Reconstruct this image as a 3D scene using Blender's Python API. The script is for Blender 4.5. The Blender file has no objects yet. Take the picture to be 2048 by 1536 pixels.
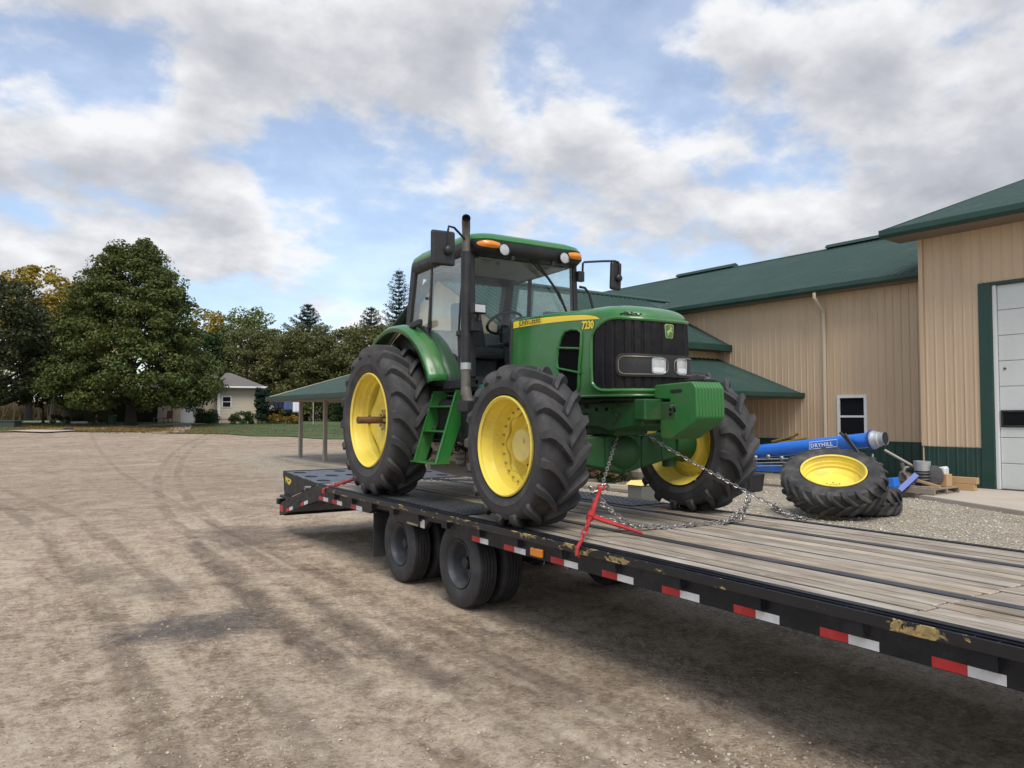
import bpy, math, random
import numpy as np
from mathutils import Vector, Matrix
random.seed(7); RNG = np.random.default_rng(7)
sc = bpy.context.scene
COL = sc.collection
rad = math.radians

# ------------------------------------------------------------------ camera
YAW, PITCH, EYE = 32.95, 2.305, 1.85
cam_d = bpy.data.cameras.new('camera'); cam = bpy.data.objects.new('camera', cam_d); COL.objects.link(cam)
cam_d.sensor_width = 36.0; cam_d.lens = 1540/2048*36.0
cam_d.clip_start = 0.05; cam_d.clip_end = 5000
cam.location = (0, 0, EYE); cam.rotation_euler = (rad(90+PITCH), 0, rad(-YAW))
sc.camera = cam

# ------------------------------------------------------------------ sky, sun, exposure
SUN_EL, SUN_AZ = 58.0, 205.0            # azimuth measured clockwise from +Y
w = bpy.data.worlds.new('World'); sc.world = w; w.use_nodes = True
nt = w.node_tree; nt.nodes.clear()
def N(t, **kw):
    n = nt.nodes.new(t)
    for k, v in kw.items(): setattr(n, k, v)
    return n
def LK(a, b): nt.links.new(a, b)
out = N('ShaderNodeOutputWorld')
sky = N('ShaderNodeTexSky', sky_type='NISHITA', sun_disc=False)
sky.sun_elevation = rad(SUN_EL); sky.sun_rotation = rad(SUN_AZ); sky.air_density = 1.0; sky.dust_density = 1.2; sky.ozone_density = 1.5
bg1 = N('ShaderNodeBackground'); bg1.inputs['Strength'].default_value = 0.115
LK(sky.outputs[0], bg1.inputs['Color'])
tc = N('ShaderNodeTexCoord'); sp = N('ShaderNodeSeparateXYZ'); LK(tc.outputs['Generated'], sp.inputs[0])
def M(op, a, b=None, c=None, clamp=False):
    n = N('ShaderNodeMath', operation=op); n.use_clamp = clamp
    for i, x in enumerate((a, b, c)):
        if x is None: continue
        if isinstance(x, (int, float)): n.inputs[i].default_value = x
        else: LK(x, n.inputs[i])
    return n.outputs[0]
def comb(x, y, z):
    n = N('ShaderNodeCombineXYZ')
    for i, v in enumerate((x, y, z)):
        if isinstance(v, (int, float)): n.inputs[i].default_value = v
        else: LK(v, n.inputs[i])
    return n.outputs[0]
def cloud_pos(dz):          # direction -> point on a domed cloud layer, optionally looked at a little higher up
    zc = M('ADD', M('MAXIMUM', M('ADD', sp.outputs[2], dz), 0.0), 0.34)
    return M('DIVIDE', sp.outputs[0], zc), M('DIVIDE', sp.outputs[1], zc)
def fbm(pos, dx, dy, seed, scale, detail=9.0, rough=0.56, dist=0.0):
    n = N('ShaderNodeTexNoise', noise_dimensions='3D')
    n.inputs['Scale'].default_value = scale; n.inputs['Detail'].default_value = detail
    n.inputs['Roughness'].default_value = rough; n.inputs['Distortion'].default_value = dist
    LK(comb(M('ADD', pos[0], dx), M('ADD', pos[1], dy), seed), n.inputs['Vector'])
    return n.outputs[0]
CX, CY, CS = 71.5, 5.2, 6.3
p0, p1 = cloud_pos(0.0), cloud_pos(0.045)
big = M('MULTIPLY', M('SUBTRACT', fbm(p0, CX+7.3, CY-2.2, CS+5.0, 0.85, 2.0, 0.5), 0.5), 0.70)
d0 = fbm(p0, CX, CY, CS, 2.5, 12.0, 0.56)
d1 = fbm(p1, CX, CY, CS, 2.5, 7.0, 0.56)
# cloud cover thickens towards the horizon
cov = M('ADD', M('ADD', d0, big), M('MULTIPLY', M('SUBTRACT', 0.35, sp.outputs[2]), 0.16))
mr = N('ShaderNodeMapRange'); mr.interpolation_type = 'SMOOTHSTEP'
LK(cov, mr.inputs['Value']); mr.inputs['From Min'].default_value = 0.455; mr.inputs['From Max'].default_value = 0.565
mask = mr.outputs[0]
thick = N('ShaderNodeMapRange'); thick.interpolation_type = 'SMOOTHSTEP'; LK(cov, thick.inputs['Value'])
thick.inputs['From Min'].default_value = 0.50; thick.inputs['From Max'].default_value = 0.72
lit = M('MULTIPLY', M('SUBTRACT', d0, d1), 3.6)
bright = M('ADD', M('SUBTRACT', 0.80, M('MULTIPLY', thick.outputs[0], 0.62)), lit, clamp=True)
ramp = N('ShaderNodeValToRGB'); LK(bright, ramp.inputs[0])
el = ramp.color_ramp.elements
el[0].position = 0.0; el[0].color = (0.285, 0.295, 0.325, 1)
el[1].position = 1.0; el[1].color = (0.66, 0.66, 0.665, 1)
e = el.new(0.5); e.color = (0.42, 0.43, 0.46, 1)
bg2 = N('ShaderNodeBackground'); bg2.inputs['Strength'].default_value = 0.75; LK(ramp.outputs[0], bg2.inputs['Color'])
mixw = N('ShaderNodeMixShader'); LK(M('ADD', M('MULTIPLY', mask, 0.67), 0.31), mixw.inputs[0]); LK(bg1.outputs[0], mixw.inputs[1]); LK(bg2.outputs[0], mixw.inputs[2])
LK(mixw.outputs[0], out.inputs[0])

sun_d = bpy.data.lights.new('sun', 'SUN'); sun = bpy.data.objects.new('sun', sun_d); COL.objects.link(sun)
sun_d.energy = 1.5; sun_d.angle = rad(30); sun_d.color = (1.0, 0.95, 0.88)
sdir = Vector((math.sin(rad(SUN_AZ))*math.cos(rad(SUN_EL)), math.cos(rad(SUN_AZ))*math.cos(rad(SUN_EL)), math.sin(rad(SUN_EL))))
sun.rotation_euler = sdir.to_track_quat('Z', 'Y').to_euler(); sun.location = (0, 0, 40)
vs = sc.view_settings
vs.view_transform = 'Standard'; vs.look = 'None'; vs.gamma = 1.0; vs.use_curve_mapping = False; vs.exposure = 0.95
sc.cycles.max_bounces = 6; sc.cycles.transparent_max_bounces = 12

# ------------------------------------------------------------------ helpers: frames
BROT = rad(2.541)                       # the shed stands 2.5 degrees off the trailer's axis
def shed(x, y, z=0.0):
    c, s = math.cos(BROT), math.sin(BROT)
    return (c*x - s*y, s*x + c*y, z)
FROT = rad(-YAW)                        # far yard frame: x to the side, y away
def far(l, d, z=None):
    c, s = math.cos(FROT), math.sin(FROT)
    x, y = c*l - s*d, s*l + c*d
    return (x, y, ground_z(x, y) if z is None else z)
def ground_z(x, y):
    t = min(max((y-28.0)/38.0, 0.0), 1.0)
    h = 1.18*(t*0.75 + 0.25*t*t*(3-2*t))
    if y > 66: h += 0.0009*(y-66)
    return h

# ------------------------------------------------------------------ helpers: mesh building
def rotm(rx=0, ry=0, rz=0):
    return np.array((Matrix.Rotation(rad(rz), 3, 'Z') @ Matrix.Rotation(rad(ry), 3, 'Y') @ Matrix.Rotation(rad(rx), 3, 'X')))
class MB:
    def __init__(s, o=(0, 0, 0)):
        s.v = []; s.f = []; s.o = o
    def add(s, vs_, fs):
        b = len(s.v); s.v += [tuple(map(float, p)) for p in vs_]; s.f += [tuple(i+b for i in f) for f in fs]; return s
    def box(s, c, d, R=None):
        h = np.array(d)/2.0
        P = np.array([(x, y, z) for x in (-1, 1) for y in (-1, 1) for z in (-1, 1)])*h
        if R is not None: P = P @ np.array(R).T
        return s.add(P+np.array(c), [(0, 1, 3, 2), (4, 6, 7, 5), (0, 4, 5, 1), (2, 3, 7, 6), (0, 2, 6, 4), (1, 5, 7, 3)])
    def bb(s, x0, x1, y0, y1, z0, z1):
        return s.box(((x0+x1)/2, (y0+y1)/2, (z0+z1)/2), (abs(x1-x0), abs(y1-y0), abs(z1-z0)))
    def hexa(s, P):      # 8 corner points: bottom 4 ccw, top 4 ccw
        return s.add(P, [(3, 2, 1, 0), (4, 5, 6, 7), (0, 1, 5, 4), (1, 2, 6, 5), (2, 3, 7, 6), (3, 0, 4, 7)])
    def prism(s, ax, pts, a0, a1):
        n = len(pts)
        def mk(a, p): return {'x': (a, p[0], p[1]), 'y': (p[0], a, p[1]), 'z': (p[0], p[1], a)}[ax]
        vs_ = [mk(a0, p) for p in pts]+[mk(a1, p) for p in pts]
        fs = [tuple(range(n-1, -1, -1)), tuple(range(n, 2*n))]+[(i, (i+1) % n, n+(i+1) % n, n+i) for i in range(n)]
        return s.add(vs_, fs)
    def tube(s, path, r, n=8, cap=True, closed=False):
        P = [Vector(p) for p in path]; m = len(P)
        rr = r if isinstance(r, (list, tuple)) else [r]*m
        vs_ = []; prev = None
        for i in range(m):
            if closed: t = (P[(i+1) % m]-P[i-1])
            else: t = P[min(i+1, m-1)]-P[max(i-1, 0)]
            t.normalize()
            if prev is None:
                a = Vector((0, 0, 1)) if abs(t.z) < 0.9 else Vector((1, 0, 0))
                u = t.cross(a).normalized()
            else:
                u = (prev-t*prev.dot(t)).normalized()
            prev = u; v = t.cross(u)
            for k in range(n):
                a = 2*math.pi*k/n
                vs_.append(P[i]+(u*math.cos(a)+v*math.sin(a))*rr[i])
        fs = []
        for i in range(m if closed else m-1):
            j = (i+1) % m
            for k in range(n):
                fs.append((i*n+k, i*n+(k+1) % n, j*n+(k+1) % n, j*n+k))
        if cap and not closed: fs += [tuple(range(n-1, -1, -1)), tuple(range((m-1)*n, m*n))]
        return s.add(vs_, fs)
    def cyl(s, p0, p1, r0, r1=None, n=16, cap=True):
        return s.tube([p0, p1], [r0, r0 if r1 is None else r1], n, cap)
    def lathe(s, prof, c, n=40, axis='x', cap=False, fn=None):
        """prof = [(a, r)] along the axis through c"""
        vs_ = []
        for (a, r) in prof:
            for k in range(n):
                t = 2*math.pi*k/n; rr = r if fn is None else fn(a, r, t)
                p = {'x': (a, rr*math.cos(t), rr*math.sin(t)), 'y': (rr*math.cos(t), a, rr*math.sin(t)), 'z': (rr*math.cos(t), rr*math.sin(t), a)}[axis]
                vs_.append((p[0]+c[0], p[1]+c[1], p[2]+c[2]))
        m = len(prof); fs = []
        for i in range(m-1):
            for k in range(n):
                fs.append((i*n+k, i*n+(k+1) % n, (i+1)*n+(k+1) % n, (i+1)*n+k))
        if cap: fs += [tuple(range(n-1, -1, -1)), tuple(range((m-1)*n, m*n))]
        return s.add(vs_, fs)
    def grid(s, fn, us, vs2, close=False):
        nu, nv = len(us), len(vs2)
        P = [fn(u, v) for u in us for v in vs2]
        fs = []
        for i in range(nu if close else nu-1):
            for j in range(nv-1):
                a, b = i, (i+1) % nu
                fs.append((a*nv+j, b*nv+j, b*nv+j+1, a*nv+j+1))
        return s.add(P, fs)
    def ball(s, c, r, n=12, m=8, sc_=(1, 1, 1), fn=None):
        vs_ = []
        for i in range(m+1):
            ph = math.pi*i/m
            for k in range(n):
                t = 2*math.pi*k/n
                d = (math.sin(ph)*math.cos(t), math.sin(ph)*math.sin(t), math.cos(ph))
                q = r if fn is None else r*fn(d)
                vs_.append((c[0]+d[0]*q*sc_[0], c[1]+d[1]*q*sc_[1], c[2]+d[2]*q*sc_[2]))
        fs = [(i*n+k, (i+1)*n+k, (i+1)*n+(k+1) % n, i*n+(k+1) % n) for i in range(m) for k in range(n)]
        return s.add(vs_, fs)
    def mesh(s, name, mat, smooth=None):
        me = bpy.data.meshes.new(name)
        o = s.o
        me.from_pydata([(p[0]-o[0], p[1]-o[1], p[2]-o[2]) for p in s.v], [], s.f)
        me.materials.append(mat)
        if smooth is not None:
            me.shade_smooth(); me.set_sharp_from_angle(angle=rad(smooth))
        me.update(); return me
    def build(s, name, mat, parent=None, smooth=35, bevel=None, solid=None, seg=2):
        return place(name, s.mesh(name, mat, smooth), parent, bevel, solid, seg)
def place(name, me, parent=None, bevel=None, solid=None, seg=2, loc=None, rot=None):
    ob = bpy.data.objects.new(name, me); COL.objects.link(ob); ob.parent = parent
    if loc is not None: ob.location = loc
    if rot is not None: ob.rotation_euler = rot
    if solid:
        m = ob.modifiers.new('solid', 'SOLIDIFY'); m.thickness = solid; m.offset = 0
    if bevel:
        m = ob.modifiers.new('bevel', 'BEVEL'); m.width = bevel; m.segments = seg; m.limit_method = 'ANGLE'; m.angle_limit = rad(38)
        m.harden_normals = False
    return ob
def tag(o, label=None, cat=None, group=None, kind=None):
    if label: o['label'] = label
    if cat: o['category'] = cat
    if group: o['group'] = group
    if kind: o['kind'] = kind
    return o
def thing(name, label, cat, loc=(0, 0, 0), rz=0.0, group=None):
    o = bpy.data.objects.new(name, None); COL.objects.link(o); o.empty_display_size = 0.2
    o.location = loc; o.rotation_euler = (0, 0, rz)
    return tag(o, label, cat, group)
def copy_tree(o, parent=None):
    c = o.copy(); COL.objects.link(c); c.parent = parent
    for ch in list(o.children): copy_tree(ch, c)
    return c
def lettering(name, text, size, mat, parent, org, xd, yd, shear=0.0, bold=0.0, thick=0.001, align='LEFT', spacing=1.0, sx=1.0):
    cu = bpy.data.curves.new(name, 'FONT'); cu.body = text; cu.size = size; cu.shear = shear; cu.offset = bold; cu.extrude = thick
    cu.align_x = align; cu.space_character = spacing; cu.resolution_u = 3
    tmp = bpy.data.objects.new(name, cu); COL.objects.link(tmp)
    bpy.context.view_layer.update()
    me = bpy.data.meshes.new_from_object(tmp.evaluated_get(bpy.context.evaluated_depsgraph_get()))
    bpy.data.objects.remove(tmp)
    me.materials.clear(); me.materials.append(mat)
    x = Vector(xd).normalized(); y = Vector(yd).normalized(); z = x.cross(y)
    mt = Matrix(((x.x*sx, y.x, z.x, org[0]), (x.y*sx, y.y, z.y, org[1]), (x.z*sx, y.z, z.z, org[2]), (0, 0, 0, 1)))
    me.transform(mt)
    ob = bpy.data.objects.new(name, me); COL.objects.link(ob); ob.parent = parent
    return ob

# ------------------------------------------------------------------ materials
class Mat:
    def __init__(s, name):
        s.m = bpy.data.materials.new(name); s.m.use_nodes = True; s.t = s.m.node_tree
        s.b = s.t.nodes['Principled BSDF']; s.tc = None
    def n(s, t, **kw):
        x = s.t.nodes.new(t)
        for k, v in kw.items(): setattr(x, k, v)
        return x
    def l(s, a, b): s.t.links.new(a, b)
    def setv(s, sock, v):
        if isinstance(v, (int, float)): sock.default_value = v
        elif isinstance(v, (tuple, list)): sock.default_value = (*v, 1) if (len(v) == 3 and sock.type == 'RGBA') else v
        else: s.l(v, sock)
    def math(s, op, a, b=0.0, clamp=False, c=None):
        x = s.n('ShaderNodeMath', operation=op); x.use_clamp = clamp
        s.setv(x.inputs[0], a); s.setv(x.inputs[1], b)
        if c is not None: s.setv(x.inputs[2], c)
        return x.outputs[0]
    def coords(s, stretch=(1, 1, 1), rnd=False, rot=(0, 0, 0)):
        t = s.n('ShaderNodeTexCoord'); mp = s.n('ShaderNodeMapping'); s.l(t.outputs['Object'], mp.inputs[0])
        mp.inputs['Scale'].default_value = stretch; mp.inputs['Rotation'].default_value = rot
        if rnd:
            oi = s.n('ShaderNodeObjectInfo'); m2 = s.math('MULTIPLY', oi.outputs['Random'], 37.0)
            cb = s.n('ShaderNodeCombineXYZ'); s.l(m2, cb.inputs[0]); s.l(m2, cb.inputs[1]); s.l(m2, cb.inputs[2]); s.l(cb.outputs[0], mp.inputs['Location'])
        return mp.outputs[0]
    def noise(s, vec, scale, detail=4, rough=0.55, dist=0.0):
        x = s.n('ShaderNodeTexNoise'); x.inputs['Scale'].default_value = scale; x.inputs['Detail'].default_value = detail
        x.inputs['Roughness'].default_value = rough; x.inputs['Distortion'].default_value = dist
        if vec is not None: s.l(vec, x.inputs['Vector'])
        return x.outputs[0]
    def voro(s, vec, scale, feature='F1', rnd=1.0):
        x = s.n('ShaderNodeTexVoronoi', feature=feature); x.inputs['Scale'].default_value = scale; x.inputs['Randomness'].default_value = rnd
        s.l(vec, x.inputs['Vector']); return x
    def mr(s, v, a, b, c=0.0, d=1.0, smooth=True):
        x = s.n('ShaderNodeMapRange'); x.interpolation_type = 'SMOOTHSTEP' if smooth else 'LINEAR'
        s.setv(x.inputs['Value'], v)
        for k, q in zip(('From Min', 'From Max', 'To Min', 'To Max'), (a, b, c, d)): x.inputs[k].default_value = q
        return x.outputs[0]
    def mix(s, f, a, b, mode='MIX'):
        x = s.n('ShaderNodeMix', data_type='RGBA', blend_type=mode)
        s.setv(x.inputs[0], f); s.setv(x.inputs[6], a); s.setv(x.inputs[7], b); return x.outputs[2]
    def ramp(s, v, stops):
        x = s.n('ShaderNodeValToRGB'); s.l(v, x.inputs[0]); e = x.color_ramp.elements
        while len(e) < len(stops): e.new(0.5)
        for k, (p, c) in enumerate(stops): e[k].position = p; e[k].color = (*c, 1)
        return x.outputs[0]
    def bump(s, h, strength=0.3, dist=0.01, prev=None):
        x = s.n('ShaderNodeBump'); x.inputs['Strength'].default_value = strength; x.inputs['Distance'].default_value = dist
        s.l(h, x.inputs['Height'])
        if prev is not None: s.l(prev, x.inputs['Normal'])
        return x.outputs[0]
    def out(s, col=None, rough=None, metal=None, normal=None, spec=None, coat=None):
        b = s.b
        if col is not None: s.setv(b.inputs['Base Color'], col)
        if rough is not None: s.setv(b.inputs['Roughness'], rough)
        if metal is not None: s.setv(b.inputs['Metallic'], metal)
        if normal is not None: s.l(normal, b.inputs['Normal'])
        if spec is not None: s.setv(b.inputs['Specular IOR Level'], spec)
        if coat is not None: b.inputs['Coat Weight'].default_value = coat; b.inputs['Coat Roughness'].default_value = 0.12
        return s.m
def surf(name, c1, c2, scale=6.0, rough=0.6, rough2=None, metal=0.0, bump=0.0, bscale=60.0, dust=None, dust_amt=0.35, stretch=(1, 1, 1), coat=None, rnd=False, spec=None, bdist=0.004):
    m = Mat(name); v = m.coords(stretch, rnd)
    col = m.mix(m.noise(v, scale, 5), c1, c2)
    r = m.mr(m.noise(v, scale*2.3, 4), 0.3, 0.7, rough, rough if rough2 is None else rough2)
    if dust:
        dm = m.math('MULTIPLY', m.mr(m.noise(v, scale*0.6, 7, 0.62), 0.42, 0.72), dust_amt)
        fine = m.mr(m.noise(v, scale*14, 3), 0.35, 0.75)
        dm = m.math('MULTIPLY', dm, m.math('ADD', 0.45, fine), True)
        col = m.mix(dm, col, dust); r = m.mix(dm, r, (0.85, 0.85, 0.85))
    nm = m.bump(m.noise(v, bscale, 4), bump, bdist) if bump else None
    return m.out(col, r, metal, nm, spec, coat)

# ------------------------------------------------------------------ material library
DUST = (0.30, 0.25, 0.19)
G = {}
G['green'] = surf('green_paint', (0.018, 0.145, 0.022), (0.026, 0.168, 0.030), 3.0, 0.24, 0.40, dust=(0.17, 0.18, 0.11), dust_amt=0.34, coat=0.4)
G['green_dull_shaded'] = surf('green_casting_shaded', (0.008, 0.066, 0.014), (0.013, 0.088, 0.020), 5.0, 0.45, 0.65, bump=0.2, bscale=40, dust=(0.08, 0.075, 0.045), dust_amt=0.5)  # casting green, base darkened to carry the shade under the tractor
G['yellow'] = surf('yellow_paint', (0.80, 0.63, 0.07), (0.86, 0.70, 0.12), 4.0, 0.38, 0.55, dust=(0.42, 0.31, 0.11), dust_amt=0.5)
G['pale_yellow'] = surf('faded_yellow_paint', (0.78, 0.66, 0.24), (0.70, 0.57, 0.16), 9.0, 0.6, 0.75, dust=(0.42, 0.36, 0.2), dust_amt=0.3)
G['stripe'] = surf('yellow_decal', (0.83, 0.62, 0.03), (0.88, 0.66, 0.05), 6.0, 0.35)
G['rubber'] = surf('tyre_rubber', (0.031, 0.031, 0.033), (0.052, 0.051, 0.051), 7.0, 0.62, 0.8, bump=0.18, bscale=70, dust=(0.15, 0.14, 0.125), dust_amt=0.42, spec=0.35)
G['rubber_old'] = surf('old_tyre_rubber', (0.028, 0.028, 0.03), (0.045, 0.044, 0.043), 5.0, 0.7, 0.85, bump=0.2, bscale=60, dust=(0.19, 0.175, 0.15), dust_amt=0.55, spec=0.3)
G['rubber_road'] = surf('road_tyre_rubber', (0.028, 0.029, 0.031), (0.042, 0.042, 0.044), 8.0, 0.6, 0.75, bump=0.12, bscale=90, dust=(0.13, 0.12, 0.11), dust_amt=0.42, spec=0.35)
G['plastic'] = surf('black_plastic', (0.012, 0.012, 0.014), (0.02, 0.02, 0.022), 12.0, 0.45, 0.6, bump=0.05, bscale=200, dust=(0.10, 0.095, 0.085), dust_amt=0.22)
G['black'] = surf('black_paint', (0.010, 0.010, 0.012), (0.016, 0.016, 0.018), 8.0, 0.38, 0.55, dust=(0.10, 0.09, 0.08), dust_amt=0.15)
G['grille'] = surf('grille_mesh', (0.006, 0.006, 0.008), (0.013, 0.012, 0.012), 16.0, 0.5, 0.7, bump=0.3, bscale=230, dust=(0.05, 0.042, 0.034), dust_amt=0.35, spec=0.2)
G['void'] = surf('dark_opening', (0.003, 0.003, 0.004), (0.005, 0.005, 0.006), 10.0, 0.9, spec=0.1)
G['steel'] = surf('bare_steel', (0.33, 0.32, 0.31), (0.20, 0.19, 0.18), 18.0, 0.35, 0.55, metal=0.9, bump=0.1, bscale=80)
G['galv'] = surf('galvanised_metal', (0.55, 0.57, 0.58), (0.40, 0.42, 0.43), 14.0, 0.4, 0.5, metal=0.6)
G['chain'] = surf('chain_steel', (0.20, 0.19, 0.18), (0.42, 0.40, 0.37), 60.0, 0.35, 0.5, metal=0.8)
G['rust'] = surf('rusty_steel', (0.11, 0.055, 0.032), (0.20, 0.10, 0.06), 24.0, 0.7, 0.9, metal=0.2, bump=0.3, bscale=90)
G['burnt'] = surf('heat_stained_pipe', (0.10, 0.085, 0.075), (0.22, 0.20, 0.18), 9.0, 0.5, 0.7, metal=0.5, bump=0.12, bscale=60)
G['red'] = surf('red_enamel', (0.33, 0.013, 0.017), (0.40, 0.022, 0.024), 14.0, 0.42, 0.6, dust=(0.30, 0.16, 0.13), dust_amt=0.35)
G['white'] = surf('white_paint', (0.74, 0.75, 0.75), (0.68, 0.69, 0.69), 3.0, 0.45, 0.55)
G['door'] = surf('white_door_steel', (0.66, 0.69, 0.66), (0.60, 0.63, 0.60), 1.4, 0.42, 0.5, bump=0.05, bscale=60, dust=(0.45, 0.42, 0.36), dust_amt=0.2)
G['tan'] = surf('tan_siding', (0.60, 0.445, 0.295), (0.555, 0.41, 0.268), 1.2, 0.5, 0.6, dust=(0.36, 0.28, 0.19), dust_amt=0.35, rnd=True, stretch=(3, 3, 0.35))
G['roofgreen'] = surf('green_roofing', (0.024, 0.054, 0.042), (0.032, 0.066, 0.053), 0.8, 0.5, 0.6, spec=0.3, dust=(0.10, 0.13, 0.11), dust_amt=0.25, rnd=True)
G['dkgreen'] = surf('dark_green_trim', (0.010, 0.046, 0.034), (0.014, 0.055, 0.042), 2.0, 0.42, 0.5, dust=(0.12, 0.12, 0.09), dust_amt=0.2, rnd=True)
G['soffit'] = surf('brown_soffit', (0.20, 0.16, 0.12), (0.16, 0.13, 0.10), 3.0, 0.6)
G['cream'] = surf('cream_gutter_metal', (0.60, 0.54, 0.40), (0.55, 0.49, 0.36), 3.0, 0.45)
G['trailer'] = surf('trailer_paint', (0.005, 0.006, 0.009), (0.010, 0.012, 0.017), 5.0, 0.34, 0.5, bump=0.06, bscale=50, dust=(0.085, 0.078, 0.07), dust_amt=0.22, spec=0.3)
G['ramp'] = surf('worn_ramp_steel', (0.055, 0.062, 0.078), (0.09, 0.10, 0.12), 6.0, 0.35, 0.5, metal=0.35, dust=(0.22, 0.2, 0.18), dust_amt=0.3)
G['tread'] = surf('tread_plate', (0.03, 0.033, 0.04), (0.062, 0.066, 0.075), 4.0, 0.4, 0.6, metal=0.2, dust=(0.16, 0.145, 0.125), dust_amt=0.4)
G['redtape'] = surf('red_reflector', (0.50, 0.018, 0.022), (0.44, 0.016, 0.02), 30.0, 0.4, dust=(0.25, 0.12, 0.1), dust_amt=0.3)
G['whitetape'] = surf('white_reflector', (0.70, 0.71, 0.72), (0.62, 0.63, 0.64), 40.0, 0.4, dust=(0.36, 0.34, 0.31), dust_amt=0.3)
G['amber'] = surf('amber_lens', (0.80, 0.26, 0.01), (0.70, 0.20, 0.01), 40.0, 0.2, 0.3, coat=0.6)
G['lens'] = surf('lamp_lens', (0.62, 0.64, 0.64), (0.42, 0.43, 0.43), 30.0, 0.10, 0.2, metal=0.35, coat=0.8)
G['bezel'] = surf('champagne_bezel', (0.22, 0.185, 0.14), (0.17, 0.145, 0.11), 20.0, 0.35, metal=0.3)
G['blue'] = surf('blue_paint', (0.006, 0.135, 0.58), (0.010, 0.16, 0.64), 4.0, 0.28, 0.4, dust=(0.12, 0.16, 0.3), dust_amt=0.2, coat=0.4)
G['navy'] = surf('dark_blue_paint', (0.004, 0.045, 0.28), (0.006, 0.06, 0.34), 8.0, 0.4)
G['concrete'] = surf('concrete', (0.50, 0.44, 0.36), (0.40, 0.35, 0.285), 1.1, 0.85, bump=0.15, bscale=60, dust=(0.28, 0.235, 0.18), dust_amt=0.45)
G['lumber'] = surf('fresh_lumber', (0.50, 0.33, 0.17), (0.42, 0.26, 0.12), 4.0, 0.7, stretch=(1, 1, 8), rnd=True)
G['oldwood'] = surf('weathered_wood', (0.30, 0.25, 0.19), (0.20, 0.165, 0.125), 4.0, 0.8, bump=0.2, bscale=40, rnd=True)
G['postwood'] = surf('grey_post_wood', (0.42, 0.38, 0.32), (0.32, 0.28, 0.23), 3.0, 0.8, rnd=True)
G['canvas'] = surf('pale_sacking', (0.46, 0.42, 0.35), (0.36, 0.33, 0.27), 8.0, 0.9, bump=0.3, bscale=50, rnd=True)
G['jug'] = surf('white_plastic', (0.72, 0.74, 0.74), (0.66, 0.68, 0.68), 5.0, 0.4)
G['label_y'] = surf('yellow_print', (0.75, 0.62, 0.05), (0.7, 0.58, 0.05), 8.0, 0.5)
G['teal'] = surf('teal_tank', (0.012, 0.16, 0.10), (0.016, 0.18, 0.12), 4.0, 0.4)
G['sticker'] = surf('white_sticker', (0.62, 0.62, 0.58), (0.48, 0.48, 0.45), 60.0, 0.5)
G['fabric'] = surf('seat_fabric', (0.06, 0.058, 0.052), (0.09, 0.085, 0.075), 20.0, 0.9)
G['trim_in'] = surf('cab_lining', (0.26, 0.25, 0.23), (0.32, 0.31, 0.28), 6.0, 0.7)
G['vinyl'] = surf('cream_clapboard', (0.55, 0.49, 0.365), (0.50, 0.445, 0.33), 1.0, 0.55)
G['shingle'] = surf('grey_shingles', (0.10, 0.092, 0.085), (0.16, 0.145, 0.13), 3.0, 0.9, bump=0.3, bscale=12)
G['trunk'] = surf('bark', (0.028, 0.022, 0.018), (0.055, 0.045, 0.037), 3.0, 0.9, bump=0.6, bscale=12, stretch=(1, 1, 0.3), bdist=0.03)
G['print_k'] = surf('black_print', (0.02, 0.02, 0.02), (0.03, 0.03, 0.03), 8.0, 0.5)
G['print_w'] = surf('white_print', (0.78, 0.79, 0.8), (0.72, 0.73, 0.74), 8.0, 0.45)
G['hose'] = surf('black_hose', (0.012, 0.012, 0.013), (0.02, 0.02, 0.02), 8.0, 0.45)
G['brass'] = surf('zinc_bolt', (0.46, 0.38, 0.16), (0.36, 0.30, 0.15), 20.0, 0.45, metal=0.3)
G['dkglass'] = surf('dark_window_pane', (0.008, 0.009, 0.011), (0.013, 0.014, 0.016), 3.0, 0.05, 0.08, spec=0.06)
G['jeans'] = surf('blue_denim', (0.06, 0.10, 0.22), (0.10, 0.15, 0.28), 8.0, 0.9)
G['navycloth'] = surf('navy_cloth', (0.012, 0.016, 0.045), (0.02, 0.024, 0.06), 8.0, 0.9)
G['sheet'] = surf('white_cloth', (0.75, 0.76, 0.80), (0.68, 0.69, 0.73), 3.0, 0.9)

def glass_mat(name, tint, gl=0.05):
    m = Mat(name); t = m.t; t.nodes.remove(m.b)
    o = [n for n in t.nodes if n.type == 'OUTPUT_MATERIAL'][0]
    tr = m.n('ShaderNodeBsdfTransparent'); tr.inputs[0].default_value = (*tint, 1)
    gs = m.n('ShaderNodeBsdfGlossy'); gs.inputs['Roughness'].default_value = 0.015; gs.inputs['Color'].default_value = (1, 1, 1, 1)
    df = m.n('ShaderNodeBsdfDiffuse'); df.inputs[0].default_value = (0.34, 0.33, 0.29, 1)
    fr = m.n('ShaderNodeFresnel'); fr.inputs['IOR'].default_value = 1.5
    v = m.coords(); dm = m.math('MULTIPLY', m.mr(m.noise(v, 2.6, 7, 0.65), 0.45, 0.8), 0.06)
    a = m.n('ShaderNodeMixShader'); m.l(dm, a.inputs[0]); m.l(tr.outputs[0], a.inputs[1]); m.l(df.outputs[0], a.inputs[2])
    b = m.n('ShaderNodeMixShader'); m.l(m.math('MULTIPLY', fr.outputs[0], gl*10), b.inputs[0]); m.l(a.outputs[0], b.inputs[1]); m.l(gs.outputs[0], b.inputs[2])
    m.l(b.outputs[0], o.inputs[0]); return m.m
G['glass'] = glass_mat('cab_glass', (0.925, 0.972, 0.968), 0.035)

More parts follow.
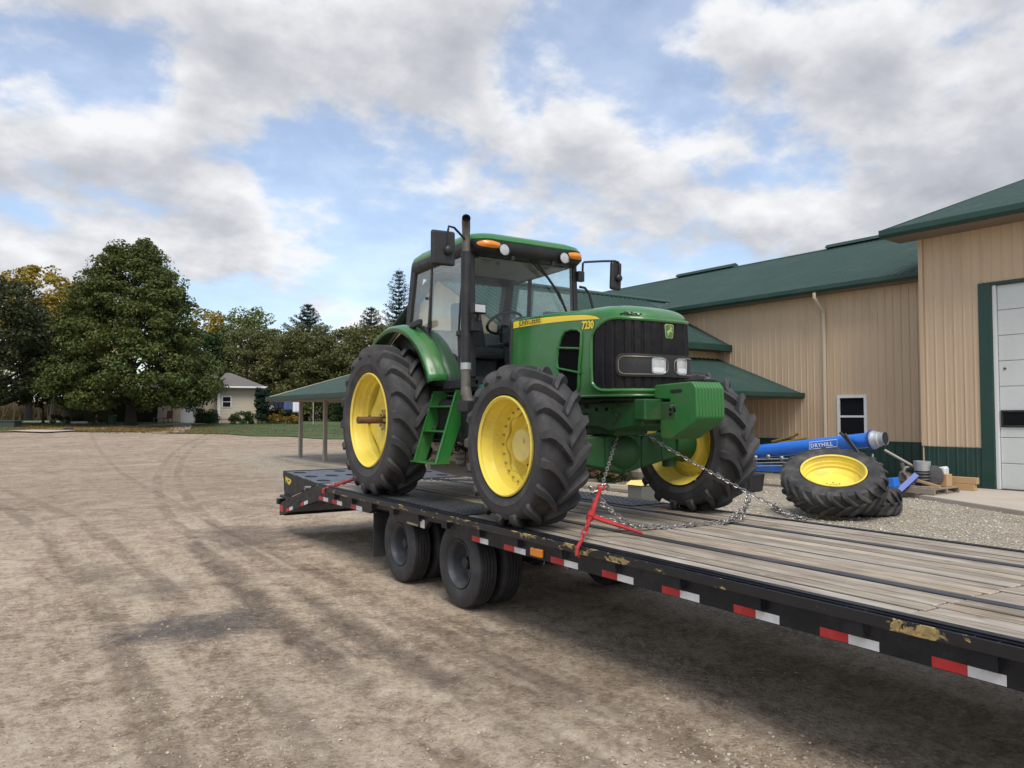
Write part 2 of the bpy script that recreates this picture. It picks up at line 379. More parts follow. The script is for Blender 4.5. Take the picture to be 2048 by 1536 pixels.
# trailer rub rail: black over yellow-and-primer wear
def rail_mat():
    m = Mat('worn_rub_rail'); v = m.coords((1, 1, 1)); v2 = m.coords((1, 0.55, 1.6))
    n1 = m.noise(v2, 8.5, 8, 0.68, 0.5); n2 = m.noise(v, 1.3, 2)
    chip = m.mr(m.math('ADD', n1, m.math('MULTIPLY', m.math('SUBTRACT', n2, 0.5), 0.5)), 0.604, 0.622)
    gl = m.mr(m.noise(v, 26, 3), 0.45, 0.55)
    under = m.mix(gl, (0.40, 0.29, 0.10), (0.27, 0.20, 0.09))
    col = m.mix(chip, m.mix(m.noise(v, 9), (0.006, 0.006, 0.008), (0.015, 0.015, 0.017)), under)
    scr = m.mr(m.noise(m.coords((1, 0.25, 6)), 22, 3, 0.7), 0.66, 0.72)
    col = m.mix(m.math('MULTIPLY', scr, 0.4), col, (0.16, 0.15, 0.14))
    return m.out(col, m.mix(chip, (0.45,)*3, (0.85,)*3), 0.0, m.bump(m.math('SUBTRACT', 1.0, chip), 0.4, 0.002))
G['rail'] = rail_mat()

def deck_mat():
    m = Mat('weathered_deck_plank'); v = m.coords((1, 0.06, 1), True); vi = m.coords((1, 1, 1), True)
    oi = m.n('ShaderNodeObjectInfo')
    grain = m.noise(v, 42, 8, 0.62, 0.5); broad = m.noise(m.coords((1, 0.16, 1), True), 5.0, 5, 0.6)
    base = m.ramp(m.math('ADD', m.math('MULTIPLY', grain, 0.6), m.math('MULTIPLY', broad, 0.5)),
                  [(0.34, (0.12, 0.095, 0.07)), (0.48, (0.26, 0.222, 0.175)), (0.58, (0.385, 0.345, 0.287)), (0.72, (0.52, 0.485, 0.42))])
    tone = m.ramp(oi.outputs['Random'], [(0.0, (0.72, 0.68, 0.62)), (0.35, (1.0, 0.93, 0.83)), (0.7, (0.90, 0.90, 0.90)), (1.0, (1.12, 1.06, 0.97))]); base = m.mix(1.0, base, tone, 'MULTIPLY')
    stain = m.mr(m.noise(vi, 2.3, 6, 0.62), 0.52, 0.72); base = m.mix(m.math('MULTIPLY', stain, 0.5), base, (0.16, 0.125, 0.095))
    crack = m.mr(m.noise(m.coords((1, 0.035, 1), True), 60, 5, 0.7), 0.66, 0.70); base = m.mix(m.math('MULTIPLY', crack, 0.75), base, (0.035, 0.028, 0.022))
    pale = m.mr(m.noise(m.coords((1, 0.3, 1), True), 9, 6, 0.7), 0.63, 0.70); base = m.mix(m.math('MULTIPLY', pale, 0.6), base, (0.56, 0.53, 0.48))
    knot = m.mr(m.voro(m.coords((1, 0.45, 1), True), 3.4).outputs['Distance'], 0.03, 0.055, 1.0, 0.0); base = m.mix(m.math('MULTIPLY', knot, 0.7), base, (0.06, 0.045, 0.035))
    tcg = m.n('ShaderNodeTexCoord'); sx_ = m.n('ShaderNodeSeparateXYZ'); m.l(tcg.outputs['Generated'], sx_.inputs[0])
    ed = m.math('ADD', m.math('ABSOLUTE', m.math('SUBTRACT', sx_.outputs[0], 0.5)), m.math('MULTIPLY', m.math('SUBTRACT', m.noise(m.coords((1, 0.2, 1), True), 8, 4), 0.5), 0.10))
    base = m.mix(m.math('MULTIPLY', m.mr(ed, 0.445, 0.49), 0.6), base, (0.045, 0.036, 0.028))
    nm = m.bump(m.math('SUBTRACT', grain, m.math('MULTIPLY', crack, 0.6)), 0.5, 0.004)
    return m.out(base, 0.82, 0, nm)
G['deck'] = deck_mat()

def leafmat(name, cols, trans=0.25):
    m = Mat(name); g = m.n('ShaderNodeNewGeometry')
    c = m.ramp(g.outputs['Random Per Island'], [(i/(len(cols)-1)*0.96+0.02, c) for i, c in enumerate(cols)])
    v = m.coords(); c = m.mix(m.mr(m.noise(v, 0.55, 4), 0.4, 0.65), c, m.mix(0.5, c, cols[-1]))
    b = m.b; m.setv(b.inputs['Base Color'], c); b.inputs['Roughness'].default_value = 0.55; b.inputs['Specular IOR Level'].default_value = 0.25
    tl = m.n('ShaderNodeBsdfTranslucent'); m.l(c, tl.inputs[0])
    mx = m.n('ShaderNodeMixShader'); mx.inputs[0].default_value = trans
    o = [n for n in m.t.nodes if n.type == 'OUTPUT_MATERIAL'][0]
    m.l(b.outputs[0], mx.inputs[1]); m.l(tl.outputs[0], mx.inputs[2]); m.l(mx.outputs[0], o.inputs[0]); return m.m
L_ = {}
L_['maple'] = leafmat('maple_leaves', [(0.034, 0.058, 0.016), (0.056, 0.088, 0.022), (0.084, 0.116, 0.029), (0.13, 0.138, 0.034)])
L_['dark'] = leafmat('dark_leaves', [(0.022, 0.034, 0.014), (0.032, 0.046, 0.018), (0.050, 0.052, 0.022), (0.062, 0.07, 0.026)])
L_['yellow'] = leafmat('autumn_leaves', [(0.17, 0.16, 0.025), (0.30, 0.24, 0.03), (0.40, 0.30, 0.035), (0.24, 0.15, 0.03)])
L_['brown'] = leafmat('turning_leaves', [(0.078, 0.095, 0.030), (0.115, 0.125, 0.040), (0.16, 0.135, 0.05), (0.13, 0.15, 0.05)])
L_['pale'] = leafmat('pale_leaves', [(0.09, 0.13, 0.035), (0.13, 0.17, 0.05), (0.17, 0.19, 0.06), (0.12, 0.15, 0.05)])
L_['spruce'] = leafmat('spruce_needles', [(0.012, 0.026, 0.014), (0.018, 0.036, 0.020), (0.026, 0.046, 0.026)], 0.1)
L_['shrub'] = leafmat('shrub_leaves', [(0.022, 0.046, 0.014), (0.034, 0.066, 0.018), (0.05, 0.085, 0.025)])
L_['bloom'] = leafmat('dry_blooms', [(0.30, 0.13, 0.10), (0.38, 0.19, 0.14), (0.32, 0.20, 0.11), (0.45, 0.26, 0.20)])
L_['flower'] = leafmat('orange_flowers', [(0.45, 0.12, 0.02), (0.55, 0.25, 0.03), (0.05, 0.08, 0.02), (0.40, 0.30, 0.03)])
L_['corn'] = leafmat('dry_corn', [(0.26, 0.19, 0.10), (0.34, 0.25, 0.13), (0.22, 0.17, 0.09)])
L_['grass'] = leafmat('grass_blades', [(0.045, 0.085, 0.018), (0.065, 0.11, 0.024), (0.09, 0.12, 0.035)])
L_['fallen'] = leafmat('fallen_leaves', [(0.24, 0.14, 0.05), (0.34, 0.22, 0.07), (0.16, 0.09, 0.04)])

OILS = [(1.40, 7.25, 0.75, 0.55, 0.7, (0.065, 0.065, 0.070)), (1.3, 9.1, 0.45, 0.6, 0.35, (0.10, 0.085, 0.072)), (2.05, 7.4, 0.16, 2.6, 0.5, (0.085, 0.068, 0.055)), (2.55, 6.2, 0.18, 2.2, 0.5, (0.085, 0.066, 0.052)), (3.2, 4.7, 0.6, 1.5, 0.3, (0.10, 0.076, 0.058)), (2.2, 10.2, 0.2, 2.2, 0.4, (0.10, 0.08, 0.064)), (3.0, 12.2, 0.8, 1.4, 0.5, (0.095, 0.078, 0.065)), (0.9, 10.3, 0.35, 0.7, 0.4, (0.10, 0.08, 0.062))]
def ground_mat():
    m = Mat('dirt_yard'); v = m.coords()
    sep = m.n('ShaderNodeSeparateXYZ'); m.l(v, sep.inputs[0]); X, Y = sep.outputs[0], sep.outputs[1]
    big = m.noise(v, 0.30, 6, 0.62, 0.6); mid = m.noise(v, 1.5, 8, 0.66, 0.5); fine = m.noise(v, 9.0, 8, 0.7); grit = m.noise(v, 55, 4, 0.7)
    # wheel tracks: long along the trailer lane, sweeping arcs further out
    tr1 = m.noise(m.coords((2.3, 0.13, 1), rot=(0, 0, rad(3))), 1.0, 5, 0.6, 0.25)
    tr1b = m.noise(m.coords((9.0, 0.5, 1), rot=(0, 0, rad(3))), 1.0, 4, 0.6, 0.2)
    dx = m.math('SUBTRACT', X, 46.0); dy = m.math('SUBTRACT', Y, 4.0)
    r = m.math('SQRT', m.math('ADD', m.math('MULTIPLY', dx, dx), m.math('MULTIPLY', dy, dy))); th = m.math('ARCTAN2', dy, dx)
    cb = m.n('ShaderNodeCombineXYZ'); m.l(m.math('MULTIPLY', r, 1.5), cb.inputs[0]); m.l(m.math('MULTIPLY', th, 3.2), cb.inputs[1])
    arc = m.noise(cb.outputs[0], 1.0, 6, 0.62, 0.35)
    cb2 = m.n('ShaderNodeCombineXYZ'); dx2 = m.math('SUBTRACT', X, 6.0); dy2 = m.math('SUBTRACT', Y, -30.0)
    r2 = m.math('SQRT', m.math('ADD', m.math('MULTIPLY', dx2, dx2), m.math('MULTIPLY', dy2, dy2))); th2 = m.math('ARCTAN2', dy2, dx2)
    m.l(m.math('MULTIPLY', r2, 0.85), cb2.inputs[0]); m.l(m.math('MULTIPLY', th2, 4.0), cb2.inputs[1])
    arc2 = m.noise(cb2.outputs[0], 1.0, 6, 0.62, 0.3)
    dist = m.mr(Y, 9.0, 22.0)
    track = m.mix(dist, m.math('ADD', m.math('MULTIPLY', tr1, 0.55), m.math('MULTIPLY', arc, 0.45)), m.math('ADD', m.math('MULTIPLY', arc2, 0.55), m.math('ADD', 0.005, m.math('MULTIPLY', mid, 0.45))))
    clod = m.noise(v, 4.2, 9, 0.72, 0.2); gran = m.noise(v, 17.0, 6, 0.75)
    s = m.math('ADD', m.math('MULTIPLY', track, 0.30), m.math('ADD', m.math('MULTIPLY', mid, 0.22), m.math('ADD', m.math('MULTIPLY', big, 0.14), m.math('MULTIPLY', clod, 0.34))))
    s = m.math('ADD', m.math('MULTIPLY', m.math('SUBTRACT', s, 0.5), 1.75), 0.545)
    s = m.math('ADD', s, m.math('ADD', m.math('MULTIPLY', m.math('SUBTRACT', gran, 0.5), 0.72), m.math('MULTIPLY', m.math('SUBTRACT', grit, 0.5), 0.42)))
    col = m.ramp(s, [(0.20, (0.100, 0.070, 0.047)), (0.36, (0.230, 0.168, 0.114)), (0.48, (0.385, 0.292, 0.205)), (0.60, (0.545, 0.435, 0.318)), (0.78, (0.71, 0.60, 0.465))])
    crust = m.mr(m.math('ADD', m.math('MULTIPLY', gran, 0.5), m.math('MULTIPLY', clod, 0.5)), 0.52, 0.60)
    col = m.mix(m.math('MULTIPLY', crust, 0.32), col, (0.64, 0.53, 0.395))
    # damp dark soil and oil stains
    damp = m.mr(m.math('ADD', m.noise(v, 0.52, 7, 0.66, 0.9), m.math('MULTIPLY', m.math('SUBTRACT', tr1b, 0.5), 0.35)), 0.61, 0.73)
    col = m.mix(m.math('MULTIPLY', damp, 0.6), col, m.mix(m.noise(v, 1.1, 3), (0.062, 0.05, 0.042), (0.085, 0.085, 0.09)))
    # long tyre tracks along the lane
    yy = m.math('SUBTRACT', Y, 5.0); y2 = m.math('MULTIPLY', yy, yy)
    brk = m.noise(m.coords((2.0, 0.5, 1)), 1.0, 6, 0.7, 0.4); lug = m.noise(m.coords((7.0, 9.0, 1)), 1.0, 4, 0.7)
    for (a_, c_, b_, wd) in ((0.75, -0.006, 0.02, 0.15), (1.45, -0.006, 0.02, 0.15), (2.05, 0.004, 0.0, 0.14), (2.62, 0.004, 0.0, 0.14), (-0.9, -0.016, 0.10, 0.16), (-1.8, -0.016, 0.10, 0.16), (3.15, 0.001, -0.03, 0.12)):
        t_ = m.math('ABSOLUTE', m.math('SUBTRACT', X, m.math('ADD', a_, m.math('ADD', m.math('MULTIPLY', y2, c_), m.math('MULTIPLY', yy, b_)))))
        inn = m.math('MULTIPLY', m.mr(t_, wd*0.55, wd, 1.0, 0.0), m.mr(m.math('ADD', m.math('MULTIPLY', brk, 0.7), m.math('MULTIPLY', lug, 0.3)), 0.40, 0.60))
        col = m.mix(m.math('MULTIPLY', inn, 0.50), col, (0.15, 0.112, 0.082))
        rim_ = m.math('MULTIPLY', m.mr(m.math('ABSOLUTE', m.math('SUBTRACT', t_, wd*1.25)), 0.0, wd*0.35, 1.0, 0.0), m.mr(brk, 0.42, 0.6))
        col = m.mix(m.math('MULTIPLY', rim_, 0.35), col, (0.56, 0.47, 0.36))
    # old oil drips and churned wet patches, each where it was left
    wob = m.math('MULTIPLY', m.math('SUBTRACT', m.noise(v, 3.0, 8, 0.72, 0.3), 0.5), 2.4)
    for (ox, oy, rx, ry, amt, dk) in OILS:
        ex_ = m.math('DIVIDE', m.math('SUBTRACT', X, ox), rx); ey_ = m.math('DIVIDE', m.math('SUBTRACT', Y, oy), ry)
        rr = m.math('ADD', m.math('SQRT', m.math('ADD', m.math('MULTIPLY', ex_, ex_), m.math('MULTIPLY', ey_, ey_))), wob)
        col = m.mix(m.math('MULTIPLY', m.mr(rr, 0.45, 1.25, 1.0, 0.0), amt), col, dk)
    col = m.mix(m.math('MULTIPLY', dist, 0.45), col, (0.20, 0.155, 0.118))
    # limestone gravel spread beyond the trailer and by the shelter
    gx = m.math('ADD', m.math('SUBTRACT', X, m.math('MULTIPLY', m.math('MAXIMUM', m.math('SUBTRACT', Y, 9.0), 0.0), 0.08)), m.math('MULTIPLY', m.math('SUBTRACT', m.noise(v, 0.5, 5, 0.6), 0.5), 4.0))
    gm = m.mr(gx, 4.6, 6.6); gm = m.math('MULTIPLY', gm, m.mr(Y, 30.0, 40.0, 1.0, 0.0))
    vo = m.voro(v, 30.0); gcol = m.ramp(m.math('ADD', m.math('MULTIPLY', vo.outputs['Color'], 0.55), m.math('MULTIPLY', mid, 0.5)), [(0.2, (0.30, 0.25, 0.18)), (0.45, (0.56, 0.49, 0.37)), (0.75, (0.72, 0.65, 0.52))])
    edge = m.mr(vo.outputs['Distance'], 0.25, 0.62, 1.0, 0.5); gcol = m.mix(1.0, gcol, edge, 'MULTIPLY')
    gm = m.math('MULTIPLY', gm, m.mr(m.noise(v, 1.2, 5, 0.65), 0.28, 0.5, 0.55, 1.0))
    col = m.mix(gm, col, gcol)
    # small pale stones in the dirt
    v2 = m.voro(v, 24.0); pick = m.mr(v2.outputs['Color'], 0.86, 0.88); st = m.math('MULTIPLY', m.mr(v2.outputs['Distance'], 0.16, 0.22, 1.0, 0.0), pick)
    col = m.mix(m.math('MULTIPLY', st, 0.8), col, (0.60, 0.55, 0.47))
    h = m.math('ADD', m.math('MULTIPLY', gran, 0.75), m.math('ADD', m.math('MULTIPLY', grit, 0.30), m.math('MULTIPLY', clod, 1.6)))
    h = m.math('ADD', h, m.math('MULTIPLY', m.math('SUBTRACT', 1.0, vo.outputs['Distance']), m.math('MULTIPLY', gm, 0.5)))
    nm = m.bump(h, 1.0, 0.045)
    return m.out(col, m.mix(damp, (0.95,)*3, (0.75,)*3), 0, nm, 0.25)
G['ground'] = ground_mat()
def lawn_mat():
    m = Mat('mown_grass'); v = m.coords()
    a = m.noise(v, 0.5, 6, 0.65); b = m.noise(v, 7, 6, 0.7)
    col = m.ramp(m.math('ADD', m.math('MULTIPLY', a, 0.6), m.math('MULTIPLY', b, 0.4)), [(0.35, (0.035, 0.055, 0.016)), (0.5, (0.062, 0.092, 0.024)), (0.62, (0.10, 0.115, 0.04)), (0.75, (0.17, 0.13, 0.06))])
    return m.out(col, 0.9, 0, m.bump(b, 0.8, 0.05))
G['lawn'] = lawn_mat()

# ================================================================== SETTING: ground
from mathutils import noise as mnoise
def relief(x, y, d):
    f = max(0.0, 1-d/60)
    z = f*(0.020*mnoise.noise((x*0.7, y*0.45, 1.3)) + 0.011*mnoise.noise((x*2.6, y*1.7, 5.1)))
    if d < 16:
        g = 1-d/16
        z += g*(0.016*(0.5-abs(mnoise.noise((x*5.3, y*4.1, 2.2))))*0.8 + 0.010*mnoise.noise((x*11.0, y*9.0, 7.7)) + 0.005*mnoise.noise((x*21.0, y*21.0, 3.7)))
        for rx in (2.05, 2.62, 0.6):                # shallow wheel ruts with lug prints
            u = (x-rx-0.05*math.sin(y*0.7))/0.16
            if abs(u) < 1.6: z += -0.016*max(0, 1-u*u)*(0.55+0.45*math.sin(y*26+abs(u)*4)) + 0.008*math.exp(-((abs(u)-1.15)/0.3)**2)
    return z
def build_ground():
    def axis(a, b, step, far_, grow=1.22):
        xs = list(np.arange(a, b+1e-6, step)); s = step; x = b
        while x < far_: s = min(s*grow, 60); x += s; xs.append(x)
        s = step; x = a; pre = []
        while x > -far_: s = min(s*grow, 60); x -= s; pre.append(x)
        return pre[::-1]+xs
    xs = axis(-4.5, 5.0, 0.038, 1500, 1.16); ys = axis(1.2, 11.0, 0.038, 1500, 1.16)
    P = []
    for y in ys:
        for x in xs:
            z = ground_z(x, y); d = math.hypot(x, y)
            if d < 60: z += relief(x, y, d)
            P.append((x, y, z-0.012))
    n = len(xs); F = [(j*n+i, j*n+i+1, (j+1)*n+i+1, (j+1)*n+i) for j in range(len(ys)-1) for i in range(n-1)]
    b = MB(); b.v = P; b.f = F
    return tag(b.build('ground', G['ground'], None, 80), kind='structure')
build_ground()
def sheet(name, mat, fn, us, vs2, lift, kind='structure'):
    b = MB(); b.grid(lambda u, v: fn(u, v, lift), us, vs2); return tag(b.build(name, mat, None, 80), kind=kind)
# lawn round the house, with an uneven front edge
def lawn_fn(u, v, lift):
    front = 45.5 + 2.2*math.sin(u*0.21) + 0.5*math.sin(u*1.3) + (0.10*max(0, u+22))
    d = front + (260-front)*v**2.2
    x, y, z = far(u, d); return (x, y, z+lift)
sheet('lawn', G['lawn'], lawn_fn, list(np.linspace(-140, 6, 150)), list(np.linspace(0, 1, 60)), 0.03)
# concrete walk from the yard up to the house and the far lane
def strip(name, mat, pts, w_, lift):
    b = MB(); P = []
    for i, (l, d) in enumerate(pts):
        t = Vector(pts[min(i+1, len(pts)-1)])-Vector(pts[max(i-1, 0)]); t.normalize(); nx, ny = -t.y, t.x
        for s in (-1, 1):
            x, y, z = far(l+nx*w_*s/2, d+ny*w_*s/2); P.append((x, y, z+lift))
    b.add(P, [(2*i, 2*i+2, 2*i+3, 2*i+1) for i in range(len(pts)-1)])
    return tag(b.build(name, mat, None, 80), kind='structure')
strip('path', G['concrete'], [(-28.6, 45.4), (-28.0, 48), (-27.6, 50), (-26.5, 54), (-25.9, 57), (-25.0, 60.5)], 2.7, 0.07)
strip('path', G['concrete'], [(-20.9, 47.3), (-22.0, 51), (-23.9, 56), (-25.8, 60.0)], 1.3, 0.055)
strip('road', G['concrete'], [(-110, 70), (-70, 72), (-45, 73), (-30, 73)], 2.6, 0.05)
# concrete apron in front of the big door and slab under the shelter
b = MB(); b.prism('z', [shed(*p)[:2] for p in [(19.98, 10.3), (17.9, 9.8), (15.95, 6.1), (13.6, 1.6), (11.0, -6), (19.98, -6)]], -0.1, 0.09)
tag(b.build('apron', G['concrete'], None, None, bevel=0.02), kind='structure')
b = MB(); b.prism('z', [shed(*p)[:2] for p in [(10.6, 16.0), (15.2, 16.0), (15.2, 31.4), (10.6, 31.4)]], -0.1, 0.10)
tag(b.build('pavement', G['concrete'], None, None, bevel=0.02), kind='structure')

# loose stones: near ones big enough to see
def stones(name, pts, sizes, mat, label, cat):
    ico = np.array([(0, 0, 1), (.89, 0, .45), (.28, .85, .45), (-.72, .53, .45), (-.72, -.53, .45), (.28, -.85, .45), (.72, .53, -.45), (-.28, .85, -.45), (-.89, 0, -.45), (-.28, -.85, -.45), (.72, -.53, -.45), (0, 0, -1)])
    fc = np.array([(0, 1, 2), (0, 2, 3), (0, 3, 4), (0, 4, 5), (0, 5, 1), (1, 6, 2), (2, 7, 3), (3, 8, 4), (4, 9, 5), (5, 10, 1), (6, 7, 2), (7, 8, 3), (8, 9, 4), (9, 10, 5), (10, 6, 1), (11, 7, 6), (11, 8, 7), (11, 9, 8), (11, 10, 9), (11, 6, 10)])
    n = len(pts); V = np.empty((n, 12, 3))
    for i in range(n):
        s = sizes[i]; a = RNG.uniform(0, 6.28); c, sn = math.cos(a), math.sin(a)
        q = ico*(1+RNG.uniform(-.28, .28, (12, 1)))*np.array([s*RNG.uniform(.7, 1.3), s*RNG.uniform(.6, 1.1), s*RNG.uniform(.4, .75)])
        V[i, :, 0] = q[:, 0]*c-q[:, 1]*sn+pts[i][0]; V[i, :, 1] = q[:, 0]*sn+q[:, 1]*c+pts[i][1]; V[i, :, 2] = q[:, 2]+pts[i][2]
    F = (fc[None]+12*np.arange(n)[:, None, None]).reshape(-1, 3)
    me = bpy.data.meshes.new(name); me.from_pydata(V.reshape(-1, 3).tolist(), [], F.tolist()); me.materials.append(mat); me.shade_smooth(); me.set_sharp_from_angle(angle=rad(50))
    return tag(place(name, me), label, cat, kind='stuff')
def stone_mat(cols=[(0, (0.17, 0.135, 0.095)), (0.3, (0.31, 0.25, 0.18)), (0.65, (0.43, 0.365, 0.275)), (1, (0.60, 0.53, 0.42))], nm='limestone_pebbles'):
    m = Mat(nm); g = m.n('ShaderNodeNewGeometry')
    c = m.ramp(g.outputs['Random Per Island'], cols)
    v = m.coords(); return m.out(m.mix(m.math('MULTIPLY', m.noise(v, 90, 4), 0.5), c, (0.2, 0.17, 0.14)), 0.9, 0, m.bump(m.noise(v, 160, 3), 0.4, 0.003))
G['stone'] = stone_mat()
def zg(x, y):
    return ground_z(x, y)-0.012+(relief(x, y, math.hypot(x, y)) if math.hypot(x, y) < 60 else 0)
pts, sz = [], []
for k in range(17000):          # sprinkled over the near yard
    d = 3.4+11*RNG.uniform(0, 1)**1.7; l = RNG.uniform(-0.72, 0.72)*d
    x, y, _ = far(l, d, 0); s = abs(RNG.normal(0, 1))*0.0036+0.003
    if mnoise.noise((x*0.6, y*0.6, 9.1)) < RNG.uniform(-0.55, 0.35): continue
    pts.append((x, y, zg(x, y)+s*0.2)); sz.append(s)
for k in range(260):           # the heap of pale pebbles near the bottom of the view
    x, y, _ = far(RNG.normal(1.15, 0.42), RNG.normal(4.15, 0.22), 0); s = RNG.uniform(0.006, 0.017)
    pts.append((x, y, zg(x, y)+s*0.25)); sz.append(s)
stones('loose_stones', pts, sz, G['stone'], 'small pale stones scattered over the brown dirt yard', 'stones')
pts, sz = [], []
for k in range(15000):          # limestone gravel between the trailer and the shed
    x = RNG.uniform(6.2, 19.0); y = RNG.uniform(1.0, 17.0)
    sx_, sy_, _ = shed(0, 0); bx = x*math.cos(BROT)+y*math.sin(BROT); by = -x*math.sin(BROT)+y*math.cos(BROT)
    if bx > 13.6+by*0.53 and by < 10.2: continue
    s = RNG.uniform(0.010, 0.024); pts.append((x, y, zg(x, y)+s*0.2)); sz.append(s)
G['gravelstone'] = stone_mat([(0, (0.30, 0.25, 0.18)), (0.3, (0.48, 0.42, 0.32)), (0.65, (0.62, 0.56, 0.44)), (1, (0.76, 0.71, 0.60))], 'crushed_limestone')
stones('gravel', pts, sz, G['gravelstone'], 'pale limestone gravel spread between the trailer and the shed', 'gravel')

# ================================================================== SETTING: corrugated buildings
def rib_profile(width, pitch=0.2286, h=0.019, top=0.022, base=0.055):
    pr = [(0.0, 0.0)]; x = 0.0
    while x+pitch/2 < width+1e-6:
        c = x+pitch/2
        if c+base/2 > width: break
        pr += [(c-base/2, 0), (c-top/2, h), (c+top/2, h), (c+base/2, 0)]; x += pitch
        if x < width-0.02: pr += [(x-0.03, 0), (x-0.02, 0.004), (x+0.02, 0.004), (x+0.03, 0)] if x+0.03 < width else []
    pr.append((width, 0.0)); return pr
def corrugated(name, mat, parent, o, O, U, V_, N_, width, length, clip=None, sheet_w=0.914):
    rk = dict(h=0.034, top=0.03, base=0.075) if name == 'roof_panel' else {}
    """ribbed sheets: O origin, U along the wall, V_ along the ribs, N_ outward"""
    O, U, V_, N_ = map(Vector, (O, U, V_, N_)); k = 0; x = 0.0; out_ = []
    cache = {}
    while x < width-0.02:
        wdt = min(sheet_w, width-x); pr = rib_profile(wdt, **rk)
        key = round(wdt, 3)
        if clip is None and key in cache: me = cache[key]
        else:
            b = MB(); n = len(pr); L = length
            va = [U*p+N_*(q+0.003) for p, q in pr]; P = []
            if clip is None:
                P = [v for v in va]+[v+V_*L for v in va]
            else:
                P = [v+V_*clip(x+p)[0] for v, (p, q) in zip(va, pr)]+[v+V_*clip(x+p)[1] for v, (p, q) in zip(va, pr)]
            b.add(P, [(i, i+1, n+i+1, n+i) for i in range(n-1)])
            me = b.mesh(name, mat, None); cache[key] = me
        ob = place(name, me, parent); c = O+U*x
        ob.location = (c.x-o[0], c.y-o[1], c.z-o[2]); out_.append(ob)
        x += wdt
    return out_
XW, XT = 21.5, 20.0                       # main wall, tall bay wall (shed frame)
so = (XW, 14.0, 0.0)
S = thing('machine_shed', 'long tan ribbed-metal machine shed with dark green roof and tall door bay', 'shed', shed(*so), BROT)
def sb(): return MB(so)
def backing(name, mat, x0, x1, y0, y1, z0, z1): return sb().bb(x0, x1, y0, y1, z0, z1).build(name, mat, S, None)
# main wall
wm = backing('wall', G['tan'], XW+0.002, XW+0.2, 10.0, 44.0, 0, 5.75)
corrugated('siding_panel', G['tan'], wm, so, (XW, 10.0, 1.09), (0, 1, 0), (0, 0, 1), (-1, 0, 0), 12.0, 4.65)
corrugated('wainscot_panel', G['dkgreen'], wm, so, (XW-0.004, 10.0, 0.0), (0, 1, 0), (0, 0, 1), (-1, 0, 0), 12.0, 1.07)
sb().bb(XW-0.035, XW, 10.0, 22.0, 1.065, 1.10).build('drip_trim', G['dkgreen'], wm, None)
# tall bay
wt = backing('wall', G['tan'], XT+0.002, XT+1.6, 8.56, 9.92, 0.05, 6.62)
corrugated('siding_panel', G['tan'], wt, so, (XT, 8.56, 1.07), (0, 1, 0), (0, 0, 1), (-1, 0, 0), 1.36, 5.5, sheet_w=0.914)
corrugated('wainscot_panel', G['dkgreen'], wt, so, (XT-0.004, 8.56, 0.09), (0, 1, 0), (0, 0, 1), (-1, 0, 0), 1.36, 0.965)
sb().bb(XT-0.05, XT+0.05, 9.86, 9.965, 1.07, 6.55).build('corner_trim', G['tan'], wt, None)
wh = backing('wall', G['tan'], XT+0.002, XT+0.3, -4.0, 8.56, 5.02, 6.62)
corrugated('siding_panel', G['tan'], wh, so, (XT, -4.0, 5.04), (0, 1, 0), (0, 0, 1), (-1, 0, 0), 12.56, 1.55)
sb().bb(XT-0.03, XT+1.6, 9.92, 9.95, 0, 6.62).build('wall', G['tan'], S, None)
sb().bb(XT+1.6, XT+20, -4.0, 9.9, 0, 6.6).build('wall', G['tan'], S, None)
# overhead door
jb = sb(); jb.bb(XT-0.04, XT+0.16, 8.27, 8.56, 0.09, 5.02).build('door_jamb', G['dkgreen'], S, None, bevel=0.01)
sb().bb(XT-0.02, XT+0.16, -0.5, 8.56, 4.955, 5.03).build('door_header', G['dkgreen'], S, None, bevel=0.01)
sb().bb(XT+0.02, XT+0.16, 8.19, 8.268, 0.09, 4.955).build('door_track', G['white'], S, None, bevel=0.006)
dr = sb().bb(XT+0.13, XT+0.17, 1.0, 8.19, 0.09, 4.955).build('overhead_door', G['door'], S, None)
nz = 8; hz = (4.955-0.10)/nz
for k in range(nz):
    z0 = 0.10+k*hz
    sb().bb(XT+0.085, XT+0.128, 1.02, 8.18, z0+0.006, z0+hz-0.006).build('door_panel', G['door'], dr, None, bevel=0.012)
for yy in (8.10,):
    fr = sb()
    y1, y0, z0, z1 = 8.155, 7.40, 1.56, 1.965
    t = 0.05
    fr.bb(XT+0.05, XT+0.09, y0, y1, z0, z0+t); fr.bb(XT+0.05, XT+0.09, y0, y1, z1-t, z1); fr.bb(XT+0.05, XT+0.09, y0, y0+t, z0+t, z1-t); fr.bb(XT+0.05, XT+0.09, y1-t, y1, z0+t, z1-t)
    wf = fr.build('window', G['plastic'], dr, None, bevel=0.008)
    sb().bb(XT+0.075, XT+0.083, y0+t, y1-t, z0+t, z1-t).build('pane', G['dkglass'], wf, None)
sb().cyl((XT+0.06, 8.05, 2.95), (XT+0.09, 8.05, 2.95), 0.028, n=10).build('lock', G['rust'], dr)
# window in the main wall
fr = sb(); y0, y1, z0, z1, t = 12.27, 13.2, 1.17, 2.44, 0.085
fr.bb(XW-0.075, XW, y0, y1, z1-t, z1); fr.bb(XW-0.075, XW, y0, y1, z0, z0+t); fr.bb(XW-0.075, XW, y0, y0+t, z0+t, z1-t); fr.bb(XW-0.075, XW, y1-t, y1, z0+t, z1-t)
fr.bb(XW-0.062, XW, y0+t, y1-t, 1.775, 1.835)
wf = fr.build('window', G['white'], S, None, bevel=0.006)
for za, zb in ((z0+t, 1.775), (1.835, z1-t)):
    sb().bb(XW-0.035, XW-0.03, y0+t, y1-t, za, zb).build('pane', G['dkglass'], wf, None)
sb().bb(XW-0.11, XW, y0-0.04, y1+0.04, z0-0.05, z0).build('sill', G['white'], wf, None, bevel=0.006)
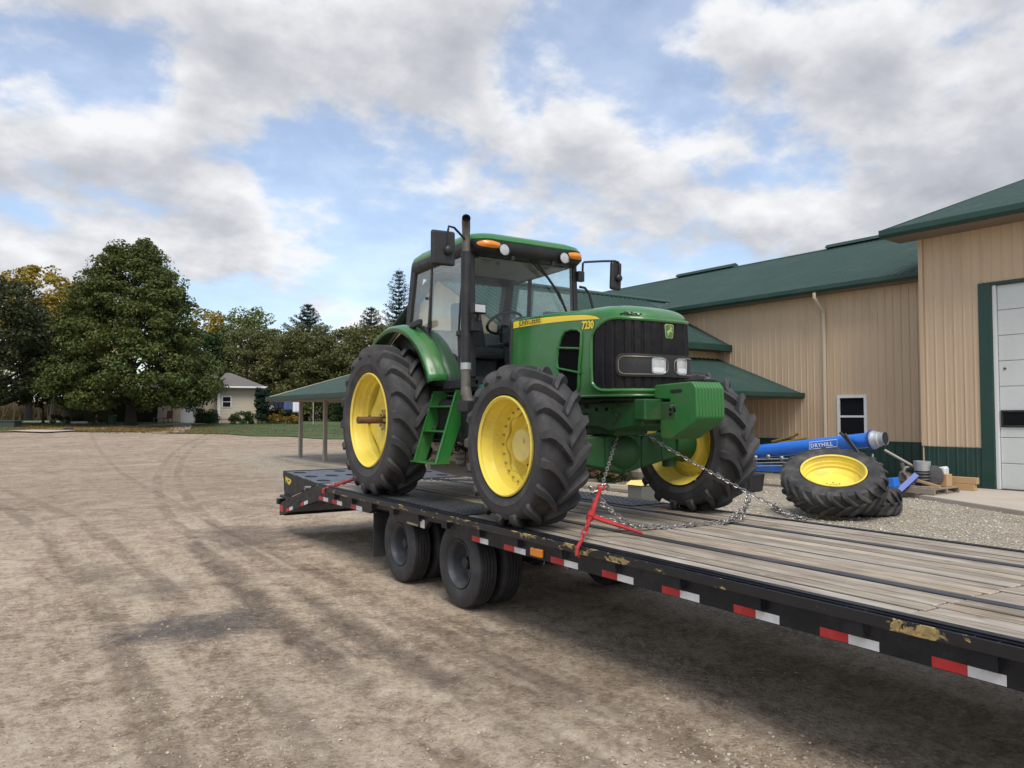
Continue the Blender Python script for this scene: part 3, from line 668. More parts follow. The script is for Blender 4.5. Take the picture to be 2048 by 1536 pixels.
# roofs: main (eave x=21.0,z=5.70 -> ridge x=32,z=9.36), tall bay (eave x=19.15, z=6.54, slope 1/3)
def roof_slope(x0, z0, x1, z1, y0, y1, mat=None, back=True):
    L = math.hypot(x1-x0, z1-z0); vx, vz = (x1-x0)/L, (z1-z0)/L
    r = sb().hexa([(x0, y0, z0-0.06), (x1, y0, z1-0.06), (x1, y1, z1-0.06), (x0, y1, z0-0.06), (x0, y0, z0-0.004), (x1, y0, z1-0.004), (x1, y1, z1-0.004), (x0, y1, z0-0.004)]).build('roof', G['roofgreen'], S, None)
    corrugated('roof_panel', G['roofgreen'], r, so, (x0-0.03*vx, y0, z0-0.03*vz), (0, 1, 0), (vx, 0, vz), (-vz, 0, vx), y1-y0, L)
    return r
rm = roof_slope(21.0, 5.72, 32.0, 9.38, 10.0, 44.0)
sb().hexa([(32.0, 10, 9.3), (43.0, 10, 5.6), (43.0, 44, 5.6), (32.0, 44, 9.3), (32.0, 10, 9.37), (43.0, 10, 5.7), (43.0, 44, 5.7), (32.0, 44, 9.37)]).build('roof', G['roofgreen'], S, None)
sb().prism('y', [(31.75, 9.30), (32.0, 9.39), (32.25, 9.30), (32.25, 9.36), (32.0, 9.45), (31.75, 9.36)], 10.0, 44.0).build('ridge_cap', G['roofgreen'], rm, None)
for ya, yb in ((15.7, 20.0), (25.2, 29.0)):
    sb().prism('y', [(31.7, 9.42), (31.8, 9.56), (32.0, 9.62), (32.2, 9.56), (32.3, 9.42)], ya, yb).build('ridge_vent', G['roofgreen'], rm, None)
# gutter, soffit and fascia of the main eave
sb().prism('y', [(20.90, 5.74), (20.90, 5.62), (20.96, 5.56), (21.06, 5.56), (21.06, 5.74)], 10.0, 44.0).build('gutter', G['dkgreen'], S, None)
sb().bb(21.06, XW, 10.0, 44.0, 5.54, 5.57).build('soffit', G['soffit'], S, None)
# downspout with its offset elbow
sb().tube([(20.93, 13.58, 5.55), (20.94, 13.58, 5.40), (21.10, 13.58, 5.26), (21.30, 13.58, 5.10), (21.40, 13.58, 5.00), (21.42, 13.58, 4.85), (21.42, 13.58, 0.25), (21.36, 13.58, 0.12), (21.2, 13.58, 0.05)], 0.052, 6).build('downspout', G['cream'], S, 30)
# tall bay roof
rt = roof_slope(19.15, 6.56, 30.0, 10.18, -4.0, 10.45)
sb().hexa([(19.12, 10.45, 6.40), (30, 10.45, 10.02), (30, 10.49, 10.02), (19.12, 10.49, 6.40), (19.12, 10.45, 6.59), (30, 10.45, 10.21), (30, 10.49, 10.21), (19.12, 10.49, 6.59)]).build('rake_trim', G['dkgreen'], rt, None)
sb().prism('y', [(19.03, 6.57), (19.03, 6.44), (19.09, 6.38), (19.18, 6.38), (19.18, 6.57)], -4.0, 10.49).build('gutter', G['dkgreen'], S, None)
sb().bb(19.18, XT, -4.0, 10.45, 6.36, 6.39).build('soffit', G['soffit'], S, None)
sb().hexa([(XT, 9.95, 6.37), (30, 9.95, 9.9), (30, 10.45, 9.9), (XT, 10.45, 6.37), (XT, 9.95, 6.39), (30, 9.95, 9.93), (30, 10.45, 9.93), (XT, 10.45, 6.39)]).build('soffit', G['soffit'], S, None)

# ---- wing with wrap-around porch
wo = (16.0, 18.0, 0.0)
Wg = thing('shed_wing', 'low wing with two-tier green roof and open porch on posts, joined to the tan shed', 'shed', shed(*wo), BROT)
def wb(): return MB(wo)
wf_ = wb().bb(15.2, XW-0.01, 17.66, 30.8, 0, 3.9).build('wall', G['tan'], Wg, None)
corrugated('siding_panel', G['tan'], wf_, wo, (15.2, 17.65, 0.0), (1, 0, 0), (0, 0, 1), (0, -1, 0), 6.28, 3.75)
corrugated('siding_panel', G['tan'], wf_, wo, (15.19, 30.8, 0.0), (0, -1, 0), (0, 0, 1), (-1, 0, 0), 13.1, 3.6)
wu = wb().bb(12.3, XW-0.01, 17.70, 24.8, 3.55, 4.28).build('wall', G['tan'], Wg, None)
corrugated('siding_panel', G['tan'], wu, wo, (12.3, 17.69, 3.6), (1, 0, 0), (0, 0, 1), (0, -1, 0), 9.18, 0.68)
wb().prism('x', [(17.7, 4.25), (24.8, 4.25), (21.25, 6.22)], 12.3, 12.4).build('gable', G['tan'], Wg, None)
def wing_roof(O, U, V2, N2, width, length, clip=None):
    O, U, V2, N2 = map(Vector, (O, U, V2, N2))
    b = wb()
    if clip is None: q = [O, O+U*width, O+U*width+V2*length, O+V2*length]
    else: q = [O+V2*clip(0)[0], O+U*width+V2*clip(width)[0], O+U*width+V2*clip(width)[1], O+V2*clip(0)[1]]
    b.hexa([p-N2*0.07 for p in q]+[p-N2*0.005 for p in q]); r = b.build('roof', G['roofgreen'], Wg, None)
    corrugated('roof_panel', G['roofgreen'], r, wo, O, U, V2, N2, width, length, clip); return r
# upper gable: eave y=17.16,z=4.225 ; ridge y=21.25,z=6.33
L = math.hypot(4.09, 2.105); vy, vz = 4.09/L, 2.105/L
r1 = wing_roof((12.0, 17.16, 4.235), (1, 0, 0), (0, vy, vz), (0, -vz, vy), 9.48, L)
wb().hexa([(12.0, 21.25, 6.26), (25.5, 21.25, 6.26), (25.5, 25.3, 4.2), (12.0, 25.3, 4.2), (12.0, 21.25, 6.33), (25.5, 21.25, 6.33), (25.5, 25.3, 4.27), (12.0, 25.3, 4.27)]).build('roof', G['roofgreen'], Wg, None)
# the slope carries on up over the main roof to the valley
b = wb(); b.add([(21.48, 17.16, 4.24), (21.48, 21.25, 6.335), (22.95, 21.25, 6.335), (21.6, 19.6, 5.49)], [(0, 3, 2, 1)]); b.build('roof', G['roofgreen'], Wg, None)
b = wb(); b.hexa([(21.3, 20.0, 5.70), (22.9, 21.35, 6.34), (22.9, 21.75, 6.34), (21.05, 20.9, 5.78), (21.3, 20.0, 5.76), (22.9, 21.35, 6.42), (22.9, 21.75, 6.42), (21.05, 20.9, 5.84)]); b.build('valley_flashing', G['galv'], Wg, None)
wb().prism('x', [(21.05, 6.28), (21.25, 6.36), (21.45, 6.28), (21.45, 6.33), (21.25, 6.43), (21.05, 6.33)], 12.0, 22.9).build('ridge_cap', G['roofgreen'], r1, None)
wb().bb(12.0, XW-0.02, 17.09, 17.15, 4.03, 4.25).build('fascia', G['dkgreen'], Wg, None, bevel=0.01)
wb().bb(12.0, XW-0.02, 17.15, 17.69, 4.03, 4.06).build('soffit', G['soffit'], Wg, None)
# porch roof, front slope: eave y=14.39 z=2.51 ; top y=17.64 z=3.77, hipped at the yard end
L2 = math.hypot(3.25, 1.26); vy, vz = 3.25/L2, 1.26/L2
r2 = wing_roof((10.0, 14.39, 2.52), (1, 0, 0), (0, vy, vz), (0, -vz, vy), 11.48, L2, clip=lambda u: (0.0, min(L2, L2*max(u, 0.001)/4.3)))
wb().prism('x', [(14.31, 2.54), (14.31, 2.42), (14.36, 2.37), (14.44, 2.37), (14.44, 2.54)], 10.0, XW-0.02).build('gutter', G['dkgreen'], Wg, None)
wb().bb(10.05, XW-0.02, 14.44, 17.64, 2.36, 2.39).build('soffit', G['soffit'], Wg, None)
# porch roof, yard-end slope: eave x=10 z=2.52.. rises 0.29
L3 = math.hypot(4.3, 1.26); vx, vz = 4.3/L3, 1.26/L3
r3 = wing_roof((10.0, 31.0, 2.52), (0, -1, 0), (vx, 0, vz), (-vz, 0, vx), 16.61, L3, clip=lambda u: (0.0, min(L3, L3*max(16.61-u, 0.001)/3.25)))
wb().prism('y', [(9.92, 2.58), (9.92, 2.46), (9.97, 2.40), (10.05, 2.40), (10.05, 2.58)], 14.31, 31.05).build('gutter', G['dkgreen'], Wg, None)
wb().bb(10.05, 15.2, 17.64, 31.0, 2.38, 2.41).build('soffit', G['soffit'], Wg, None)
wb().hexa([(9.95, 31.0, 2.40), (14.3, 31.0, 3.68), (14.3, 31.05, 3.68), (9.95, 31.05, 2.40), (9.95, 31.0, 2.56), (14.3, 31.0, 3.82), (14.3, 31.05, 3.82), (9.95, 31.05, 2.56)]).build('rake_trim', G['cream'], r3, None)
wb().hexa([(14.0, 14.4, 3.6), (21.5, 17.64, 3.6), (21.5, 31, 3.6), (14.2, 31, 3.6), (14.25, 17.64, 3.77), (21.5, 17.64, 3.77), (21.5, 31, 3.77), (14.25, 31, 3.77)]).build('roof', G['roofgreen'], Wg, None) if False else None
wb().bb(14.2, 21.4, 24.8, 31.0, 3.68, 3.76).build('roof', G['roofgreen'], Wg, None)
for (x, y) in ((11.35, 30.9), (11.2, 27.9), (11.2, 24.0), (11.2, 20.0), (11.2, 15.4)):
    wb().box((x, y, 1.19), (0.14, 0.14, 2.42)).build('post', G['postwood'], Wg, None, bevel=0.012)

# ================================================================== TRAILER (local: x from the centre line, y along, z up)
DK = 0.895; TX = 4.77
T = thing('flatbed_trailer', 'black flatbed trailer with plank deck, folded ramp and red and white reflectors under the tractor', 'trailer', (TX, 0, 0))
XI = -1.148                                   # inner edge of the near rail
YF, YR = -3.0, 10.42
# planks
npl = 16; gap = 0.012; strips = [(-0.585, -0.515), (0.575, 0.645)]
cells = [(XI+0.002, strips[0][0]-0.002, 4), (strips[0][1]+0.002, strips[1][0]-0.002, 8), (strips[1][1]+0.002, 1.148, 4)]
for (a, b_, n) in cells:
    wd = (b_-a)/n
    for k in range(n):
        x0, x1 = a+k*wd+gap/2, a+(k+1)*wd-gap/2
        j1 = [2.12, 2.10, 2.13, 2.11][k % 4]; j2 = 7.9+0.02*(k % 3)
        for (ya, yb) in ((YF, j1-0.004), (j1+0.004, j2-0.004), (j2+0.004, YR-0.01)):
            dz = random.uniform(-0.006, 0.004)
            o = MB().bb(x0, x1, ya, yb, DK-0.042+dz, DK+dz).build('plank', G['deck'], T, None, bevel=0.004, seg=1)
for (a, b_) in strips:
    MB().bb(a, b_, YF, YR-0.01, DK-0.03, DK+0.002).build('deck_strip', G['tread'], T, None, bevel=0.003, seg=1)
# frame under the deck
for x in (-0.45, 0.45):
    q = MB(); q.bb(x-0.075, x+0.075, YF, 10.2, 0.50, 0.515); q.bb(x-0.075, x+0.075, YF, 10.2, 0.815, 0.83); q.bb(x-0.008, x+0.008, YF, 10.2, 0.515, 0.815); q.build('main_beam', G['trailer'], T, None)
for k in range(33):
    y = -2.8+k*0.405
    MB().bb(-1.15, 1.15, y-0.03, y+0.03, 0.79, 0.850).build('cross_member', G['trailer'], T, None)
MB().bb(-1.14, 1.14, YF, YR-0.03, 0.8502, 0.8525).build('underdeck', G['trailer'], T, None)
# side beams with wheel cut-outs, rub rails, stake pockets
beam = [(YF, 0.695), (6.22, 0.695), (6.33, 0.70), (6.50, 0.785), (7.03, 0.775), (7.13, 0.69), (7.77, 0.69), (7.92, 0.782), (8.46, 0.768), (8.57, 0.69), (10.40, 0.672), (10.42, 0.893), (YF, 0.893)]
for s in (-1, 1):
    x0, x1 = s*1.150, s*1.212
    a, b_ = min(x0, x1), max(x0, x1)
    MB().prism('x', beam, a, b_).build('side_beam', G['trailer'], T, None, bevel=0.004, seg=1)
    xo, xi = s*1.268, s*1.256
    MB().bb(min(xo, xi), max(xo, xi), YF, 10.35, 0.832, 0.892).build('rub_rail', G['rail'], T, None, bevel=0.003, seg=1)
    MB().bb(min(s*1.149, s*1.20), max(s*1.149, s*1.20), YF, YR, DK-0.001, DK+0.006).build('edge_angle', G['trailer'], T, None, bevel=0.002, seg=1)
    y = -2.6
    while y < 10.2:
        q = MB()
        q.bb(min(s*1.213, s*1.255), max(s*1.213, s*1.255), y-0.055, y-0.047, 0.76, 0.886); q.bb(min(s*1.213, s*1.255), max(s*1.213, s*1.255), y+0.047, y+0.055, 0.76, 0.886)
        q.bb(min(s*1.249, s*1.2555), max(s*1.249, s*1.2555), y-0.047, y+0.047, 0.76, 0.883)
        q.build('stake_pocket', G['trailer'], T, None); 
        MB().cyl((s*1.213, y+0.31, 0.862), (s*1.2555, y+0.31, 0.862), 0.022, n=10).build('chain_spool', G['trailer'], T)
        y += 0.615
# reflective tape along the near side and its twin on the far side
tape = [(6.16, 5.875), (5.615, 5.285), (4.93, 4.585), (4.305, 3.975), (3.70, 3.377), (3.108, 2.79), (2.536, 2.209), (1.953, 1.637), (1.37, 1.05), (0.75, 0.43), (-0.2, -0.52)]
for (a, b_) in tape:
    m_ = (a+b_)/2
    for s in (-1, 1):
        for (q0, q1, mt) in ((a, m_, G['redtape']), (m_, b_, G['whitetape'])):
            MB().bb(min(s*1.2122, s*1.2142), max(s*1.2122, s*1.2142), q0, q1, 0.700, 0.747).build('reflector', mt, T, None)
tz = 0.0
for (y0_, z0_) in ((8.83, 0.692), (9.50, 0.69), (10.02, 0.69)):
    for (q0, q1, mt) in ((y0_+0.16, y0_+0.34, G['redtape']), (y0_-0.02, y0_+0.16, G['whitetape'])):
        MB().bb(-1.2142, -1.2122, q0, q1, z0_, z0_+0.052).build('reflector', mt, T, None)
# marker lamp
q = MB(); q.box((-1.222, 5.11, 0.748), (0.03, 0.165, 0.07)); q.build('marker_lamp', G['amber'], T, None, bevel=0.026, seg=4)
MB().tube([(-1.20, 5.03, 0.70), (-1.215, 5.02, 0.67), (-1.205, 5.05, 0.655), (-1.19, 5.10, 0.675)], 0.004, 5).build('wire', G['hose'], T)
# stickers by the wheels
MB().bb(-1.2145, -1.2122, 7.13, 7.225, 0.692, 0.775).build('sticker', G['sticker'], T, None)
MB().bb(-1.2145, -1.2122, 7.29, 7.55, 0.693, 0.716).build('sticker', surf('olive_sticker', (0.20, 0.19, 0.10), (0.32, 0.31, 0.2), 90.0, 0.6), T, None)
# mud flap
MB().hexa([(-1.15, 8.385, 0.17), (-0.55, 8.385, 0.17), (-0.55, 8.40, 0.17), (-1.15, 8.40, 0.17), (-1.16, 8.75, 0.68), (-0.55, 8.75, 0.68), (-0.55, 8.765, 0.68), (-1.16, 8.765, 0.68)])
for s in (-1, 1):
    MB().bb(min(s*1.15, s*0.58), max(s*1.15, s*0.58), 8.60, 8.612, 0.17, 0.69).build('mud_flap', G['rubber_road'], T, None, bevel=0.003)
# tread plates over the wheels
def tread(x0, x1, y0, y1):
    p = MB().bb(x0, x1, y0, y1, DK+0.003, DK+0.011).build('tread_plate', G['tread'], T, None, bevel=0.002, seg=1)
    q = MB(); n = 0
    y = y0+0.04
    while y < y1-0.03:
        x = x0+0.03+(0.03 if n % 2 else 0)
        while x < x1-0.02:
            R = rotm(rz=45 if (n+int(x*50)) % 2 else -45); q.box((x, y, DK+0.0118), (0.028, 0.007, 0.003), R); x += 0.06
        y += 0.045; n += 1
    k = q.build('tread_lugs', G['tread'], p, None); k['kind'] = 'stuff'
tread(XI+0.01, -0.62, 6.42, 8.80); tread(0.66, 1.14, 6.10, 8.80)
# dovetail and folded ramp
tail = [(10.42, 0.672), (12.24, 0.27), (12.24, 0.45), (12.1, 0.50), (10.94, 0.772), (10.55, 0.862), (10.42, 0.893)]
for s in (-1, 1):
    MB().prism('x', tail, min(s*1.15, s*1.205), max(s*1.15, s*1.205)).build('tail_beam', G['trailer'], T, None, bevel=0.004, seg=1)
    wedge = [(10.60, 0.888), (10.97, 0.79), (12.16, 0.53), (12.22, 0.70), (12.25, 0.958)]
    MB().prism('x', wedge, min(s*1.13, s*1.148), max(s*1.13, s*1.148)).build('ramp_side', G['trailer'], T, None, bevel=0.003, seg=1)
    MB().cyl((s*1.14, 10.93, 0.80), (s*1.23, 10.93, 0.80), 0.035, n=12).build('hinge_pin', G['steel'], T)
    MB().bb(min(s*1.10, s*1.225), max(s*1.10, s*1.225), 12.24, 12.36, 0.44, 0.53).build('bumper_end', G['trailer'], T, None, bevel=0.012)
    MB().bb(min(s*1.14, s*1.22), max(s*1.14, s*1.22), 11.2, 12.2, 0.56, 0.60).build('tail_rail', G['trailer'], T, None, bevel=0.008)
    MB().bb(min(s*1.2052, s*1.2072), max(s*1.2052, s*1.2072), 12.06, 12.22, 0.34, 0.44).build('tail_lamp', G['redtape'], T, None)
for yc, zc in ((11.72, 0.395), (11.02, 0.55)):      # tape on the falling tail beam
    for (dy, mt) in ((0.08, G['redtape']), (-0.08, G['whitetape'])):
        z_ = zc-(dy)*0.22; MB().hexa([(-1.2075, yc+dy-0.08, z_+0.018), (-1.2055, yc+dy-0.08, z_+0.018), (-1.2055, yc+dy+0.08, z_-0.018), (-1.2075, yc+dy+0.08, z_-0.018), (-1.2075, yc+dy-0.08, z_+0.068), (-1.2055, yc+dy-0.08, z_+0.068), (-1.2055, yc+dy+0.08, z_+0.032), (-1.2075, yc+dy+0.08, z_+0.032)]).build('reflector', mt, T, None)
# ramp top: plate pierced by oval holes (rows of cut-outs)
def ramp_top():
    x0, x1, y0, y1 = -1.128, 1.128, 10.62, 12.25
    cx = np.linspace(x0, x1, 8); cy = np.linspace(y0, y1, 4); q = MB()
    zf = lambda y: 0.889+(y-10.6)*0.042
    for i in range(7):
        for j in range(3):
            a, b_, c, d = cx[i], cx[i+1], cy[j], cy[j+1]; mx, my = (a+b_)/2, (c+d)/2; rx, ry = (b_-a)*0.30, (d-c)*0.22
            hole = (i+j) % 2 == 0 or j == 1
            n = 16; ring = [(mx+rx*math.cos(2*math.pi*k/n), my+ry*math.sin(2*math.pi*k/n)) for k in range(n)]
            sq = []
            for k in range(n):
                t = 2*math.pi*k/n; ct, st = math.cos(t), math.sin(t); m_ = max(abs(ct), abs(st)); sq.append((mx+(b_-a)/2*ct/m_, my+(d-c)/2*st/m_))
            if not hole: q.add([(p[0], p[1], zf(p[1])) for p in ((a, c), (b_, c), (b_, d), (a, d))], [(0, 1, 2, 3)]); continue
            P = [(p[0], p[1], zf(p[1])) for p in sq]+[(p[0], p[1], zf(p[1])) for p in ring]+[(p[0], p[1], zf(p[1])-0.05) for p in ring]
            q.add(P, [(k, (k+1) % n, n+(k+1) % n, n+k) for k in range(n)]+[(n+k, n+(k+1) % n, 2*n+(k+1) % n, 2*n+k) for k in range(n)])
    q.build('ramp_plate', G['ramp'], T, None)
ramp_top()
MB().bb(-1.128, 1.128, 10.7, 12.2, 0.70, 0.72).build('ramp_floor', G['trailer'], T, None)
MB().bb(-1.15, 1.15, 12.225, 12.26, 0.86, 0.966).build('ramp_lip', G['trailer'], T, None, bevel=0.004)
MB().bb(-1.15, 1.15, 10.42, 10.60, 0.84, 0.886).build('hinge_plate', G['trailer'], T, None, bevel=0.004)
MB().bb(-1.15, 1.15, 12.16, 12.24, 0.27, 0.44).build('bumper', G['trailer'], T, None, bevel=0.006)
MB().hexa([(-1.15, 10.42, 0.66), (1.15, 10.42, 0.66), (1.15, 12.2, 0.30), (-1.15, 12.2, 0.30), (-1.15, 10.42, 0.67), (1.15, 10.42, 0.67), (1.15, 12.2, 0.31), (-1.15, 12.2, 0.31)]).build('tail_floor', G['trailer'], T, None)
# yellow maker's lettering on the ramp side
lettering('lettering', 'MGP', 0.125, G['stripe'], T, (-1.1495, 12.135, 0.80), (0, -1, -0.12), (0, -0.12, 1), bold=0.004, sx=1.15)
# wheels: dual road tyres
def road_tyre():
    R, W = 0.412, 0.225; h = W/2
    pr = [(-h*0.72, 0.232), (-h*0.93, 0.26), (-h*1.0, 0.315), (-h*0.97, 0.365), (-h*0.86, 0.395), (-h*0.78, 0.407)]
    edges = np.linspace(-0.76, 0.76, 6)*h
    tr = []
    for i in range(5):
        a, b_ = edges[i], edges[i+1]
        tr += [(a+0.004, 0.399 if i else 0.407), (a+0.0045, 0.410), (b_-0.0045, 0.410), (b_-0.004, 0.399 if i < 4 else 0.407)]
    pr += tr+[(h*0.78, 0.407), (h*0.86, 0.395), (h*0.97, 0.365), (h*1.0, 0.315), (h*0.93, 0.26), (h*0.72, 0.232)]
    q = MB(); q.lathe(pr, (0, 0, 0), 56); return q.mesh('tyre', G['rubber_road'], 40)
def road_rim():
    q = MB(); h = 0.1125
    q.lathe([(-h*0.82, 0.232), (-h*0.86, 0.226), (-h*0.72, 0.219), (-h*0.55, 0.205), (-h*0.3, 0.20), (h*0.45, 0.192), (h*0.70, 0.18), (h*0.85, 0.15), (h*0.85, 0.08)], (0, 0, 0), 40)
    return q.mesh('rim', surf('grey_wheel_paint', (0.045, 0.05, 0.06), (0.07, 0.076, 0.088), 8.0, 0.45, 0.6, dust=(0.14, 0.125, 0.105), dust_amt=0.5), 30)
def road_hub():
    q = MB(); q.lathe([(-0.035, 0.0), (-0.035, 0.045), (-0.025, 0.058), (0.05, 0.066), (0.095, 0.085)], (0, 0, 0), 20)
    for k in range(8):
        a = 2*math.pi*k/8; q.cyl((0.065, 0.105*math.cos(a), 0.105*math.sin(a)), (0.095, 0.105*math.cos(a), 0.105*math.sin(a)), 0.012, n=6)
    return q.mesh('hub', G['black'], 30)
mt_, mr_, mh_ = road_tyre(), road_rim(), road_hub()
for y in (6.57, 7.935):
    for s in (-1, 1):
        for k, xc in enumerate((1.03, 0.745)):
            ww = place('wheel', mr_, T, loc=(s*xc, y, 0.412), rot=(random.uniform(0, 6), 0, 0 if s < 0 else math.pi))
            place('tyre', mt_, ww)
            if k == 0: place('hub', mh_, ww)
    MB().cyl((-0.9, y, 0.412), (0.9, y, 0.412), 0.055, n=12).build('axle', G['trailer'], T)
MB().hexa([(-0.62, 5.35, 0.50), (-0.56, 5.35, 0.50), (-0.56, 5.85, 0.62), (-0.62, 5.85, 0.62), (-0.62, 5.35, 0.58), (-0.56, 5.35, 0.58), (-0.56, 5.85, 0.80), (-0.62, 5.85, 0.80)]).build('spring_hanger', G['trailer'], T, None)
MB().cyl((-0.70, 5.40, 0.54), (-0.5, 5.40, 0.54), 0.03, n=10).build('spring_pin', G['steel'], T)

# ================================================================== TRACTOR (local: x across, y to the rear, z above the deck)
TR = thing('tractor', 'green farm tractor with yellow wheels, glass cab and front weights chained on the trailer deck', 'tractor', (TX, 9.07, DK+0.006))
# ---- lugged tyres
def ag_tyre(R, rb, W, nl, lh, sweep):
    h = W/2; Rt = R-lh; q = MB()
    def carc(x):
        t = abs(x)/h
        return Rt-0.035*R*t**2.4
    xs = np.linspace(-0.86, 0.86, 9)*h
    pr = [(-h*0.70, rb), (-h*0.90, rb+0.02), (-h*0.985, rb+(Rt-rb)*0.34), (-h*1.012, rb+(Rt-rb)*0.38), (-h*1.0, rb+(Rt-rb)*0.42), (-h*1.0, rb+(Rt-rb)*0.62), (-h*0.95, rb+(Rt-rb)*0.82)]+[(x, carc(x)) for x in xs]
    pr += [(-a, r) for a, r in pr[6::-1]]
    q.lathe(pr, (0, 0, 0), 72)
    pitch = 2*math.pi/nl
    for side in (-1, 1):
        for k in range(nl):
            th0 = k*pitch+(pitch/2 if side > 0 else 0)
            st = [0.0, 0.10, 0.30, 0.55, 0.80, 0.96, 1.03, 1.03]
            P = []
            for i, t in enumerate(st):
                x = side*h*(-0.07+1.0*t) if i < 6 else side*h*(0.985 if i == 6 else 1.005)
                th = th0-sweep*(1-(1-min(t, 1.0))**1.45)*1.0
                rbase = carc(min(abs(x), h*0.9))-0.012
                if i == 0: rtop = R-0.006
                elif i < 5: rtop = R-0.016*R*(abs(x)/h)**3
                elif i == 5: rtop = R-0.030*R
                elif i == 6: rtop, rbase = R-0.085*R, R-0.13*R
                else: rtop, rbase = R-0.145*R, R-0.17*R
                wv = (0.034 if i < 6 else 0.040)*(R/0.9)**0.6
                if i == 0: wv *= 0.75
                wb_ = wv*1.75
                dt_t, dt_b = wv/R, wb_/R
                if i >= 6: xb = side*h*0.93; xt = x+side*0.010
                else: xb = x; xt = x
                for (dd, rr, xx) in ((-dt_b, rbase, xb), (-dt_t, rtop, xt), (dt_t, rtop, xt), (dt_b, rbase, xb)):
                    P.append((xx, rr*math.cos(th+dd), rr*math.sin(th+dd)))
            n = len(st); F = [(0, 1, 2, 3), tuple((n-1)*4+j for j in (3, 2, 1, 0))]
            for i in range(n-1):
                for j in range(3): F.append((i*4+j, (i+1)*4+j, (i+1)*4+j+1, i*4+j+1))
            q.add(P, F)
    return q
def arc_pts(r, a0, a1, n): return [(r*math.cos(rad(a0+(a1-a0)*k/n)), r*math.sin(rad(a0+(a1-a0)*k/n))) for k in range(n+1)]
# ---- wheels; local +x points outboard for the far side; the near side is turned round
def rear_rim():
    q = MB(); q.lathe([(0.215, 0.535), (0.235, 0.556), (0.225, 0.568), (0.205, 0.566), (0.19, 0.553), (0.16, 0.545), (0.12, 0.538), (0.10, 0.520), (0.05, 0.510), (0.03, 0.49), (-0.06, 0.485), (-0.09, 0.515), (-0.16, 0.535), (-0.20, 0.556), (-0.225, 0.566)], (0, 0, 0), 64)
    return q.mesh('wheel', G['yellow'], 28)
def rear_disc():
    # dished disc with four lobes bolted to the rim
    q = MB(); n = 96
    def R_(t): return 0.385+0.105*(0.5+0.5*math.cos(4*t))**1.2
    rows = []
    for (f, x) in ((1.0, -0.002), (0.93, 0.004), (0.75, 0.018), (0.5, -0.02), (0.36, -0.055), (0.30, -0.06)):
        rows.append([(x, R_(2*math.pi*k/n)*f if f > 0.5 else 0.40*f*1.15, 2*math.pi*k/n) for k in range(n)])
    V = [(x, r*math.cos(t), r*math.sin(t)) for row in rows for (x, r, t) in row]
    back = [(x-0.02, r*math.cos(t), r*math.sin(t)) for (x, r, t) in rows[0]]
    F = [(i*n+k, i*n+(k+1) % n, (i+1)*n+(k+1) % n, (i+1)*n+k) for i in range(len(rows)-1) for k in range(n)]
    b0 = len(V); F += [(b0+k, b0+(k+1) % n, (k+1) % n, k) for k in range(n)]
    q.add(V+back, F); return q.mesh('disc', G['yellow'], 40)
def dense(P, n=5):
    out_ = []
    for k in range(len(P)):
        (a, b_), (c, d) = P[k], P[(k+1) % len(P)]; m_ = max(1, int(math.hypot((c-a)*6, d-b_)/0.08))
        out_ += [(a+(c-a)*j/m_, b_+(d-b_)*j/m_) for j in range(m_)]
    return out_
def bolts(rc, n, x0, x1, r, mat, off=0.0, hexn=6):
    q = MB()
    for k in range(n):
        a = 2*math.pi*k/n+off; q.cyl((x0, rc*math.cos(a), rc*math.sin(a)), (x1, rc*math.cos(a), rc*math.sin(a)), r, n=hexn)
    return q
def ag_wheel(parent, loc, kind, flip, spin, shaft=True):
    ty, rm_, ds, ex = AG[kind]
    w_ = place('wheel', rm_, parent, loc=loc, rot=(0, 0, math.pi) if flip else (0, 0, 0))
    # chevrons must keep their rolling direction: near-side copies use a mirrored angle
    place('tyre', ty[1] if flip else ty[0], w_, rot=(spin, 0, 0))
    place('disc', ds, w_, rot=(spin*0.5, 0, 0) if kind == 'rear' else (0.35, 0, 0))
    for nm, me in ex:
        ob = place(nm, me, w_)
        if nm == 'bolts': ob['kind'] = 'stuff'
    return w_
AG = {}
tq = ag_tyre(0.912, 0.560, 0.50, 18, 0.060, 0.30); far_t = tq.mesh('tyre', G['rubber'], 42)
tq2 = ag_tyre(0.912, 0.560, 0.50, 18, 0.060, 0.30); tq2.v = [(-x, -y, z) for (x, y, z) in tq2.v]; near_t = tq2.mesh('tyre', G['rubber'], 42)
ex = [('hub', (lambda q: (q.lathe([(-0.16, 0.17), (-0.07, 0.165), (-0.02, 0.14), (0.0, 0.12), (0.0, 0.045)], (0, 0, 0), 28), q.v, q)[2])(MB()).mesh('hub', G['yellow'], 30)),
      ('bolts', bolts(0.115, 10, -0.03, 0.035, 0.019, None).mesh('bolts', G['brass'], None)),
      ('bolts', bolts(0.075, 6, -0.01, 0.055, 0.022, None).mesh('bolts', G['brass'], None)),
      ('axle_shaft', MB().cyl((-0.05, 0, 0), (0.355, 0, 0), 0.043, n=20).mesh('axle_shaft', G['rust'], 30)),
      ('bolts', bolts(0.462, 4, -0.02, 0.03, 0.016, None, off=rad(5)).mesh('bolts', G['rust'], None)),
      ('bolts', bolts(0.462, 4, -0.02, 0.03, 0.016, None, off=rad(-5)).mesh('bolts', G['rust'], None))]
AG['rear'] = ((far_t, near_t), rear_rim(), rear_disc(), ex)
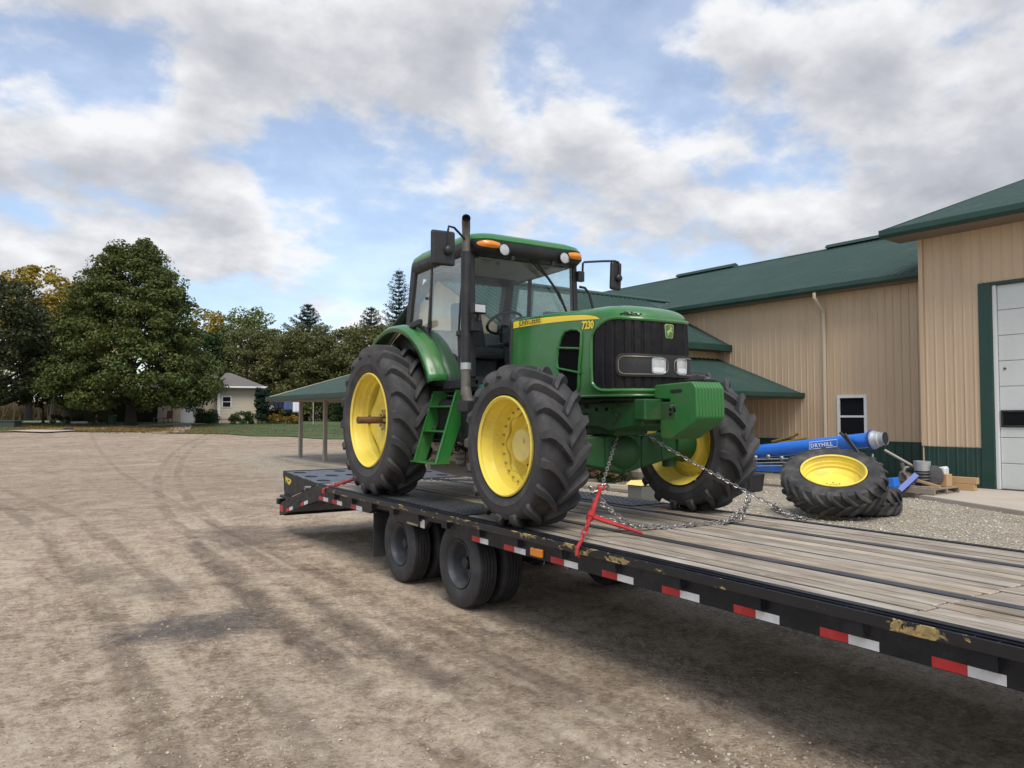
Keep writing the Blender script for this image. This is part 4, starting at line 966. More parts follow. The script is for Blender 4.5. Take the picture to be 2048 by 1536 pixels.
def front_rim():
    q = MB(); q.lathe([(0.205, 0.400), (0.222, 0.420), (0.215, 0.432), (0.198, 0.431), (0.185, 0.413), (0.15, 0.402), (0.11, 0.396), (0.09, 0.382), (0.03, 0.375), (0.0, 0.360), (-0.06, 0.356), (-0.09, 0.38), (-0.16, 0.398), (-0.195, 0.42), (-0.215, 0.432)], (0, 0, 0), 60)
    # bolting flange, eight-sided tabs
    n = 64
    def Ri(t): return 0.288+0.018*math.cos(8*t)
    q.add([(0.002, 0.362*math.cos(2*math.pi*k/n), 0.362*math.sin(2*math.pi*k/n)) for k in range(n)]+[(0.002, Ri(2*math.pi*k/n)*math.cos(2*math.pi*k/n), Ri(2*math.pi*k/n)*math.sin(2*math.pi*k/n)) for k in range(n)]+[(-0.012, Ri(2*math.pi*k/n)*math.cos(2*math.pi*k/n), Ri(2*math.pi*k/n)*math.sin(2*math.pi*k/n)) for k in range(n)],
          [(k, (k+1) % n, n+(k+1) % n, n+k) for k in range(n)]+[(n+k, n+(k+1) % n, 2*n+(k+1) % n, 2*n+k) for k in range(n)])
    return q.mesh('wheel', G['yellow'], 28)
def front_disc():
    q = MB(); n = 72
    def Ro(t): return 0.315+0.012*math.cos(8*t)
    rows = [(-0.014, None), (-0.03, 0.275), (-0.075, 0.255), (-0.10, 0.235), (-0.105, 0.13)]
    V = []
    for x, r in rows:
        for k in range(n):
            t = 2*math.pi*k/n; rr = Ro(t) if r is None else r; V.append((x, rr*math.cos(t), rr*math.sin(t)))
    q.add(V, [(i*n+k, i*n+(k+1) % n, (i+1)*n+(k+1) % n, (i+1)*n+k) for i in range(len(rows)-1) for k in range(n)])
    return q.mesh('disc', G['yellow'], 30)
tq = ag_tyre(0.702, 0.425, 0.46, 17, 0.058, 0.31); ff = tq.mesh('tyre', G['rubber'], 42)
tq2 = ag_tyre(0.702, 0.425, 0.46, 17, 0.058, 0.31); tq2.v = [(-x, -y, z) for (x, y, z) in tq2.v]; fn = tq2.mesh('tyre', G['rubber'], 42)
hubq = MB(); hubq.lathe([(-0.19, 0.19), (-0.10, 0.185), (-0.095, 0.165), (0.015, 0.155), (0.022, 0.148)], (0, 0, 0), 40)
capq = MB(); capq.lathe([(0.0225, 0.147), (0.034, 0.138), (0.038, 0.10), (0.038, 0.0)], (0, 0, 0), 40)
plug = MB().tube([(0.040, 0.02, 0.05), (0.046, 0.035, 0.062), (0.046, 0.055, 0.055), (0.046, 0.06, 0.035), (0.040, 0.04, 0.028)], 0.006, 6)
plug.cyl((0.036, 0.042, 0.045), (0.052, 0.042, 0.045), 0.014, n=8)
ex = [('hub', hubq.mesh('hub', G['yellow'], 30)), ('hub_cap', capq.mesh('hub_cap', G['pale_yellow'], 30)), ('plug', plug.mesh('plug', G['pale_yellow'], 30)),
      ('bolts', bolts(0.328, 24, 0.0, 0.018, 0.012, None).mesh('bolts', G['brass'], None)), ('bolts', bolts(0.185, 10, -0.10, -0.075, 0.014, None).mesh('bolts', G['rust'], None))]
AG['front'] = ((ff, fn), front_rim(), front_disc(), ex)
RY = -0.38
ag_wheel(TR, (-0.97, RY, 0.888), 'rear', True, 0.12); ag_wheel(TR, (0.95, RY, 0.888), 'rear', False, 0.4)
FY = -3.495
ag_wheel(TR, (-1.03, FY, 0.684), 'front', True, 0.05); ag_wheel(TR, (1.02, FY, 0.684), 'front', False, 0.3)

# ---- chassis, axles, engine
q = MB()
prof = [(-0.95, 0.68, 0.10), (-0.72, 0.66, 0.12), (-0.48, 0.63, 0.13), (-0.22, 0.60, 0.15), (0.0, 0.60, 0.20), (0.22, 0.60, 0.15), (0.48, 0.63, 0.13), (0.72, 0.66, 0.12), (0.95, 0.68, 0.10)]
for i in range(len(prof)-1):
    (x0, z0, h0), (x1, z1, h1) = prof[i], prof[i+1]
    d0, d1 = 0.13, 0.13
    q.hexa([(x0, FY-d0, z0-h0), (x1, FY-d1, z1-h1), (x1, FY+d1, z1-h1), (x0, FY+d0, z0-h0), (x0, FY-d0, z0+h0), (x1, FY-d1, z1+h1), (x1, FY+d1, z1+h1), (x0, FY+d0, z0+h0)])
q.ball((0, FY-0.02, 0.60), 0.22, 18, 10, (1.1, 0.9, 0.85))
q.build('front_axle', G['green_dull_shaded'], TR, 30, bevel=0.02)
for s in (-1, 1):
    k = MB(); k.cyl((s*0.66, FY, 0.68), (s*0.88, FY, 0.68), 0.17, 0.20, n=24); k.cyl((s*0.70, FY, 0.44), (s*0.70, FY, 0.92), 0.07, n=14); k.build('steering_knuckle', G['green_dull_shaded'], TR, 30)
MB().cyl((-0.6, FY+0.20, 0.62), (0.6, FY+0.20, 0.62), 0.025, n=10).build('tie_rod', G['black'], TR)
MB().bb(-0.20, 0.20, FY-0.22, FY+0.75, 0.76, 0.98).build('axle_carrier', G['green_dull_shaded'], TR, None, bevel=0.02)
MB().prism('x', [(-2.2, 0.84), (-3.6, 0.84), (-3.75, 0.80), (-4.18, 0.86), (-4.22, 1.075), (-2.2, 1.075)], -0.29, 0.29).build('front_frame', G['green_dull_shaded'], TR, None, bevel=0.015)
q = MB()
for (y, z) in ((-3.42, 1.03), (-3.42, 0.955), (-3.42, 0.88), (-3.86, 1.035), (-3.80, 0.99), (-3.88, 0.95), (-3.84, 0.90)):
    q.cyl((-0.287, y, z), (-0.312, y, z), 0.019, n=6)
q.build('bolts', G['green_dull_shaded'], TR, None)['kind'] = 'stuff'
q = MB()
for y in (-3.58, -3.72): q.cyl((-0.2885, y, 1.0), (-0.293, y, 1.0), 0.018, n=10)
q.build('bolt_holes', G['void'], TR, None)['kind'] = 'stuff'
# weight bracket
q = MB(); q.bb(-0.345, 0.345, -4.280, -4.145, 0.905, 1.085); q.bb(-0.165, 0.165, -4.460, -4.270, 0.90, 1.06); q.build('weight_bracket', G['green_dull_shaded'], TR, None, bevel=0.012)
# suitcase weights: nine plates
wp = [(-4.215, 1.205), (-4.640, 1.222), (-4.685, 1.17), (-4.690, 0.93), (-4.660, 0.89), (-4.410, 0.752), (-4.370, 0.745), (-4.285, 0.75), (-4.270, 0.78), (-4.270, 0.91), (-4.385, 0.925), (-4.385, 1.08), (-4.240, 1.085), (-4.195, 1.10), (-4.190, 1.17)]
pw = 0.332/9
wpm = None
for k in range(9):
    x0 = -0.166+k*pw
    if wpm is None:
        wpm = MB().prism('x', wp, 0.0012, pw-0.0012).mesh('front_weight', surf('green_weight_paint', (0.018, 0.135, 0.026), (0.028, 0.16, 0.035), 6.0, 0.38, 0.55, bump=0.12, bscale=50, dust=(0.12, 0.08, 0.045), dust_amt=0.5), 30)
    place('front_weight', wpm, TR, bevel=0.010, loc=(x0, 0, 0))
MB().prism('x', [(-4.390, 1.145), (-4.410, 1.13), (-4.515, 1.133), (-4.535, 1.148), (-4.515, 1.163), (-4.410, 1.16)], -0.1672, -0.1655).build('handle_slot', G['black'], TR, None)
q = MB(); q.cyl((-0.164, -4.440, 1.02), (-0.20, -4.440, 1.02), 0.018, n=8); q.cyl((-0.19, -4.420, 1.028), (-0.19, -4.470, 1.028), 0.010, n=6); q.build('retaining_pin', G['steel'], TR)
q = MB()
for (y, z) in ((-4.395, 0.995), (-4.395, 0.955), (-4.445, 0.985)): q.cyl((-0.1655, y, z), (-0.1675, y, z), 0.012, n=10)
q.build('bolt_holes', G['void'], TR, None)['kind'] = 'stuff'
MB().bb(0.02, 0.16, -4.600, -4.360, 1.226, 1.25).build('tow_pin_plate', G['black'], TR, None, bevel=0.006)
MB().cyl((0.10, -4.560, 1.22), (0.10, -4.560, 1.262), 0.03, n=12).build('tow_pin', G['steel'], TR)
# drivetrain, dark underneath
q = MB(); q.bb(-0.26, 0.26, -2.5, 0.35, 0.62, 1.15); q.bb(-0.30, 0.30, -0.35, 0.40, 0.60, 1.20); q.build('transmission', G['green_dull_shaded'], TR, None, bevel=0.03)
q = MB(); q.bb(-0.33, 0.33, -3.65, -2.35, 1.05, 1.62); q.build('engine', G['black'], TR, None, bevel=0.03)
MB().cyl((-0.8, RY, 0.88), (0.8, RY, 0.88), 0.15, n=24).build('rear_axle', G['green_dull_shaded'], TR)
q = MB(); q.bb(-0.72, -0.30, -2.02, -0.9, 0.66, 1.12); q.build('fuel_tank', G['black'], TR, None, bevel=0.06)
q = MB(); q.bb(0.30, 0.72, -2.02, -0.9, 0.66, 1.12); q.build('battery_box', G['black'], TR, None, bevel=0.06)
MB().bb(-0.62, -0.30, -2.55, -1.95, 1.14, 1.27).build('air_duct', G['teal'], TR, None, bevel=0.02)
for pth in ([(-0.5, -2.3, 1.0), (-0.55, -2.7, 0.8), (-0.45, -3.0, 0.75)], [(-0.4, -2.1, 0.7), (-0.48, -2.5, 0.55), (-0.4, -2.9, 0.62), (-0.5, -3.1, 0.8)]):
    MB().tube(pth, 0.018, 8).build('hydraulic_hose', G['hose'], TR)
q = MB(); q.bb(-0.05, 0.05, -0.2, 0.95, 0.42, 0.47); q.build('drawbar', G['black'], TR, None)
q = MB()
for s in (-1, 1): q.hexa([(s*0.35-0.02, 0.2, 0.62), (s*0.35+0.02, 0.2, 0.62), (s*0.42+0.02, 1.0, 0.50), (s*0.42-0.02, 1.0, 0.50), (s*0.35-0.02, 0.2, 0.70), (s*0.35+0.02, 0.2, 0.70), (s*0.42+0.02, 1.0, 0.58), (s*0.42-0.02, 1.0, 0.58)])
q.build('lift_arm', G['black'], TR, None)

# ---- hood: a shell swept round the nose
HW, YN, YS, YB = 0.43, -4.20, -3.72, -2.36
def plan(s):
    """s in [-1,1]: near rear edge -> nose -> far rear edge; returns (x, y)"""
    a = abs(s); sg = -1 if s < 0 else 1
    if a > 0.5:
        t = (a-0.5)/0.5; return (sg*(HW-0.012*t), YS+(YB-YS)*t)
    t = a/0.5*math.pi/2
    n = 2/2.7
    return (sg*HW*math.sin(t)**n, YS+(YN-YS)*math.cos(t)**n)
def zsh(y): # shoulder height
    t = (y-YB)/(YN-YB); return 1.905-0.045*t-0.095*t**2.2
def ztop(y):
    t = (y-YB)/(YN-YB); return 1.972+0.012*t-0.085*t**2
def hood(s, v, off=0.0):
    x, y = plan(s); zs = zsh(y); yt = max(y, -3.45+0.25*(1-abs(s)*2 if abs(s) < 0.5 else 0))
    e = 1e-3; xa, ya = plan(max(-1, s-e)); xb, yb = plan(min(1, s+e)); tx, ty = xb-xa, yb-ya; l = math.hypot(tx, ty) or 1; nx, ny = ty/l, -tx/l
    if v <= 1: z = 1.125+(zs-1.125)*v; bulge = 0.012*math.sin(math.pi*v); return (x+nx*(off+bulge), y+ny*(off+bulge), z)
    ph = (v-1)*math.pi/2; m_ = 2/2.6
    f = 1-math.cos(ph)**m_; h = math.sin(ph)**m_
    return (x*(1-f)+nx*off*(1-f), y+(yt-y)*f+ny*off*(1-f), zs+(ztop(yt)-zs)*h+off*h)
ss = list(np.linspace(-1, -0.5, 12))+list(np.linspace(-0.47, 0.47, 41))+list(np.linspace(0.5, 1, 12))
vv = list(np.linspace(0, 1, 9))+[1+math.asin(math.sin(math.pi/2*k/14)**1.0)/(math.pi/2) for k in range(1, 15)]
q = MB(); q.grid(lambda s, v: hood(s, v), ss, vv); q.build('hood', G['green'], TR, 60)
# skirt lip, and a dark tube standing in for the gap's shadow
q = MB(); q.tube([(plan(s)[0]*1.0, plan(s)[1], 1.118) for s in ss], 0.013, 8, cap=False); q.build('hood_lip', G['green'], TR, 40)
q = MB(); q.tube([(plan(s)[0]*0.9, YS+(plan(s)[1]-YS)*0.92 if plan(s)[1] < YS else plan(s)[1], 1.09) for s in ss], 0.02, 6, cap=False); q.build('hood_seal_and_gap_shade', G['hose'], TR)
# patches on the shell
def rounded(s0, s1, v0, v1, rs, rv, n=6, sl=0.0):
    P = []
    for (cs, cv, a0) in ((s1-rs[0], v1-rv[0], 0), (s0+rs[1], v1-rv[1], 90), (s0+rs[2], v0+rv[2], 180), (s1-rs[3], v0+rv[3], 270)):
        i = {0: 0, 90: 1, 180: 2, 270: 3}[a0]
        for k in range(n+1):
            a = rad(a0+90*k/n); P.append((cs+rs[i]*math.cos(a), cv+rv[i]*math.sin(a)))
    return dense(P)
def patch(name, mat, outline, off, mid_s, ns=30, nv=12, ribs=None, parent=TR):
    """fill an (s,v) outline, column by column"""
    smin = min(p[0] for p in outline); smax = max(p[0] for p in outline); q = MB(); cols = []
    m = len(outline)
    for i in range(ns+1):
        s = smin+(smax-smin)*(0.002+0.996*i/ns); vs_ = []
        for k in range(m):
            (a, b_), (c, d) = outline[k], outline[(k+1) % m]
            if (a-s)*(c-s) <= 0 and abs(a-c) > 1e-9: vs_.append(b_+(d-b_)*(s-a)/(c-a))
        lo, hi = min(vs_), max(vs_)
        o_ = off if ribs is None else off+ribs(i)
        cols.append([hood(s, lo+(hi-lo)*j/nv, o_) for j in range(nv+1)])
    V = [p for c in cols for p in c]; n = nv+1
    q.add(V, [(i*n+j, (i+1)*n+j, (i+1)*n+j+1, i*n+j+1) for i in range(ns) for j in range(nv)])
    return q.build(name, mat, parent, 50 if ribs is None else None)
# wrap-round grille, ribbed
gout = rounded(-0.505, 0.505, 0.055, 1.0, (0.17, 0.17, 0.07, 0.07), (0.28, 0.28, 0.12, 0.12))
patch('grille', G['grille'], gout, 0.004, 0, 120, 14, ribs=lambda i: 0.010 if (i % 8) not in (0, 1) else 0.0)
q = MB(); q.tube([hood(s, v, 0.008) for (s, v) in gout], 0.018, 8, closed=True); q.build('grille_lip', G['green'], TR, 40)
# side vents, both sides
for sg in (-1, 1):
    # outline in (s,v): leaning slot
    base = [(0.560, 0.80), (0.580, 0.845), (0.615, 0.855), (0.652, 0.83), (0.672, 0.76), (0.690, 0.62), (0.698, 0.45), (0.692, 0.30), (0.672, 0.16), (0.645, 0.08), (0.612, 0.03), (0.590, 0.04), (0.580, 0.10), (0.572, 0.35), (0.562, 0.6)]
    ol = [(sg*a, b_) for a, b_ in base]
    patch('side_vent', G['void'], ol, 0.003, 0, 40, 10, ribs=lambda i: 0.004 if i % 3 else 0.0)
    q = MB(); q.tube([hood(s, v, 0.006) for s, v in dense(ol)], 0.015, 8, closed=True); q.build('vent_lip', G['green'], TR, 40)
    for (va, vb) in ((0.62, 0.60), (0.36, 0.29)):
        q = MB(); q.tube([hood(sg*(0.695-(0.13)*k/6), va+(vb-va)*k/6, 0.012) for k in range(7)], 0.011, 6); q.build('vent_bar', G['green'], TR, 40)
    # yellow stripe tapering to the front
    def stripe(t, e_):
        s = 1.0-0.53*t; lo, hi = 0.925+0.05*t, 1.05+0.10*t*(1-t)+0.01*t
        tip = max(0.0, (t-0.82)/0.18); hi = hi-(hi-lo)*tip**1.8*0.96
        return hood(sg*s, lo+(hi-lo)*e_, 0.0035)
    q = MB(); q.grid(stripe, list(np.linspace(0.02, 1, 40)), [0, 0.25, 0.5, 0.75, 1.0]); q.build('stripe', G['stripe'], TR, 60)
XL = -HW-0.0085
lettering('lettering', 'JOHN DEERE', 0.084, G['print_k'], TR, (XL-0.005, -2.52, 1.856), (0, -1, 0.01), (0, 0.01, 1), shear=0.2, bold=0.0, spacing=0.94, sx=0.84)
lettering('lettering', '7230', 0.098, G['stripe'], TR, (XL-0.004, -3.56, 1.73), (0, -1, -0.05), (0, -0.05, 1), bold=0.0035, sx=0.86)
# rear edge seal of the hood
q = MB(); q.tube([hood(-1, v, 0.004) for v in np.linspace(0.0, 2, 24)]+[hood(1, v, 0.004) for v in np.linspace(2, 0.0, 24)][1:], 0.022, 6); q.build('hood_seal_and_gap_shade', G['hose'], TR, 40)
# scuff on the nose and a badge
ES = 0.0
q = MB()
yN = plan(0.0)[1]-0.022
def badge(w_, h_, r, y): 
    P = []
    for (cx, cz, a0) in ((w_-r, h_-r, 0), (-w_+r, h_-r, 90), (-w_*0.86+r, -h_+r, 180), (w_*0.86-r, -h_+r, 270)):
        for k in range(5):
            a = rad(a0+22.5*k); P.append((cx+r*math.cos(a), cz+r*math.sin(a)))
    return MB().prism('y', [(p[0], p[1]+1.675) for p in P], y, y+0.004)
G['badge'] = surf('badge_print', (0.42, 0.46, 0.16), (0.38, 0.42, 0.14), 20, 0.5)
badge(0.052, 0.062, 0.020, yN-0.0).build('emblem', G['badge'], TR, None)
badge(0.046, 0.056, 0.017, yN-0.0025).build('emblem', G['green'], TR, None)
deer = [(-0.030, -0.012), (-0.022, 0.004), (-0.006, 0.008), (0.006, 0.016), (0.010, 0.034), (0.000, 0.044), (0.004, 0.048), (0.016, 0.036), (0.030, 0.030), (0.032, 0.024), (0.020, 0.022), (0.020, 0.008), (0.036, -0.010), (0.031, -0.014), (0.012, 0.000), (-0.002, -0.008), (-0.014, -0.036), (-0.020, -0.040), (-0.018, -0.012), (-0.026, -0.020)]
MB().prism('y', [(p[0], p[1]+1.675) for p in deer], yN-0.0045, yN-0.0025).build('emblem', G['badge'], TR, None)
q = MB(); q.grid(lambda s, v: hood(s, v, 0.003), list(np.linspace(-0.34, -0.16, 12)), [1.06+0.02*k for k in range(6)])
q.v = [p for p in q.v]; rs = random.Random(3); q.f = [f for i, f in enumerate(q.f) if (i//5 > 1 and (i % 5) < 3 and rs.random() < 0.86) or rs.random() < 0.15]
q.build('paint_scuff', G['grille'], TR, None)
# headlamp unit wrapped round the nose, lamps either side of the centre
def lamp_outline(s0, s1, v0, v1, r_=0.02, rv_=0.04): return rounded(s0, s1, v0, v1, (r_,)*4, (rv_,)*4, 4)
housing = rounded(-0.345, 0.345, 0.235, 0.535, (0.05,)*4, (0.09,)*4)
patch('headlamp_housing', G['plastic'], housing, 0.028, 0, 50, 8)
q = MB(); ring_i = [hood(s, v, 0.028) for s, v in housing]; ring_o = [hood(s, v, 0.008) for s, v in housing]; n = len(ring_i)
q.add(ring_i+ring_o, [(k, (k+1) % n, n+(k+1) % n, n+k) for k in range(n)]); q.build('headlamp_housing', G['plastic'], TR, 40)
for sg in (-1, 1):
    ol = [(sg*s, v) for s, v in rounded(0.012, 0.325, 0.265, 0.495, (0.045,)*4, (0.07,)*4)]
    q = MB(); q.tube([hood(s, v, 0.030) for s, v in ol], 0.0055, 6, closed=True); q.build('headlamp_bezel', G['bezel'], TR, 40)
    o2 = [(sg*s, v) for s, v in rounded(0.026, 0.108, 0.28, 0.48, (0.02,)*4, (0.03,)*4)]
    hl = patch('headlamp', G['lens'], o2, 0.0325, 0, 14, 6)
    q = MB(); q.tube([hood(s, v, 0.0335) for s, v in o2], 0.005, 6, closed=True); q.build('lamp_rim', G['galv'], hl, 40)
    o3 = [(sg*s, v) for s, v in rounded(0.032, 0.102, 0.30, 0.36, (0.015,)*4, (0.015,)*4)]
    patch('reflector', G['white'], o3, 0.0345, 0, 8, 3, parent=hl)

# ---- cab
CZ0 = 1.27; CZ1 = 2.70
cabpts = {}
# pillar paths
for s in (-1, 1):
    MB().hexa([(s*0.665, -2.04, 1.35), (s*0.725, -2.04, 1.35), (s*0.725, -1.96, 1.35), (s*0.665, -1.96, 1.35), (s*0.655, -2.00, 2.70), (s*0.715, -2.00, 2.70), (s*0.715, -1.92, 2.70), (s*0.655, -1.92, 2.70)]).build('cab_pillar', G['black'], TR, None, bevel=0.012)
    MB().hexa([(s*0.675, -1.03, 1.95), (s*0.715, -1.03, 1.95), (s*0.715, -0.985, 1.95), (s*0.675, -0.985, 1.95), (s*0.665, -1.10, 2.72), (s*0.705, -1.10, 2.72), (s*0.705, -1.055, 2.72), (s*0.665, -1.055, 2.72)]).build('cab_pillar', G['black'], TR, None, bevel=0.008)
    MB().hexa([(s*0.60, -0.52, 2.00), (s*0.72, -0.52, 2.00), (s*0.72, -0.38, 2.00), (s*0.60, -0.38, 2.00), (s*0.60, -0.70, 2.78), (s*0.72, -0.70, 2.78), (s*0.72, -0.55, 2.78), (s*0.60, -0.55, 2.78)]).build('cab_pillar', G['black'], TR, None, bevel=0.02)
    # door frame: lower curve following the fender
    fr = [(-1.94, 1.34), (-1.42, 1.32), (-1.24, 1.55), (-1.06, 1.83), (-0.86, 1.99), (-0.56, 2.04)]
    q = MB(); q.tube([(s*0.705, y, z) for y, z in fr], 0.022, 6); q.build('door_frame', G['plastic'], TR, 40)
    MB().prism('x', [(-1.44, 1.28), (-1.24, 1.55), (-1.06, 1.83), (-0.86, 1.99), (-0.56, 2.04), (-0.5, 1.9), (-0.80, 1.72), (-1.0, 1.45), (-1.08, 1.28)], min(s*0.60, s*0.698), max(s*0.60, s*0.698)).build('lower_panel', G['black'], TR, None)
    # glass: door, quarter
    xg = s*0.700
    def gpane(name, pts):
        q = MB(); q.prism('x', pts, xg-0.003, xg+0.003); return q.build(name, G['glass'], TR, None)
    gpane('door_glass', [(-1.95, 1.36), (-1.43, 1.345), (-1.25, 1.57), (-1.07, 1.85), (-1.05, 1.90), (-1.105, 2.69), (-1.93, 2.69)])
    gpane('quarter_glass', [(-0.985, 1.93), (-0.86, 2.0), (-0.53, 2.05), (-0.71, 2.70), (-1.055, 2.72)])
# lower front corner seals, handle, door latch
MB().tube([(-0.72, -1.87, 2.62), (-0.722, -1.80, 2.2), (-0.725, -1.76, 1.8), (-0.722, -1.78, 1.45), (-0.715, -1.85, 1.34)], 0.012, 6).build('door_seal', G['hose'], TR)
MB().bb(-0.76, -0.71, -1.86, -1.76, 1.80, 1.86).build('door_handle', G['plastic'], TR, None, bevel=0.012)
MB().tube([(-0.73, -1.80, 1.80), (-0.745, -1.83, 1.70), (-0.745, -1.83, 1.60), (-0.73, -1.86, 1.55)], 0.013, 6).build('grab_handle', G['plastic'], TR)
q = MB(); q.ball((-0.712, -0.965, 2.32), 0.02, 8, 6); q.build('latch', G['plastic'], TR)
# windscreen and rear window
def xz(name, y0, y1, pts, mat='glass'):
    q = MB(); P = [(p[0], y0+(y1-y0)*(p[1]-1.35)/(2.70-1.35), p[1]) for p in pts]; n = len(P)
    q.add(P+[(a, b_+0.006, c) for a, b_, c in P], [tuple(range(n-1, -1, -1)), tuple(range(n, 2*n))]+[(i, (i+1) % n, n+(i+1) % n, n+i) for i in range(n)]); return q.build(name, G[mat], TR, None)
xz('windscreen', -2.02, -1.985, [(-0.665, 1.35), (0.665, 1.35), (0.655, 2.70), (-0.655, 2.70)])
q = MB(); P = [(-0.60, -0.42, 2.0), (0.60, -0.42, 2.0), (0.60, -0.62, 2.74), (-0.60, -0.62, 2.74)]; q.add(P+[(a, b_+0.006, c) for a, b_, c in P], [(3, 2, 1, 0), (4, 5, 6, 7), (0, 1, 5, 4), (1, 2, 6, 5), (2, 3, 7, 6), (3, 0, 4, 7)]); q.build('rear_window', G['glass'], TR, None)
# cab floor, lower panels, rear wall
q = MB(); q.bb(-0.64, 0.64, -2.02, -0.40, 1.20, 1.30); q.build('cab_floor', G['plastic'], TR, None, bevel=0.02)
MB().bb(-0.725, -0.62, -2.02, -1.40, 1.235, 1.335).build('door_sill', G['black'], TR, None, bevel=0.012)
MB().bb(0.62, 0.725, -2.02, -1.40, 1.235, 1.335).build('door_sill', G['black'], TR, None, bevel=0.012)
MB().hexa([(-0.60, -0.60, 1.3), (0.60, -0.60, 1.3), (0.60, -0.40, 1.3), (-0.60, -0.40, 1.3), (-0.60, -0.48, 2.02), (0.60, -0.48, 2.02), (0.60, -0.40, 2.02), (-0.60, -0.40, 2.02)]).build('rear_panel', G['trim_in'], TR, None, bevel=0.02)
q = MB(); q.bb(-0.66, 0.66, -2.02, -1.98, 1.28, 1.36); q.build('screen_sill', G['plastic'], TR, None)
# roof: black lower shell and green cap
def rrect(hx, y0, y1, r, z, n=8):
    P = []
    for (cx, cy, a0) in ((hx-r, y1-r, 0), (-hx+r, y1-r, 90), (-hx+r, y0+r, 180), (hx-r, y0+r, 270)):
        for k in range(n+1):
            a = rad(a0+90*k/n); P.append((cx+r*math.cos(a), cy+r*math.sin(a), z))
    return P
def loft(name, mat, rings, cap0=True, cap1=True, dome=None, sm=50):
    q = MB(); n = len(rings[0]); V = [p for r_ in rings for p in r_]
    F = [(i*n+k, i*n+(k+1) % n, (i+1)*n+(k+1) % n, (i+1)*n+k) for i in range(len(rings)-1) for k in range(n)]
    if cap0: F.append(tuple(range(n-1, -1, -1)))
    if cap1: F.append(tuple(range((len(rings)-1)*n, len(rings)*n)))
    q.add(V, F); return q.build(name, mat, TR, sm)
def tilt(ring):   # roof falls a little to the rear
    return [(x, y, z-0.055*max(0, (y+1.0)/0.6)**1.5 if y > -1.0 else z+0.008*(-1.0-y)) for x, y, z in ring]
loft('roof_shell', G['black'], [tilt(rrect(*a)) for a in ((0.60, -2.05, -0.62, 0.16, 2.655), (0.70, -2.13, -0.53, 0.16, 2.665), (0.745, -2.17, -0.48, 0.18, 2.72), (0.75, -2.165, -0.475, 0.19, 2.785), (0.74, -2.14, -0.48, 0.20, 2.80))])
loft('roof', G['green'], [tilt(rrect(*a)) for a in ((0.742, -2.15, -0.478, 0.20, 2.795), (0.748, -2.16, -0.470, 0.21, 2.81), (0.735, -2.13, -0.48, 0.22, 2.855), (0.69, -2.05, -0.55, 0.25, 2.895), (0.60, -1.92, -0.66, 0.28, 2.922), (0.42, -1.70, -0.85, 0.30, 2.94), (0.15, -1.40, -1.1, 0.1, 2.948))])
MB().bb(-0.012, 0.012, -2.10, -1.2, 2.905, 2.935)
# roof lamps: amber flashers at the corners, round work lights
for s in (-1, 1):
    q = MB(); q.grid(lambda u, v: (s*(0.455+0.245*u), -2.178+0.075*max(0, (u-0.45)/0.55)**2.2-0.022*math.sin(math.pi*v)*math.sin(math.pi*min(1, 0.15+u*0.8)), 2.752+0.078*(v-0.5)*math.sin(math.pi*(0.13+0.80*u))**0.5+0.006*u), list(np.linspace(0, 1, 14)), list(np.linspace(0, 1, 8))); q.build('flasher', G['amber'], TR, 60)
    yl = -2.155
    lm = MB().lathe([(-0.03, 0.06), (-0.035, 0.066), (0.05, 0.066)], (s*0.40, yl-0.0, 2.715), 24, 'y').build('work_lamp', G['black'], TR)
    MB().lathe([(-0.026, 0.060), (-0.031, 0.04), (-0.033, 0.0)], (s*0.40, yl, 2.715), 24, 'y').build('lamp_lens', G['lens'], lm)
    MB().bb(s*0.27-0.02, s*0.27+0.02, -2.15, -2.12, 2.62, 2.665).build('lamp_bracket', G['black'], TR, None)
# wiper
MB().tube([(0.10, -2.06, 2.66), (0.42, -2.045, 2.33), (0.60, -2.06, 1.97)], 0.014, 6).build('wiper', G['black'], TR)
MB().tube([(0.02, -2.055, 2.66), (0.30, -2.05, 2.46), (0.60, -2.05, 2.02)], 0.008, 6).build('wiper', G['black'], TR)
# interior: steering wheel, column, seat, console
ctr = Vector((0.02, -1.52, 2.02)); ax = Vector((0, 0.5, 0.86)).normalized(); u_ = Vector((1, 0, 0)); v_ = ax.cross(u_)
q = MB(); q.tube([ctr+(u_*math.cos(2*math.pi*k/28)+v_*math.sin(2*math.pi*k/28))*0.21 for k in range(28)], 0.017, 8, closed=True)
for a in (90, 210, 330): q.cyl(ctr-ax*0.02, ctr+(u_*math.cos(rad(a))+v_*math.sin(rad(a)))*0.2, 0.013, n=6)
q.ball(ctr-ax*0.015, 0.045, 12, 8); q.build('steering_wheel', G['plastic'], TR)
MB().hexa([(-0.10, -1.95, 1.30), (0.14, -1.95, 1.30), (0.14, -1.72, 1.30), (-0.10, -1.72, 1.30), (-0.04, -1.68, 1.95), (0.08, -1.68, 1.95), (0.08, -1.54, 1.98), (-0.04, -1.54, 1.98)]).build('steering_column', G['plastic'], TR, None, bevel=0.03)
MB().bb(-0.14, 0.18, -1.98, -1.70, 1.72, 1.92).build('dashboard', G['plastic'], TR, None, bevel=0.04)
q = MB(); q.bb(-0.25, 0.25, -1.20, -0.72, 1.62, 1.76); q.build('seat', G['fabric'], TR, None, bevel=0.05)
MB().hexa([(-0.24, -0.80, 1.72), (0.24, -0.80, 1.72), (0.24, -0.66, 1.72), (-0.24, -0.66, 1.72), (-0.20, -0.68, 2.35), (0.20, -0.68, 2.35), (0.20, -0.56, 2.35), (-0.20, -0.56, 2.35)]).build('seat_back', G['fabric'], TR, None, bevel=0.05)
MB().bb(-0.18, 0.18, -1.1, -0.75, 1.3, 1.62).build('seat_base', G['plastic'], TR, None, bevel=0.02)
MB().bb(0.30, 0.55, -1.45, -0.6, 1.3, 1.85).build('console', G['plastic'], TR, None, bevel=0.05)
